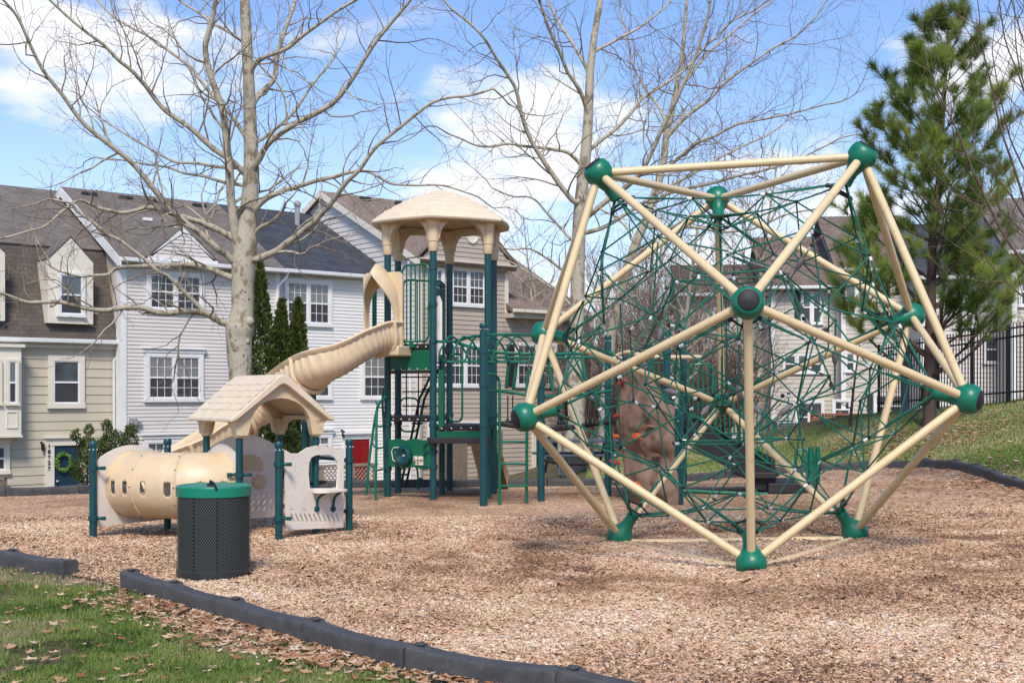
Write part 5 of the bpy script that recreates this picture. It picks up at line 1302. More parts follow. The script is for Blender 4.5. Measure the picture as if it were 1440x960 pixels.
for z, a, b in ((UD - .05, HX[3], HX[4]), (MD - .05, HX[3], HX[4]), (LD - .05, HX[4], HX[5]), (UD - .40, HX[3], HX[4])):
    nrm = Vector(((b - a).normalized().y, -(b - a).normalized().x, 0))
    for i in range(5): mb = MB(); q = a.lerp(b, (i + .8) / 5.6) + nrm * .012 + Vector((0, 0, z)); mb.lathe([(.014, 0), (.012, .012)], align(q, nrm), 8); mb.build('deck_bolt', M['metal'], ps)
# climbing net panel and rails between the decks
mb = MB(); u = (HX[2] - HX[1]).normalized()
for i in range(4): z = MD + .15 + .25 * i; mb.tube([HX[1].lerp(HX[2], .08) + Vector((0, 0, z)), HX[1].lerp(HX[2], .92) + Vector((0, 0, z))], .012, 6)
for i in range(4): q = HX[1].lerp(HX[2], .15 + .23 * i); mb.tube([q + Vector((0, 0, MD)), q + Vector((0, 0, UD - .1))], .012, 6)
mb.build('ladder_grid', M['deck'], ps)
# roof dome
mb = MB(); RC = TC + Vector((0, 0, 0)); rim = 4.52; prof = [(.03, 5.10), (.12, 5.09), (.19, 5.055), (.36, 4.995), (.52, 4.925), (.67, 4.85), (.82, 4.765), (.96, 4.67), (1.08, 4.585), (1.14, 4.54), (1.155, 4.515), (1.145, 4.49)]
step = []
for i in range(len(prof)): step.append(prof[i])
prof2 = []
for (r0, z0), (r1, z1) in zip(prof, prof[1:]):
    prof2.append((r0, z0)); 
    if r0 > .1 and r1 < 1.1: prof2.append((lerp(r0, r1, .93), lerp(z0, z1, .80)))
prof2 += [prof[-1], (1.08, 4.47), (.98, 4.50), (.02, 4.98)]
NN = 72; vs_ = []
for i, (r, z) in enumerate(prof2):
    for k in range(NN):
        th = math.tau * k / NN; hexr = math.cos(math.pi / 6) / math.cos(((th - R(25)) % (math.pi / 3)) - math.pi / 6); f_ = lerp(1, hexr, .62) * 1.06
        vs_.append(RC + Vector((math.cos(th) * r * f_, math.sin(th) * r * f_, z + .004 * math.sin(th * 12 + (i // 2) * 2.4) * (1 if .12 < r < 1.1 else 0))))
m = len(prof2); fs = [(i * NN + k, (i + 1) * NN + k, (i + 1) * NN + (k + 1) % NN, i * NN + (k + 1) % NN) for i in range(m - 1) for k in range(NN)] + [tuple(range(NN)), tuple((m - 1) * NN + k for k in reversed(range(NN)))]
mb.add(vs_, fs); rf = mb.build('domed_roof', M['tan_roof'], ps, angle=14)
def roof_arch(a, b):
    L_ = (b - a).length; u = (b - a).normalized(); o = [(-.07, 4.56), (L_ + .07, 4.56), (L_ + .075, ZS + .02), (L_ - .065, ZS + .02)]
    for i in range(15): th = math.pi * i / 14; o.append((L_ / 2 + (L_ / 2 - .10) * math.cos(th), ZS + .10 + .30 * math.sin(th)))
    o += [(.065, ZS + .02), (-.075, ZS + .02)]; return panel(rf, 'roof_arch', a, u, o, .10, 'tan')
for i in range(6):
    a, b = HX[i], HX[(i + 1) % 6]; roof_arch(a, b)
    mb = MB(); mb.lathe([(.070, -.14), (.076, -.13), (.082, .0), (.082, .015), (.092, .02), (.10, .30), (.14, .40)], Matrix.Translation(a + Vector((0, 0, ZS))), 20, cap=False); mb.build('post_sleeve', M['tan'], rf)
# barriers
def inset(a, b, t0, t1): return a.lerp(b, t0), a.lerp(b, t1)
a, b = inset(HX[3], HX[4], .33, .90); barrier(ps, a, b, UD + .04, UD + 1.27, 5)
mb = MB(); mb.lathe([(.09, 0), (.05, .03), (.03, .09)], Matrix.Translation(a.lerp(b, .35) + Vector((0, -.03, UD - .06))), 4); mb.build('barrier_foot', M['greenpanel'], ps)
a, b = inset(HX[2], HX[3], .1, .9); a = a + Vector((-.35, -.1, 0)); b = b + Vector((-.25, -.05, 0)); barrier(ps, b, a, UD - .1, UD + 1.25, 4)
barrier(ps, HX[2].lerp(HX[1], .1), HX[2].lerp(HX[1], .9), UD + .04, UD + 1.15, 5)
for p in HX:
    for z in (UD + .03, LD, MD): clampring(ps, p.x, p.y, z, .056)
clampring(ps, HX[4].x, HX[4].y, UD + 1.2, .056); clampring(ps, HX[4].x, HX[4].y, UD + .62, .056)
for z in (.93, .80, .56): clampring(ps, HX[4].x, HX[4].y, z, .056, ears=(3.4,))
for z in (1.3, .74, .5): clampring(ps, HX[3].x, HX[3].y, z, .056)
# tall green pipe panel beside the front post, and cream panel strip behind
mb = MB(); q = HX[4] + Vector((.11, .06, 0)); mb.prism([(-.03, 1.15), (.05, 1.2), (.05, 2.1), (-.03, 2.1)], .03, frame(q, Vector((1, .4, 0)))); mb.build('side_panel', M['greenpanel'], ps, smooth=False)
mb = MB(); q = HX[4].lerp(CT, .30); mb.prism([(.0, 2.35), (.10, 2.35), (.10, 3.2), (.06, 3.3), (.0, 3.28)], .03, frame(q, Vector((1, .3, 0)))); mb.build('story_panel', M['cream_panel'], ps, smooth=False)
# activity panel low on the front left face
a, b = HX[3], HX[4]; u = (b - a).normalized(); L_ = (b - a).length
def up_(px): k = k_of(px); return (k * a.y - a.x) / (u.x - k * u.y)
def uz(px, py): s = up_(px); return H - (py - HY) / FX * (a.y + u.y * s)
xs_ = [548, 553, 559, 565, 571, 577, 583, 589, 595, 601, 607]; tops = [617, 618, 616, 617, 619, 618, 616, 617, 619, 618, 617]; bots = [655, 656, 655, 656, 658, 657, 656, 658, 660, 659, 657]
o = [(up_(x), uz(x, y)) for x, y in zip(xs_, bots)] + [(up_(x), uz(x, y)) for x, y in reversed(list(zip(xs_, tops)))]
gp = panel(ps, 'activity_panel', a - Vector((0, .06, 0)), u, o, .03, 'greenpanel'); nA = Vector((u.y, -u.x, 0))
def onp(px, py, o_=.035): return a - Vector((0, .06, 0)) + u * up_(px) + nA * o_ + Vector((0, 0, uz(px, py)))
mb = MB(); mb.lathe([(.0, .035), (.03, .045), (.12, .10), (.155, .085), (.165, .05), (.15, .0)], align(onp(571, 640, .01), nA), 28, cap=False); mb.build('bubble_dial', M['teal'], gp)
mb = MB(); mb.lathe([(.02, 0), (.015, .02)], align(onp(571.5, 640, .055), nA), 10); mb.build('dial_bolt', M['metal'], gp)
mb = MB(); mb.tube([onp(566, 628), onp(556, 629), onp(553, 634), onp(555, 646), onp(558, 648), onp(565, 648)], .008, 5); mb.tube([onp(561, 633), onp(558, 635), onp(559, 642), onp(563, 643)], .007, 5)
mb.build('white_outline', M['white_trim'], gp)
mb = MB(); q = onp(590, 647, .022); mb.prism([(-.095, -.07), (.095, -.07), (.095, .07), (-.095, .07)], .02, frame(q, u)); pl = mb.build('picture_tile', M['cream_panel'], gp, smooth=False)
mb = MB()
for x0, x1, y0, y1 in ((585, 585, 642, 652), (590, 590, 641, 652), (594.5, 594.5, 643, 650), (583, 597, 646.5, 646.5), (588, 592, 650, 650)): mb.tube([onp(x0, y0, .034), onp(x1 + .01, y1, .034)], .010, 4)
mb.build('tile_figure', M['lattice'], pl)
mb = MB(); mb.lathe([(.022, 0), (.02, .012)], align(onp(585.5, 650, .034), nA), 10); mb.build('tile_knob', M['greenpanel'], pl)
# slide hood
hc = Vector((k_of(539) * 19.95, 19.95, 0)); hn = Vector((-.42, -.91, 0)).normalized(); hu = Vector((-hn.y, hn.x, 0)); hu = hu if hu.x > 0 else -hu
# panel with arched opening
o = [(-.36, UD - .06), (-.36, 3.60), (-.30, 3.66), (.30, 3.66), (.36, 3.60), (.36, UD - .06), (.27, UD - .06)] + [(.27 * math.cos(math.pi * i / 14), 3.02 + .42 * math.sin(math.pi * i / 14)) for i in range(15)] + [(-.27, UD - .06)]
panel(ps, 'slide_entry_panel', hc, hu, o, .04, 'tan')
mb = MB(); vs_ = []; NA = 22; rings = [(0.02, .31, .58, 0), (.12, .315, .60, .02), (.24, .31, .57, .03), (.34, .285, .50, .01), (.38, .27, .44, -.02), (.36, .255, .42, -.03), (.24, .27, .50, 0), (.02, .275, .50, 0)]
for d, w, hgt, dz in rings:
    for i in range(NA + 1):
        t = i / NA; th = math.pi * t; x = w * math.cos(th); pk_ = math.sin(th); z = 3.02 + dz + hgt * (pk_ ** .8) + .16 * max(0, 1 - abs(t - .5) * 4) ** 1.5
        drop = -.16 * (1 - pk_) ** 4; out_ = d * (.22 + .78 * pk_); vs_.append(hc + hu * x + hn * out_ + Vector((0, 0, z + drop)))
nn = NA + 1; fs = [(i * nn + j, i * nn + j + 1, (i + 1) * nn + j + 1, (i + 1) * nn + j) for i in range(len(rings) - 1) for j in range(NA)]
mb.add(vs_, fs); mb.build('slide_hood', M['tan'], ps, angle=60)
mb = MB(); mb.box(hc + Vector((.12, .05, UD - .12)), (.55, .5, .16), Matrix.Rotation(math.atan2(hu.y, hu.x), 3, 'Z')); mb.build('entry_step', M['tan'], ps, bevel=.02)
# slide: moulded trough following a 3-D path
path = [pt(549, 481, 20.0), pt(530, 483, 19.75), pt(508, 494, 19.45), pt(480, 512, 19.2), pt(452, 524, 19.1), pt(425, 538, 19.35), pt(400, 556, 19.8), pt(372, 580, 20.1), pt(340, 600, 20.0), pt(305, 622, 19.7), pt(272, 642, 19.4), pt(245, 655, 19.2), pt(225, 668, 19.1), pt(200, 676, 19.0)]
path = smooth_path(path, 12); NP = len(path); sec = []
WT = .30
for a_d in [(-.345, .20), (-.37, .235), (-.345, .265), (-.305, .262), (-.275, .225), (-.27, .13), (-.25, .0), (-.17, -.10), (0, -.13), (.17, -.10), (.25, .0), (.27, .13), (.275, .225), (.305, .262), (.345, .265), (.37, .235), (.345, .20),
            (.305, .18), (.295, .10), (.272, -.02), (.19, -.13), (0, -.165), (-.19, -.13), (-.272, -.02), (-.295, .10), (-.305, .18)]: sec.append(a_d)
vs_ = []; ks = len(sec); rib_idx = []
for i, p in enumerate(path):
    t = (path[min(i + 1, NP - 1)] - path[max(i - 1, 0)]).normalized(); fr_ = i / (NP - 1)
    s = t.cross(Vector((0, 0, 1))).normalized(); bank = -.22 - .12 * math.sin(fr_ * math.pi * 2.1 - .2); up = s.cross(t).normalized()
    s2 = s * math.cos(bank) + up * math.sin(bank); up2 = -s * math.sin(bank) + up * math.cos(bank)
    rb = 1.0 + (.07, .0, .0)[i % 3]
    for j, (x, z) in enumerate(sec):
        k_ = rb if 17 <= j else 1.0; vs_.append(p + s2 * x * 1.02 * k_ + up2 * (z * (k_ if z < 0 else 1)))
fs = [(i * ks + j, i * ks + (j + 1) % ks, (i + 1) * ks + (j + 1) % ks, (i + 1) * ks + j) for i in range(NP - 1) for j in range(ks)] + [tuple(range(ks)), tuple((NP - 1) * ks + j for j in reversed(range(ks)))]
mb = MB(); mb.add(vs_, fs); sl = mb.build('wave_slide', M['slide_tan'], ps, angle=42)
for fi in (.055, .36, .60, .80):
    i = int(fi * (NP - 1)); mb = MB(); ring = []
    t = (path[i + 1] - path[i - 1]).normalized(); s = t.cross(Vector((0, 0, 1))).normalized(); fr_ = i / (NP - 1); bank = -.22 - .12 * math.sin(fr_ * math.pi * 2.1 - .2); up = s.cross(t).normalized(); s2 = s * math.cos(bank) + up * math.sin(bank); up2 = -s * math.sin(bank) + up * math.cos(bank)
    for x, z in [(-.36, .24), (-.33, .10), (-.305, -.03), (-.21, -.16), (0, -.20), (.21, -.16), (.305, -.03), (.33, .10), (.36, .24)]: ring.append(path[i] + s2 * x + up2 * z)
    mb.tube(smooth_path(ring, 3), .036, 8); mb.build('slide_joint', M['slide_tan'], sl)
for q, r_ in ((path[int(.36 * NP)], .05), (path[int(.62 * NP)], .045)): mb = MB(); mb.tube([Vector((q.x + .05, q.y + .12, ground_z(q.x, q.y) - .05)), Vector((q.x + .05, q.y + .12, q.z - .12))], r_, 12); mb.build('slide_support', M['teal'], ps)
sp2 = Vector((k_of(428.5) * 19.9, 19.9, 0)); post(ps, sp2.x, sp2.y, H - (585 - HY) / FX * 19.9, .05)
# curved climbers on the left of the tower
def P3(px, py, Y): return pt(px, py, Y)
for pts_, r in (([P3(515, 696, 19.9), P3(519, 650, 19.9), P3(528, 585, 20.0), P3(535, 565, 20.1), P3(546, 556, 20.3)], .021), ([P3(528, 702, 19.6), P3(529, 640, 19.6), P3(530, 580, 19.7), P3(534, 566, 19.9), P3(543, 559, 20.1)], .021), ([P3(541, 697, 20.4), P3(540, 610, 20.4), P3(538, 560, 20.4), P3(543, 540, 20.5)], .02)):
    bar('climber_rail', pts_, r, ps, sm=5)
for z in (.25, .6, .95, 1.3, 1.6):
    a_ = lerp(0, 1, z / 1.7); bar('climber_rung', smooth_path([P3(lerp(516, 529, a_), 557 - (z - H) * FX / 19.9, 19.9), P3(lerp(524, 533, a_), 557 - (z - .09 - H) * FX / 19.7, 19.65), P3(lerp(536, 541, a_), 557 - (z - .1 - H) * FX / 20.3, 20.3)], 4), .014, ps)
bar('climber_rail', [P3(560, 676, 22.0), P3(563, 660, 22), P3(585, 655, 22), P3(588, 690, 22)], .018, ps, sm=4)
# access ladder behind the tower: two black rails with green treads
for dx in (0, 7):
    bar('ladder_rail', [P3(560 + dx, 700, 22.4), P3(590 + dx, 560, 21.9), P3(612 + dx, 515, 21.7)], .022, ps, 'deck')
for i in range(7): z = .3 + i * .3; f_ = i / 6; bar('ladder_tread', [P3(lerp(560, 600, f_), 557 - (z - H) * FX / 22, 22.1), P3(lerp(575, 612, f_), 557 - (z - H) * FX / 22, 22.3)], .018, ps)
bar('handrail', rounded_loop(P3(563, 0, 22.3).xy.to_3d(), P3(588, 0, 22.3).xy.to_3d(), 1.05, 1.65, .1), .017, ps)
bar('handrail', rounded_loop(P3(632, 0, 20.5).xy.to_3d(), P3(650, 0, 20.3).xy.to_3d(), LD + .05, LD + 1.15, .1), .018, ps)
# overhead loops
QA = Vector((k_of(680) * 18.65, 18.65, 0)); QB = Vector((k_of(761) * 19.5, 19.5, 0)); QC = Vector((k_of(687.5) * 19.35, 19.35, 0))
post(ps, QA.x, QA.y, H + (HY - 455) / FX * 18.65, .058); post(ps, QB.x, QB.y, H + (HY - 517) / FX * 19.5, .056)
QD = Vector((k_of(696.5) * 20.2, 20.2, 0))
zl = H + (HY - 474) / FX * 19.0; zb_ = H + (HY - 509) / FX * 19.0
bar('overhead_rail', [P3(610, 480, 19.9), P3(640, 480, 19.4), P3(660, 474, 19.1), P3(683, 471, 18.9), P3(716, 470, 18.9), P3(752, 471, 19.2)], .022, ps, sm=5)
bar('overhead_rail', [P3(640, 481, 20.2), P3(690, 494, 20.0), P3(760, 498, 20.0), P3(862, 496, 20.3)], .028, ps, sm=4)
bar('overhead_rail', [P3(690, 502, 19.6), P3(760, 503, 19.6), P3(862, 502, 19.9)], .022, ps, sm=4)
for i, px in enumerate((652, 671, 690, 709, 728, 745)):
    mb = MB(); lp = [(-19, 473), (-23, 478), (-30, 492), (-31, 499), (-27, 507), (-19, 508.5), (-4, 508.5), (0, 505), (1, 498), (-8, 480), (-14, 474)]
    mb.tube([P3(px + a_ + (a_ + 15) * .2, y, 18.95 + .012 * (a_ + 31) + .02 * i) for a_, y in lp], .016, 8, closed=True); mb.build('overhead_loop', M['green'], ps)
bar('loop_rail', [P3(628, 508.8, 19.0), P3(742, 508.8, 19.15)], .015, ps)
# arched ladder
LY = 18.95
bar('ladder_rail', [P3(682, 526, 18.65), P3(694, 526.5, 18.8), P3(701, 533, LY), P3(702.5, 545, LY), P3(702.5, 600, LY), P3(702.5, 708, LY)], .024, ps, sm=4)
bar('ladder_rail', [P3(746, 520, LY), P3(741.5, 530, LY), P3(741, 545, LY), P3(741, 600, LY), P3(740.5, 706, LY + .2)], .024, ps, sm=4)
for py in (621, 652, 683): bar('ladder_rung', [P3(702, py, LY), P3(741, py, LY + .1)], .018, ps)
# lower bridge: sagging rails, chains with pods, black walking beam
bar('bridge_rail', [P3(690, 549, 19.6), P3(715, 551, 19.5), P3(760, 557, 19.5), P3(810, 556, 19.7), P3(860, 549, 20.1)], .026, ps, sm=4)
bar('bridge_beam', [P3(700, 595, 19.4), P3(760, 603, 19.5), P3(810, 600, 19.8), P3(858, 592, 20.1)], .04, ps, 'deck', sm=4)
bar('bridge_beam', [P3(756, 645, 21.6), P3(800, 652, 21.8), P3(862, 650, 22)], .035, ps, 'deck', sm=4)
for px, Y in ((714, 19.45), (721, 19.5), (746, 19.5), (787, 19.6), (795, 19.7), (826, 19.85), (833, 19.9)):
    t_ = MB(); t_.tube([P3(px, 556, Y), P3(px, 590, Y)], .012, 6); ch = t_.build('chain', M['blackplastic'], ps)
    mb = MB(); mb.lathe([(.012, .07), (.03, .04), (.045, 0), (.04, -.03), (.0, -.04)], Matrix.Translation(P3(px, 594, Y)), 10); mb.build('foot_pod', M['blackplastic'], ch)
for (a_, b_) in (((716, 505), (712, 546)), ((727, 505), (722, 548)), ((818, 503), (824, 534)), ((770, 505), (778, 550))):
    bar('hanger', [P3(*a_, 19.7), P3(*b_, 19.65)], .03, ps, 'greenpanel')
PE = Vector((k_of(855) * 20.6, 20.6, 0)); post(ps, PE.x, PE.y, H + (HY - 472) / FX * 20.6, .056)
PF = Vector((k_of(938) * 18.95, 18.95, 0)); PG = Vector((k_of(961) * 20.2, 20.2, 0)); post(ps, PF.x, PF.y, H + (HY - 466) / FX * 18.95, .058); post(ps, PG.x, PG.y, H + (HY - 478) / FX * 20.2, .056)
for p in (QA, QB, PE, PF, PG):
    for z in (1.25, 1.85, 2.35): clampring(ps, p.x, p.y, z, .057)
# far deck with small tan slide behind
PH = Vector((k_of(880) * 21.0, 21.0, 0))
deckpoly('far_deck', [Vector((k_of(862) * 20.4, 20.4, 0)), PF, PG + Vector((.5, .6, 0)), Vector((k_of(872) * 21.5, 21.5, 0))], 1.3)
mb = MB()
for (xa, xb) in (((648, 668), (674, 692)), ((700, 712), (714, 716))): pass
def board(name, pxs, Ya, Yb, m):
    mb = MB(); pts_ = [P3(x, y, Y) for (x, y), Y in zip(pxs, (Ya, Ya, Yb, Yb))]; nn = Vector((0, .05, 0)); mb.add(pts_ + [p + nn for p in pts_], [(0, 1, 2, 3), (7, 6, 5, 4), (0, 4, 5, 1), (1, 5, 6, 2), (2, 6, 7, 3), (3, 7, 4, 0)]); return mb.build(name, M[m], ps, smooth=False)
board('small_slide_side', [(655, 600), (667, 600), (682, 692), (694, 692)][:2] + [(692, 692), (679, 692)], 21.2, 22.0, 'tan')
mb = MB(); pts_ = [P3(668, 600, 21.2), P3(688, 600, 21.0), P3(716, 690, 22.1), P3(693, 692, 22.3)]; mb.add(pts_ + [p + Vector((0, .04, 0)) for p in pts_], [(0, 1, 2, 3), (7, 6, 5, 4), (0, 4, 5, 1), (1, 5, 6, 2), (2, 6, 7, 3), (3, 7, 4, 0)]); mb.build('small_slide_bed', M['rock'], ps, smooth=False)
board('small_slide_side', [(700, 640), (707, 640), (716, 668), (712, 692)], 21.6, 22.3, 'tan')
# climbing wall: a thick moulded slab with relief
wa = Vector((k_of(868) * 19.75, 19.75, 0)); wb = Vector((k_of(953) * 18.75, 18.75, 0)); wu = (wb - wa).normalized(); wn = Vector((wu.y, -wu.x, 0)); WL = (wb - wa).length
def wl(px): k = k_of(px); return (k * wa.y - wa.x) / (wu.x - k * wu.y)
def wz(px, py): return H - (py - HY) / FX * (wa.y + wu.y * wl(px))
lft = [(903, 716), (897, 700), (889, 678), (884, 655), (874, 625), (869, 600), (868, 575), (869, 545), (871, 524), (876, 517)]
rgt = [(962, 716), (963, 700), (963, 665), (962, 640), (960, 610), (956, 578), (946, 574), (931, 560), (916, 540), (898, 516)]
lz = [wz(*q) for q in lft]; ls = [wl(q[0]) for q in lft]; rz2 = [wz(*q) for q in rgt]; rs = [wl(q[0]) for q in rgt]
NU, NV = 34, 60; zmax = lz[-1] - .0; vs_ = []
def relief(s, z):
    p = Vector((s * 2.3, z * 2.3, 4)); r = noise.noise(p * .8) * .10 + abs(noise.noise(p * 1.4)) * .09 + noise.noise(p * 4.5) * .025; r += .05 * math.sin(z * 6 + 3 * noise.noise(Vector((s * 1.5, z * 1.5, 1)))); return r
for side in (0, 1):
    for i in range(NV + 1):
        z = lerp(-.05, zmax, i / NV); s0 = interp(z, lz, ls); s1 = interp(z, rz2, rs)
        for j in range(NU + 1):
            t = j / NU; s = lerp(s0, s1, t); e = min(1, min(t, 1 - t) * 9, (NV - i) / 4); d = (.10 + relief(s, z)) * (.3 + .7 * e) if side == 0 else -.03
            lean = -.10 * z; vs_.append(wa + wu * s + wn * (d + .12 + lean) + Vector((0, 0, z)))
n1_ = NU + 1; off = (NV + 1) * n1_; fs = []
for i in range(NV):
    for j in range(NU): q = i * n1_ + j; fs += [(q, q + 1, q + n1_ + 1, q + n1_), (off + q, off + q + n1_, off + q + n1_ + 1, off + q + 1)]
    for j in (0, NU): q = i * n1_ + j; fs.append((q, q + n1_, off + q + n1_, off + q) if j == 0 else (q, off + q, off + q + n1_, q + n1_))
for j in range(NU): q = NV * n1_ + j; fs.append((q, q + 1, off + q + 1, off + q))
mb = MB(); mb.add(vs_, fs); cw = mb.build('climbing_wall', M['rock'], ps, angle=60)
for px, py, m, s in ((908, 614, 'hold_orange', 1.1), (915, 683, 'hold_orange', 1.3), (876, 649, 'hold_red', .9), (873, 538, 'hold_red', .8), (876, 613, 'hold_orange', .7), (880, 585, 'hold_red', .6), (932, 640, 'rock', .9), (925, 600, 'rock', .8)):
    q = wa + wu * wl(px) + wn * (.26 + relief(wl(px), wz(px, py)) - .10 * wz(px, py)) + Vector((0, 0, wz(px, py))); mb = MB()
    vs_ = []; F_ = []
    for a_ in range(12):
        th = math.tau * a_ / 12; rr = (1 + .25 * math.sin(th * 2 + px)) * .075 * s; vs_.append(q + wu * rr * math.cos(th) * 1.25 + Vector((0, 0, rr * math.sin(th) * .75)) - wn * .05)
        vs_.append(q + wu * rr * .7 * math.cos(th) * 1.2 + Vector((0, 0, rr * .6 * math.sin(th) + .012)) + wn * .045)
    for a_ in range(12): b_ = (a_ + 1) % 12; F_.append((2 * a_, 2 * b_, 2 * b_ + 1, 2 * a_ + 1))
    F_.append(tuple(2 * a_ + 1 for a_ in range(12))); mb.add(vs_, F_); mb.build('hand_hold', M[m], cw)
mb = MB(); q = PF + Vector((.03, -.05, 0)); vs_ = [wa + wu * s + wn * d + Vector((0, 0, z)) for s, d, z in ()]
mb.prism([(wl(957), -.05), (wl(966), -.05), (wl(966), 1.42), (wl(957), 1.5)], .05, frame(wa + wn * .10, wu)); mb.build('wall_bracket', M['teal'], ps, smooth=False)
mb = MB()
for py in (592, 616, 650, 676, 700): mb.lathe([(.012, 0), (.01, .01)], align(wa + wu * wl(961.5) + wn * .126 + Vector((0, 0, wz(961, py))), wn), 8)
mb.build('wall_bolts', M['metal'], ps)
# tan arch over the entry of the far deck
bar('entry_arch', [P3(862, 505, 20.3), P3(870, 499, 20.3), P3(885, 495, 20.1), P3(900, 499, 19.9), P3(930, 502, 19.6), P3(985, 502, 20.0)], .035, ps, 'tan', sm=4)
# stairs descending to the right, with green railings
SY0, SY1 = 19.9, 21.0
def stringer(Y):
    o = [(952, 592), (985, 588), (1000, 598), (1090, 645), (1092, 690), (1062, 688), (1050, 672), (952, 618)]
    mb = MB(); pts_ = [P3(x, y, Y) for x, y in o]; n = len(pts_); nn = Vector((0, .06, 0)); mb.add(pts_ + [p + nn for p in pts_], [tuple(range(n)), tuple(range(2 * n - 1, n - 1, -1))] + [(i, n + i, n + (i + 1) % n, (i + 1) % n) for i in range(n)]); mb.build('stair_stringer', M['blackplastic'], ps, smooth=False)
stringer(SY0); stringer(SY1)
for i in range(6):
    f_ = i / 5; q0, q1 = P3(lerp(985, 1085, f_), lerp(594, 668, f_), SY0), None; mb = MB(); mb.box(Vector((q0.x, (SY0 + SY1) / 2 + .03, q0.z)), (.28, SY1 - SY0 - .07, .05)); mb.build('stair_tread', M['deck'], ps, smooth=False)
mb = MB(); q = P3(1112, 690, SY0 - .2); mb.box(Vector((q.x + .05, (SY0 + SY1) / 2, .22)), (.78, SY1 - SY0 + .3, .16)); mb.build('bottom_step', M['deck'], ps, smooth=False, bevel=.015)
mb = MB(); mb.box(Vector((q.x - .45, (SY0 + SY1) / 2, .42)), (.5, SY1 - SY0 + .2, .10)); mb.build('bottom_step', M['deck'], ps, smooth=False, bevel=.015)
for Y in (SY0 - .03, SY1 + .05):
    mb = MB()
    for (x0, t0, b0, x1, t1, b1, nb) in ((968, 512, 585, 1002, 512, 592, 4), (1006, 530, 604, 1046, 556, 626, 5), (1050, 562, 630, 1086, 588, 652, 4)):
        lp = []
        for (x, y) in ((x0, b0 - 4), (x0, t0 + 5), (x0 + 4, t0 + 1), (x1 - 4, t1 - 1), (x1, t1 + 4), (x1, b1 - 4), (x1 - 4, b1), (x0 + 4, b0 + 1)): lp.append(P3(x, y, Y))
        mb.tube(lp, .018, 8, closed=True)
        for i in range(1, nb + 1): f_ = i / (nb + 1); mb.tube([P3(lerp(x0, x1, f_), lerp(t0, t1, f_), Y), P3(lerp(x0, x1, f_), lerp(b0, b1, f_), Y)], .012, 6)
    mb.build('stair_railing', M['green'], ps)
for x, t0 in ((1113, 631), (1118, 631), (1150, 625)):
    pass
for k_, Y in ((0, SY0 - .1), (1, SY1 + .2)):
    mb = MB(); mb.tube([P3(1140 + 10 * k_, 694, Y), P3(1140 + 10 * k_, 628, Y)], .04, 10); mb.build('rail_post', M['green'], ps)
    mb = MB(); lp = [P3(x + 10 * k_, y, Y) for x, y in ((1118, 688), (1118, 640), (1121, 634), (1130, 631), (1134, 634), (1135, 640), (1135, 688), (1131, 691), (1122, 691))]; mb.tube(lp, .018, 8, closed=True); mb.build('stair_railing', M['green'], ps)
bar('ground_rail', [P3(945, 688, 20.0), P3(1000, 692, 19.8), P3(1060, 694, 19.8), P3(1100, 695, 19.8)], .03, ps)
barrier(ps, P3(905, 0, 21.4).xy.to_3d(), P3(955, 0, 21.2).xy.to_3d(), 1.3, 2.25, 6)
#PART5

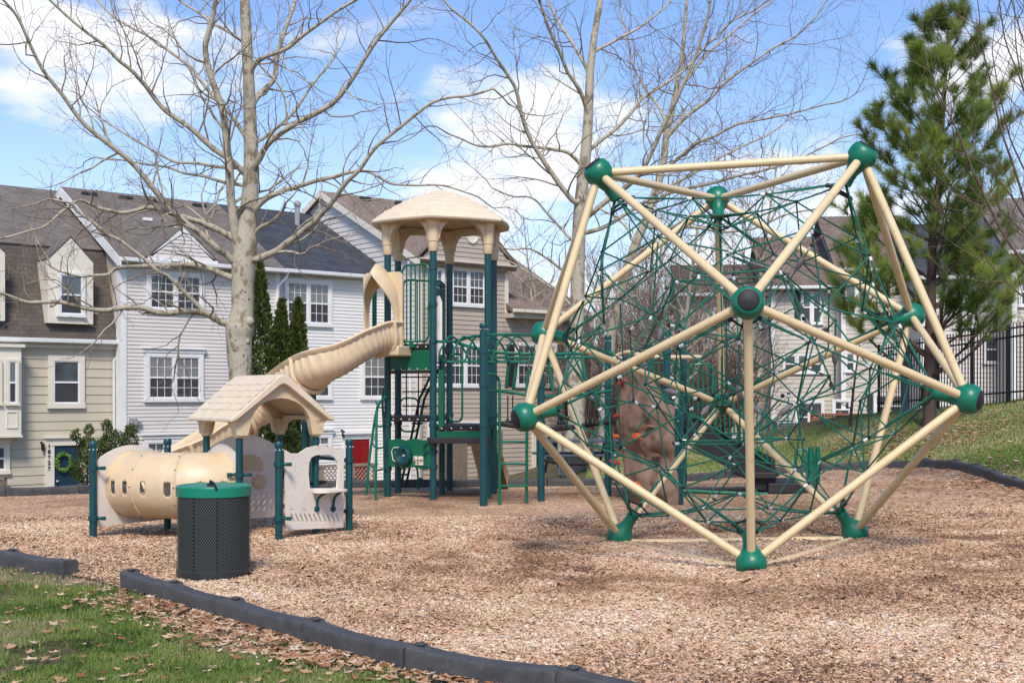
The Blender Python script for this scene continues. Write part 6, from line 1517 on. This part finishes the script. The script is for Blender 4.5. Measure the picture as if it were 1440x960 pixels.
# ------------------------------------------------------------------ trees and shrubs
class Tree:
    def __init__(t, seed): t.limb = MB(); t.twig = MB(); t.rs = random.Random(seed)
    def jit(t, v, s): return Vector((v.x + t.rs.gauss(0, s), v.y + t.rs.gauss(0, s), v.z + t.rs.gauss(0, s)))
    def grow(t, p, d, length, r, level, maxlevel, droop=0.0, upturn=.25, kink=.22, thick=.012):
        n = max(3, int(length / (.20 if level < 2 else .16))); step = length / n; pts = [p.copy()]; d = d.normalized(); rs_ = [r]
        kids = []
        for i in range(n):
            d = (t.jit(d, kink) + Vector((0, 0, upturn * .18 - droop * .15))).normalized()
            pts.append(pts[-1] + d * step); rs_.append(max(.0038, r * (1 - .80 * (i + 1) / n))); kids.append((pts[-1].copy(), d.copy(), rs_[-1], (i + 1) / n))
        mb = t.limb if r > thick * 1.5 else t.twig
        mb.tube(pts, rs_, 6 if r > .03 else (4 if r > .01 else 3), cap=False)
        if level >= maxlevel: return
        for (q, dd, rr, f_) in kids[(1 if level else 2):]:
            if t.rs.random() < (.9, .8, .62, .5)[level]:
                ax = dd.orthogonal().normalized(); ax.rotate(Matrix.Rotation(t.rs.uniform(0, math.tau), 3, dd)); a = t.rs.uniform(R(28), R(62))
                nd_ = (dd * math.cos(a) + ax * math.sin(a)); ln = length * t.rs.uniform(.28, .60) * (1.15 - .55 * f_)
                if ln > .10: t.grow(q, nd_, ln, max(.003, rr * .62), level + 1, maxlevel, droop, upturn, kink, thick)
    def limbpx(t, pxs, Y0, Y1, r0, r1, side=8, blen=1.5, level=2, start=.22, n=6, upturn=.25, step=.42, kink=.22, droop=0):
        """a limb traced through picture points, given real distances from Y0 to Y1"""
        m = len(pxs); P = [pt(px, py, lerp(Y0, Y1, (i / (m - 1)) ** 1.1)) for i, (px, py) in enumerate(pxs)]
        S = smooth_path(P, n); q = []
        for i, p in enumerate(S): q.append(p + Vector((noise.noise(p * 1.1), noise.noise(p * 1.1 + Vector((9, 0, 0))), noise.noise(p * 1.1 + Vector((0, 9, 0))))) * (.05 if 0 < i < len(S) - 1 else 0))
        S = q; k = len(S); rs_ = [.92 * lerp(r0, r1, (i / (k - 1)) ** .8) * (1 + .05 * noise.noise(S[i] * 3)) for i in range(k)]
        t.limb.tube(S, rs_, side)
        acc = 0; L_ = sum((b - a).length for a, b in zip(S, S[1:])); run = 0
        for i in range(1, k):
            run += (S[i] - S[i - 1]).length; acc += (S[i] - S[i - 1]).length
            if acc > step and run / L_ > start:
                acc = t.rs.uniform(-.15, .1) * step; d = (S[i] - S[i - 1]).normalized(); ax = d.orthogonal().normalized(); ax.rotate(Matrix.Rotation(t.rs.uniform(0, math.tau), 3, d)); a = t.rs.uniform(R(35), R(75))
                t.grow(S[i], d * math.cos(a) + ax * math.sin(a) + Vector((0, 0, .1)), blen * t.rs.uniform(.45, 1.25) * (1.1 - .4 * run / L_), max(.008, rs_[i] * .42), 0, level, droop, upturn, kink)
        e = S[-1]; t.grow(e, (S[-1] - S[-2]), blen * 1.1, r1 * .9, 0, level, droop, upturn, kink)
        return S
    def finish(t, base, label, cat='tree', group='bare trees', name='sycamore_tree', bm='syc', tm='twig'):
        o = thing(name, base, label, cat, group); t.limb.build('trunk', M[bm], o, angle=60)
        if t.twig.v: t.twig.build('crown', M[tm], o, smooth=False)
        return o
px2m = lambda r, Y: r * Y / FX
# --- big sycamore on the left
Y = 27.0; T = Tree(11)
gz = ground_z(k_of(338) * Y, Y); gpy = HY - (gz - H) * FX / Y
tr = [(337, gpy + 4), (337, 640), (338, 580), (338, 530), (336, 480), (337, 462), (341, 435), (341, 400), (343, 370), (346, 335), (350, 300), (353, 240), (352, 180), (350, 120), (347, 60), (344, 0), (342, -60), (341, -130)]
rr_ = [24, 19, 17, 16, 18, 20, 15.5, 15.5, 17, 16, 13, 10.5, 9.3, 8.3, 7.6, 7, 6, 4.5]
P = smooth_path([pt(a, b, Y) for a, b in tr], 5); rs_ = []
for i in range(len(P)): j = i / 5; a_ = min(int(j), len(rr_) - 1); b_ = min(a_ + 1, len(rr_) - 1); rs_.append(px2m(lerp(rr_[a_], rr_[b_], j - int(j)), Y) * (1 + .06 * noise.noise(Vector((0, 0, i * .9)))))
T.limb.tube(P, rs_, 20)
for (a, b, r) in ((324, 455, 8), (350, 452, 8), (331, 474, 7), (346, 480, 6)):
    c = pt(a, b, Y - .12); T.limb.lathe([(0, px2m(r, Y)), (px2m(r * .7, Y), px2m(r * .7, Y)), (px2m(r, Y), 0), (px2m(r * .7, Y), -px2m(r * .7, Y)), (0, -px2m(r, Y))], Matrix.Translation(c), 10, cap=False)
for a in range(6): th = a * math.tau / 6 + .4; q = Vector((k_of(337) * Y, Y, gz)); T.limb.tube([q + Vector((math.cos(th) * .18, math.sin(th) * .18, .5)), q + Vector((math.cos(th) * .32, math.sin(th) * .32, .12)), q + Vector((math.cos(th) * .6, math.sin(th) * .6, -.1))], [.14, .13, .06], 8)
L_ = [
 ([(335, 375), (318, 360), (300, 348), (270, 320), (233, 287), (205, 255), (180, 225), (150, 200), (118, 172), (92, 140), (65, 105), (45, 65), (25, 25), (5, 0), (-20, -25)], 27, 23.5, 6.2, 1.8, 2.2),
 ([(346, 245), (330, 228), (300, 206), (268, 180), (238, 158), (215, 135), (200, 118), (182, 98), (165, 84), (145, 62), (125, 46), (95, 22), (70, 0), (50, -20)], 27, 24.5, 5.2, 1.6, 2.0),
 ([(338, 375), (333, 350), (330, 322), (326, 280), (325, 245), (320, 205), (314, 172), (306, 138), (298, 108), (291, 80), (289, 60), (296, 30), (302, 0), (305, -40)], 27, 26.0, 8.2, 3.2, 1.8),
 ([(325, 456), (312, 452), (300, 446), (287, 440), (262, 437), (225, 440), (200, 433), (175, 432), (150, 436), (130, 435), (108, 431), (87, 427), (60, 426), (37, 425), (18, 418), (0, 411), (-25, 400)], 27, 24.2, 5.6, 2.4, 1.9),
 ([(336, 392), (320, 387), (295, 377), (270, 371), (250, 371), (232, 374), (212, 375), (190, 376), (170, 376), (158, 380), (150, 385), (130, 387)], 27, 25.4, 5.5, 2.2, 1.7),
 ([(336, 345), (325, 336), (300, 321), (280, 312), (262, 306), (243, 300), (225, 295), (205, 292), (188, 296), (170, 299), (155, 297), (140, 294), (125, 287), (110, 283), (88, 298), (62, 318), (40, 325), (12, 333)], 27, 24.6, 5.0, 1.6, 1.9),
 ([(284, 437), (268, 418), (250, 400), (235, 388), (220, 380), (203, 364), (185, 350), (168, 338), (150, 330), (128, 312), (108, 298), (100, 285)], 26.2, 25.0, 3.6, 2.2, 1.5),
 ([(347, 365), (358, 364), (373, 359), (390, 353), (405, 343), (420, 332), (432, 322), (440, 316), (452, 303), (462, 291), (472, 278), (480, 266), (490, 252), (502, 240), (525, 214), (550, 191), (577, 166), (605, 146), (635, 138), (665, 134), (695, 126)], 27, 24.5, 6.6, 1.7, 1.8),
 ([(354, 302), (362, 291), (374, 279), (390, 270), (407, 264), (425, 260), (450, 252), (475, 247), (495, 242), (515, 240), (532, 248), (550, 258), (585, 262), (625, 262), (660, 272)], 27, 25.5, 4.8, 1.4, 1.6),
 ([(352, 250), (358, 236), (366, 222), (373, 208), (382, 197), (398, 184), (415, 174), (438, 163), (460, 149), (477, 134), (490, 118), (505, 96), (520, 74), (535, 50), (550, 30), (566, 14), (580, -2), (596, -30)], 27, 24.8, 5.8, 2.0, 1.9),
 ([(353, 212), (360, 202), (372, 193), (390, 178), (410, 160), (426, 140), (440, 121), (456, 100), (470, 80), (474, 62)], 27, 28.6, 3.4, 1.4, 1.5),
 ([(353, 160), (358, 145), (366, 132), (377, 120), (386, 108), (389, 92), (390, 74), (394, 58), (400, 40), (408, 20), (415, 0), (420, -35)], 27, 28, 5.2, 2.6, 1.5),
 ([(351, 110), (358, 94), (374, 82), (400, 70), (420, 56), (440, 41), (468, 18), (500, 0), (530, -16)], 27, 25.6, 4.2, 1.8, 1.6),
 ([(348, 72), (340, 60), (322, 48), (300, 34), (280, 18), (260, 5), (235, -15)], 27, 28, 3.2, 1.6, 1.6),
 ([(346, 195), (330, 172), (312, 150), (290, 122), (266, 92), (240, 74), (212, 52), (185, 40), (165, 26), (145, 9), (125, -10)], 27, 28.8, 3.4, 1.2, 1.6),
 ([(345, 238), (330, 238), (305, 235), (280, 232), (250, 230), (230, 220), (210, 209), (190, 198), (170, 184), (150, 172)], 27, 29, 3.0, 1.2, 1.5),
 ([(346, 262), (320, 258), (290, 250), (262, 246), (235, 236), (205, 232), (170, 225), (130, 222)], 27, 29.5, 3.0, 1.0, 1.5),
 ([(356, 335), (366, 322), (382, 312), (396, 296), (402, 285)], 27, 26, 3.8, 2.0, .6),
]
for pxs, y0, y1, r0, r1, bl_ in L_: T.limbpx(pxs, y0, y1, px2m(r0, y0), px2m(r1, y1), blen=bl_ * 1.05, level=2, start=.10 if bl_ > 1.3 else .25, step=.26)
T.finish((k_of(337) * Y, Y, gz), 'huge bare sycamore with pale blotched bark rising behind the tan playhouse roof on the left')
# --- middle sycamore behind the slide tower
Y = 30.0; T = Tree(5); X0 = k_of(808) * Y; gz = ground_z(X0, Y); gpy = HY - (gz - H) * FX / Y
tr = [(808, gpy + 4), (807, 640), (809, 590), (810, 540), (811, 480), (812, 420), (813, 360), (815, 305), (820, 250), (825, 200), (828, 150), (830, 100), (836, 50), (844, 0), (850, -60)]
rr_ = [19, 15, 13.5, 12, 10.5, 10, 9.5, 9.2, 8.4, 7.4, 6.5, 5.5, 4.6, 4, 2.5]
P = smooth_path([pt(a, b, Y) for a, b in tr], 5); rs_ = []
for i in range(len(P)): j = i / 5; a_ = min(int(j), len(rr_) - 1); b_ = min(a_ + 1, len(rr_) - 1); rs_.append(px2m(lerp(rr_[a_], rr_[b_], j - int(j)), Y))
T.limb.tube(P, rs_, 16)
for pxs, y1, r0, r1, bl_ in [
 ([(818, 275), (808, 285), (790, 266), (772, 241), (757, 215), (744, 189), (733, 158), (725, 127), (714, 108), (702, 90), (690, 70), (678, 52), (654, 28), (630, 8), (610, -20)], 27.5, 4.6, 1.4, 2.0),
 ([(816, 230), (800, 214), (780, 210), (763, 208), (740, 206), (716, 203), (690, 206), (670, 203), (650, 194), (630, 188)], 28.5, 3.2, 1.2, 1.6),
 ([(826, 165), (820, 140), (810, 118), (796, 99), (786, 76), (777, 52), (768, 26), (758, 0), (750, -30)], 28.5, 3.6, 1.8, 1.8),
 ([(830, 110), (812, 70), (796, 47), (784, 26), (772, 5), (765, -25)], 32, 3.0, 1.4, 1.8),
 ([(818, 310), (829, 302), (852, 285), (881, 264), (898, 246), (909, 231), (922, 206), (933, 179), (947, 148), (961, 118), (974, 88), (985, 61), (994, 30), (999, 0), (1004, -30)], 27.6, 4.8, 1.8, 2.1),
 ([(824, 215), (843, 198), (862, 182), (881, 165), (893, 152), (905, 137), (935, 118), (961, 99), (978, 80), (994, 61), (1012, 45), (1032, 28), (1060, 15)], 32, 3.6, 1.3, 2.0),
 ([(813, 330), (850, 318), (890, 293), (914, 278), (938, 264), (972, 246), (1008, 222), (1045, 205), (1080, 190)], 31.5, 3.6, 1.3, 1.9),
 ([(834, 75), (848, 68), (862, 61), (890, 44), (914, 28), (935, 12), (952, -10)], 31, 2.8, 1.3, 1.8),
 ([(812, 395), (790, 380), (765, 360), (745, 350), (720, 352), (700, 345)], 28.8, 2.6, 1.0, 1.3),
 ([(811, 440), (790, 415), (762, 395), (735, 378), (712, 365)], 31, 2.4, .9, 1.3),
 ([(814, 350), (796, 330), (770, 300), (748, 280), (720, 276), (690, 262)], 31.5, 2.6, 1.0, 1.5)]:
    T.limbpx(pxs, 30, y1, px2m(r0, 30), px2m(r1, y1), blen=bl_ * 1.05, level=2, start=.08, step=.24)
T.finish((X0, Y, gz), 'tall bare sycamore with blotched tan bark directly behind the overhead loops and picnic table')
# --- third sycamore, leaning right
Y = 36.0; T = Tree(21); X0 = k_of(853) * Y; gz = ground_z(X0, Y)
tr = [(848, HY - (gz - H) * FX / Y + 3), (852, 560), (857, 500), (860, 468), (870, 425), (880, 385), (893, 345), (907, 312), (918, 280), (928, 250), (934, 220), (937, 190), (944, 160), (952, 120), (958, 90), (962, 50), (965, 10), (968, -30)]
rr_ = [9, 8, 7.5, 7.2, 7, 6.6, 6.2, 6, 5.6, 5.3, 5, 4.6, 4.3, 3.6, 3.2, 2.6, 2.2, 1.5]
P = smooth_path([pt(a, b, Y) for a, b in tr], 5); rs_ = []
for i in range(len(P)): j = i / 5; a_ = min(int(j), len(rr_) - 1); b_ = min(a_ + 1, len(rr_) - 1); rs_.append(px2m(lerp(rr_[a_], rr_[b_], j - int(j)), Y))
T.limb.tube(P, rs_, 12)
for pxs, y1, r0, r1, bl_ in [
 ([(838, 470), (848, 430), (858, 404), (868, 388), (880, 374), (896, 358), (914, 342), (945, 320), (975, 300)], 34, 4.0, 1.6, 1.6),
 ([(930, 245), (950, 225), (975, 205), (1005, 190), (1035, 176), (1070, 170), (1110, 160), (1150, 150)], 34, 3.2, 1.2, 2.6),
 ([(915, 290), (945, 270), (985, 262), (1030, 250), (1075, 240), (1120, 225), (1160, 205), (1190, 192)], 37, 3.4, 1.1, 2.4),
 ([(937, 195), (965, 165), (995, 140), (1020, 115), (1050, 95), (1085, 70), (1120, 50), (1150, 20)], 35, 3.4, 1.2, 2.6),
 ([(950, 130), (975, 100), (1000, 70), (1030, 45), (1060, 20), (1095, -5)], 37, 2.8, 1.0, 2.2),
 ([(940, 180), (925, 150), (905, 120), (890, 90), (880, 50), (872, 10)], 38, 2.6, 1.0, 2.0),
 ([(905, 318), (935, 322), (975, 318), (1015, 325), (1060, 320), (1110, 300), (1150, 292)], 36, 3.0, 1.1, 2.0),
 ([(893, 345), (880, 320), (862, 300), (850, 270), (845, 240)], 37, 2.4, 1.0, 1.6)]:
    T.limbpx(pxs, 36, y1, px2m(r0, 36), px2m(r1, y1), blen=bl_ * 1.1, level=2, start=.08, step=.28)
T.finish((X0, Y, gz), 'slender pale sycamore leaning right, second bare trunk right of the slide tower')
# --- further bare trees
def small_tree(px, Y, top_py, lean, seed, label, r=5, spread=1.9, nl=9, bm='syc', tm='twig'):
    T = Tree(seed); X0 = k_of(px) * Y; gz = ground_z(X0, Y); ztop = H + (HY - top_py) / FX * Y; hh = ztop - gz
    pts_ = [Vector((X0 + lean * (i / 6) ** 1.3 + .12 * noise.noise(Vector((i, seed, 0))), Y + .2 * noise.noise(Vector((seed, i, 0))), gz - .1 + (hh + .1) * i / 6)) for i in range(7)]
    S = smooth_path(pts_, 5); k = len(S); rb = px2m(r, Y); T.limb.tube(S, [lerp(rb, rb * .12, i / (k - 1)) for i in range(k)], 10)
    for i in range(nl * 2):
        j = int(lerp(.25, .97, i / (nl * 2)) * (k - 1)); a = i * 2.4 + seed; f_ = j / k; d = Vector((math.cos(a), math.sin(a) * .8, T.rs.uniform(.35, .9)))
        T.grow(S[j], d, hh * T.rs.uniform(.28, .48) * (1.15 - .7 * f_) * spread / 1.9, rb * .42 * (1.1 - f_ * .8), 0, 2, upturn=.45, kink=.16)
    return T.finish((X0, Y, gz), label, name='bare_tree', bm=bm, tm=tm)
small_tree(948, 41, 250, 1.0, 31, 'whitish bare tree in the middle distance right behind the climbing wall', 5.5, 1.9)
small_tree(1045, 40, 200, 1.2, 37, 'bare spreading tree in front of the pale house behind the centre of the net climber', 5, 2.3, tm='brownbark')
small_tree(1195, 33, 470, .3, 41, 'thin young bare sapling on the bank just left of the pine', 2.6, 1.2, 5, 'brownbark', 'brownbark')
small_tree(765, 47, 300, -.8, 43, 'bare tree in the gap right of the taupe gabled house', 4, 2.0)
small_tree(903, 52, 280, .6, 47, 'distant bare tree over the brushwood behind the rope net', 5, 2.2, tm='brownbark')
# brushwood thicket far behind
T = Tree(77)
for i in range(95):
    x = T.rs.uniform(2.6, 9.2); y = T.rs.uniform(44, 52); z = ground_z(x, y); hh = T.rs.uniform(3.2, 7.8) * (1 - .40 * abs(x - 5.5) / 4)
    T.grow(Vector((x, y, z)), Vector((T.rs.gauss(0, .16), T.rs.gauss(0, .1), 1)), hh, T.rs.uniform(.03, .07), 0, 2, upturn=.5, kink=.13, thick=9)
o_ = T.twig.build('brushwood', M['brush'], None, smooth=False); o_['kind'] = 'stuff'; meta(o_, 'dense tangle of brown leafless brushwood between the houses', 'brushwood')

# --- pine
PB_ = ray_ground(1306, 603); Y = PB_.y; T = Tree(3); top = H + (HY - 42) / FX * Y; hh = top - PB_.z
trp = [(1307, 603), (1307, 540), (1308, 470), (1310, 400), (1312, 330), (1320, 260), (1323, 200), (1327, 140), (1330, 100), (1332, 65), (1333, 42)]
P = smooth_path([pt(a, b, Y) for a, b in trp], 4); P[0].z = PB_.z - .1; k = len(P); rb = px2m(10, Y); T.limb.tube(P, [lerp(rb, .018, (i / (k - 1)) ** .8) for i in range(k)], 12)
tuft = []
def pine_branch(p, d, ln, r, depth=0):
    n = max(3, int(ln / .28)); q = p.copy(); pts_ = [q.copy()]; d = d.normalized()
    for i in range(n):
        d = (d + Vector((T.rs.gauss(0, .10), T.rs.gauss(0, .10), .085))).normalized(); q = q + d * ln / n; pts_.append(q.copy()); f_ = (i + 1) / n
        if depth < 2 and f_ > .30 and T.rs.random() < .75:
            for sg in (-1, 1):
                if T.rs.random() < .50: s = d.cross(Vector((0, 0, 1))).normalized() * sg; pine_branch(q, d * .7 + s * T.rs.uniform(.5, .9) + Vector((0, 0, T.rs.uniform(-.05, .35))), ln * T.rs.uniform(.22, .42), r * .5, depth + 1)
        if f_ > (.55 if depth == 0 else .45): tuft.append((q.copy(), d.copy(), T.rs.uniform(.7, 1.1)))
    tuft.append((q.copy(), (d + Vector((0, 0, .4))).normalized(), 1.25)); T.limb.tube(pts_, [lerp(r, .006, i / (len(pts_) - 1)) for i in range(len(pts_))], 5, cap=False)
def trunk_at(z):
    for a, b in zip(P, P[1:]):
        if a.z <= z <= b.z: return a.lerp(b, (z - a.z) / max(1e-6, b.z - a.z))
    return P[-1]
wz_ = [.13, .185, .235, .30, .36, .42, .475, .53, .585, .64, .69, .74, .79, .835, .875, .91, .945, .975]
for i, f_ in enumerate(wz_):
    z = PB_.z + hh * f_; L0 = 3.05 * (1 - f_) ** .45 * 1.0 + .05; nb = 5 if f_ < .5 else 4
    for b in range(nb):
        a = b * math.tau / nb + i * 1.1 + T.rs.uniform(-.3, .3)
        if T.rs.random() < .07: continue
        el_ = T.rs.uniform(.10, .42) + f_ * .6 + (.9 if f_ > .93 else 0); L1 = L0 * T.rs.uniform(.72, 1.15); pine_branch(trunk_at(z + T.rs.uniform(-.12, .12)), Vector((math.cos(a), math.sin(a), el_)), L1, max(.012, .045 * (1 - f_) + .01))
tuft.append((P[-1].copy(), Vector((0, 0, 1)), 1.2))
n_per = 60; nt_ = len(tuft); C0 = np.array([t[0] for t in tuft]).repeat(n_per, 0); D0 = np.array([t[1] for t in tuft]).repeat(n_per, 0); S0 = np.array([t[2] for t in tuft]).repeat(n_per)[:, None]
n = len(C0); rd = rng.normal(size=(n, 3)); rd -= (rd * D0).sum(1)[:, None] * D0; rd /= np.linalg.norm(rd, axis=1)[:, None]; sp_ = rng.uniform(.25, 1.05, n)[:, None]
dr = D0 * np.cos(sp_) + rd * np.sin(sp_); dr[:, 2] -= .10; ln_ = .24 * S0 * rng.uniform(.7, 1.2, (n, 1)); b0 = C0 - D0 * rng.uniform(-.02, .16, (n, 1))
sd_ = np.cross(dr, rng.normal(size=(n, 3))); sd_ /= np.linalg.norm(sd_, axis=1)[:, None]; w_ = .0036
V = np.stack([b0 - sd_ * w_, b0 + sd_ * w_, b0 + dr * ln_ + sd_ * w_ * .4, b0 + dr * ln_ - sd_ * w_ * .4], 1).reshape(-1, 3); F = np.arange(n * 4).reshape(-1, 4)
tone_t = np.array([min(1, max(0, .42 + .5 * noise.noise(t[0] * .9) + random.gauss(0, .1))) for t in tuft]).repeat(n_per); tone_t = np.clip(tone_t + rng.normal(0, .12, n), 0, 1)
pine = thing('pine_tree', PB_, 'tall yellow green pine with long needle tufts on the bank at the right', 'tree'); T.limb.build('trunk', M['brownbark'], pine, angle=60)
cr = np_mesh('crown', V, F, M['needle'], tone_t); cr.parent = pine; cr.matrix_parent_inverse = Matrix.Translation(pine.location).inverted()

# --- arborvitae and shrub
def arbor(px, Y, top, halfw, seed, label):
    X0 = k_of(px) * Y; gz = ground_z(X0, Y); zt = H + (HY - top) / FX * Y; hh = zt - gz; w = px2m(halfw, Y)
    t = thing('arborvitae', (X0, Y, gz), label, 'evergreen', 'arborvitae behind the sycamore'); mb = MB(); mb.tube([(X0, Y, gz - .1), (X0, Y, zt - .3)], [.07, .01], 6); mb.build('trunk', M['brownbark'], t)
    n = 9500; rs__ = np.random.default_rng(seed); h = rs__.uniform(.0, 1, n) ** .9; prof_ = np.interp(h, [0, .12, .35, .6, .8, .92, 1], [.75, .97, 1, .84, .55, .28, .03]); th = rs__.uniform(0, math.tau, n)
    lump = 1 + .16 * np.sin(th * 3 + h * 17 + seed) + .10 * np.sin(th * 7 - h * 31); r = w * prof_ * lump * rs__.uniform(.45, 1.05, n) ** .5
    Pn = np.stack([X0 + np.cos(th) * r, Y + np.sin(th) * r, gz + h * hh], 1); a = np.stack([np.cos(th) * .5, np.sin(th) * .5, np.full(n, 1.0)], 1) + rs__.normal(0, .35, (n, 3)); a /= np.linalg.norm(a, axis=1)[:, None]
    b = np.cross(a, rs__.normal(size=(n, 3))); b /= np.linalg.norm(b, axis=1)[:, None]; s = (.095 * rs__.uniform(.5, 1.5, n))[:, None]
    V = np.stack([Pn - b * s * .2, Pn + a * s * .6 - b * s * .28, Pn + a * s * 1.25, Pn + a * s * .6 + b * s * .28], 1).reshape(-1, 3)
    tone = np.clip(rs__.beta(2, 2.2, n) + .25 * np.sin(th * 5 + h * 23), 0, 1)
    o = np_mesh('crown', V, np.arange(n * 4).reshape(-1, 4), M['arbor'], tone); o.parent = t; o.matrix_parent_inverse = Matrix.Translation(t.location).inverted()
arbor(366, 33, 372, 23, 1, 'tallest arborvitae, narrow and dark green, right beside the big sycamore trunk')
arbor(396, 33.5, 424, 20, 2, 'middle arborvitae of the three between the sycamore and the slide')
arbor(419, 34.2, 423, 20, 3, 'right hand arborvitae of the three, nearest the slide')
def shrub(pxs, Y, label, group=None, mat_='shrub', n=9000, size=.06, name='shrub'):
    X0 = k_of(pxs[0][0]) * Y; gz = ground_z(X0, Y); t = thing(name, (X0, Y, gz), label, 'shrub', group); cs = []
    for px, py, r in pxs: c = pt(px, py, Y + random.uniform(-.3, .3)); cs.append((tuple(c), (px2m(r, Y), px2m(r, Y) * .9, px2m(r, Y) * 1.1)))
    mb = MB()
    for (c, r) in cs: mb.tube([(X0 + (c[0] - X0) * .25, Y, gz - .05), (lerp(X0, c[0], .7), Y, (gz + c[2]) / 2), c], [.035, .02, .008], 5)
    mb.build('stem', M['brownbark'], t); leafball('leaves', cs, n, size, M[mat_], parent=t, thick=.5)
shrub([(128, 700, 24), (115, 660, 17), (122, 630, 16), (106, 612, 8), (140, 640, 20), (150, 600, 9), (160, 625, 20), (125, 605, 8), (155, 680, 26), (172, 645, 18), (182, 620, 14), (184, 605, 9), (178, 675, 20)], 31.5, 'overgrown dark green shrub with pale shoots between the navy door and white corner board', n=15000, size=.05)
shrub([(404, 612, 10), (416, 616, 9), (410, 640, 12), (428, 640, 9)], 31, 'low green bush glimpsed under the playhouse roof', n=3000, size=.05)

# --- whip-like bare branches entering from the right edge
T = Tree(91); Y = 19.0; X0 = k_of(1530) * Y; gz = ground_z(X0, Y)
for pxs, y1, r0 in [
 ([(1530, 560), (1500, 480), (1465, 410), (1435, 365), (1405, 320), (1385, 280), (1368, 240), (1352, 200), (1335, 165), (1318, 130), (1306, 95)], 18.2, 3.4),
 ([(1530, 520), (1500, 430), (1470, 350), (1445, 290), (1425, 240), (1410, 190), (1398, 140), (1388, 95), (1380, 45), (1374, 0)], 18.6, 3.2),
 ([(1530, 500), (1505, 420), (1480, 330), (1462, 250), (1450, 190), (1440, 140), (1428, 90), (1412, 40), (1400, -10)], 18, 3.4),
 ([(1530, 520), (1500, 440), (1470, 360), (1452, 322), (1430, 285), (1410, 262), (1385, 235), (1362, 220), (1340, 212)], 19.4, 2.6),
 ([(1530, 480), (1510, 380), (1490, 290), (1475, 210), (1462, 140), (1445, 80), (1425, 20), (1415, -20)], 18.8, 3.2),
 ([(1530, 540), (1490, 470), (1455, 430), (1425, 405), (1395, 375), (1372, 340), (1356, 320)], 19.2, 2.2),
 ([(1530, 470), (1515, 350), (1500, 240), (1480, 150), (1462, 70), (1440, 10)], 19, 3.4),
 ([(1520, 420), (1490, 330), (1462, 280), (1432, 225), (1415, 180), (1402, 120), (1396, 60)], 18.4, 2.4),
 ([(1520, 400), (1495, 300), (1475, 220), (1455, 160), (1436, 110), (1428, 60), (1424, 0)], 18.7, 2.6),
 ([(1520, 380), (1500, 280), (1480, 180), (1466, 110), (1450, 50), (1434, -20)], 19.3, 2.6),
 ([(1520, 450), (1480, 370), (1445, 330), (1412, 300), (1388, 300), (1362, 280)], 18.9, 2.0)]:
    T.limbpx(pxs, 19, y1, px2m(r0, 19), px2m(.7, y1), side=5, blen=1.7, level=1, start=.25, step=.35, upturn=.55, kink=.07)
T.finish((X0, Y, gz), 'bare shrub of long thin whips reaching in from the right edge', 'shrub', 'bare trees', 'whip_shrub', 'whip', 'whip')
#PART6
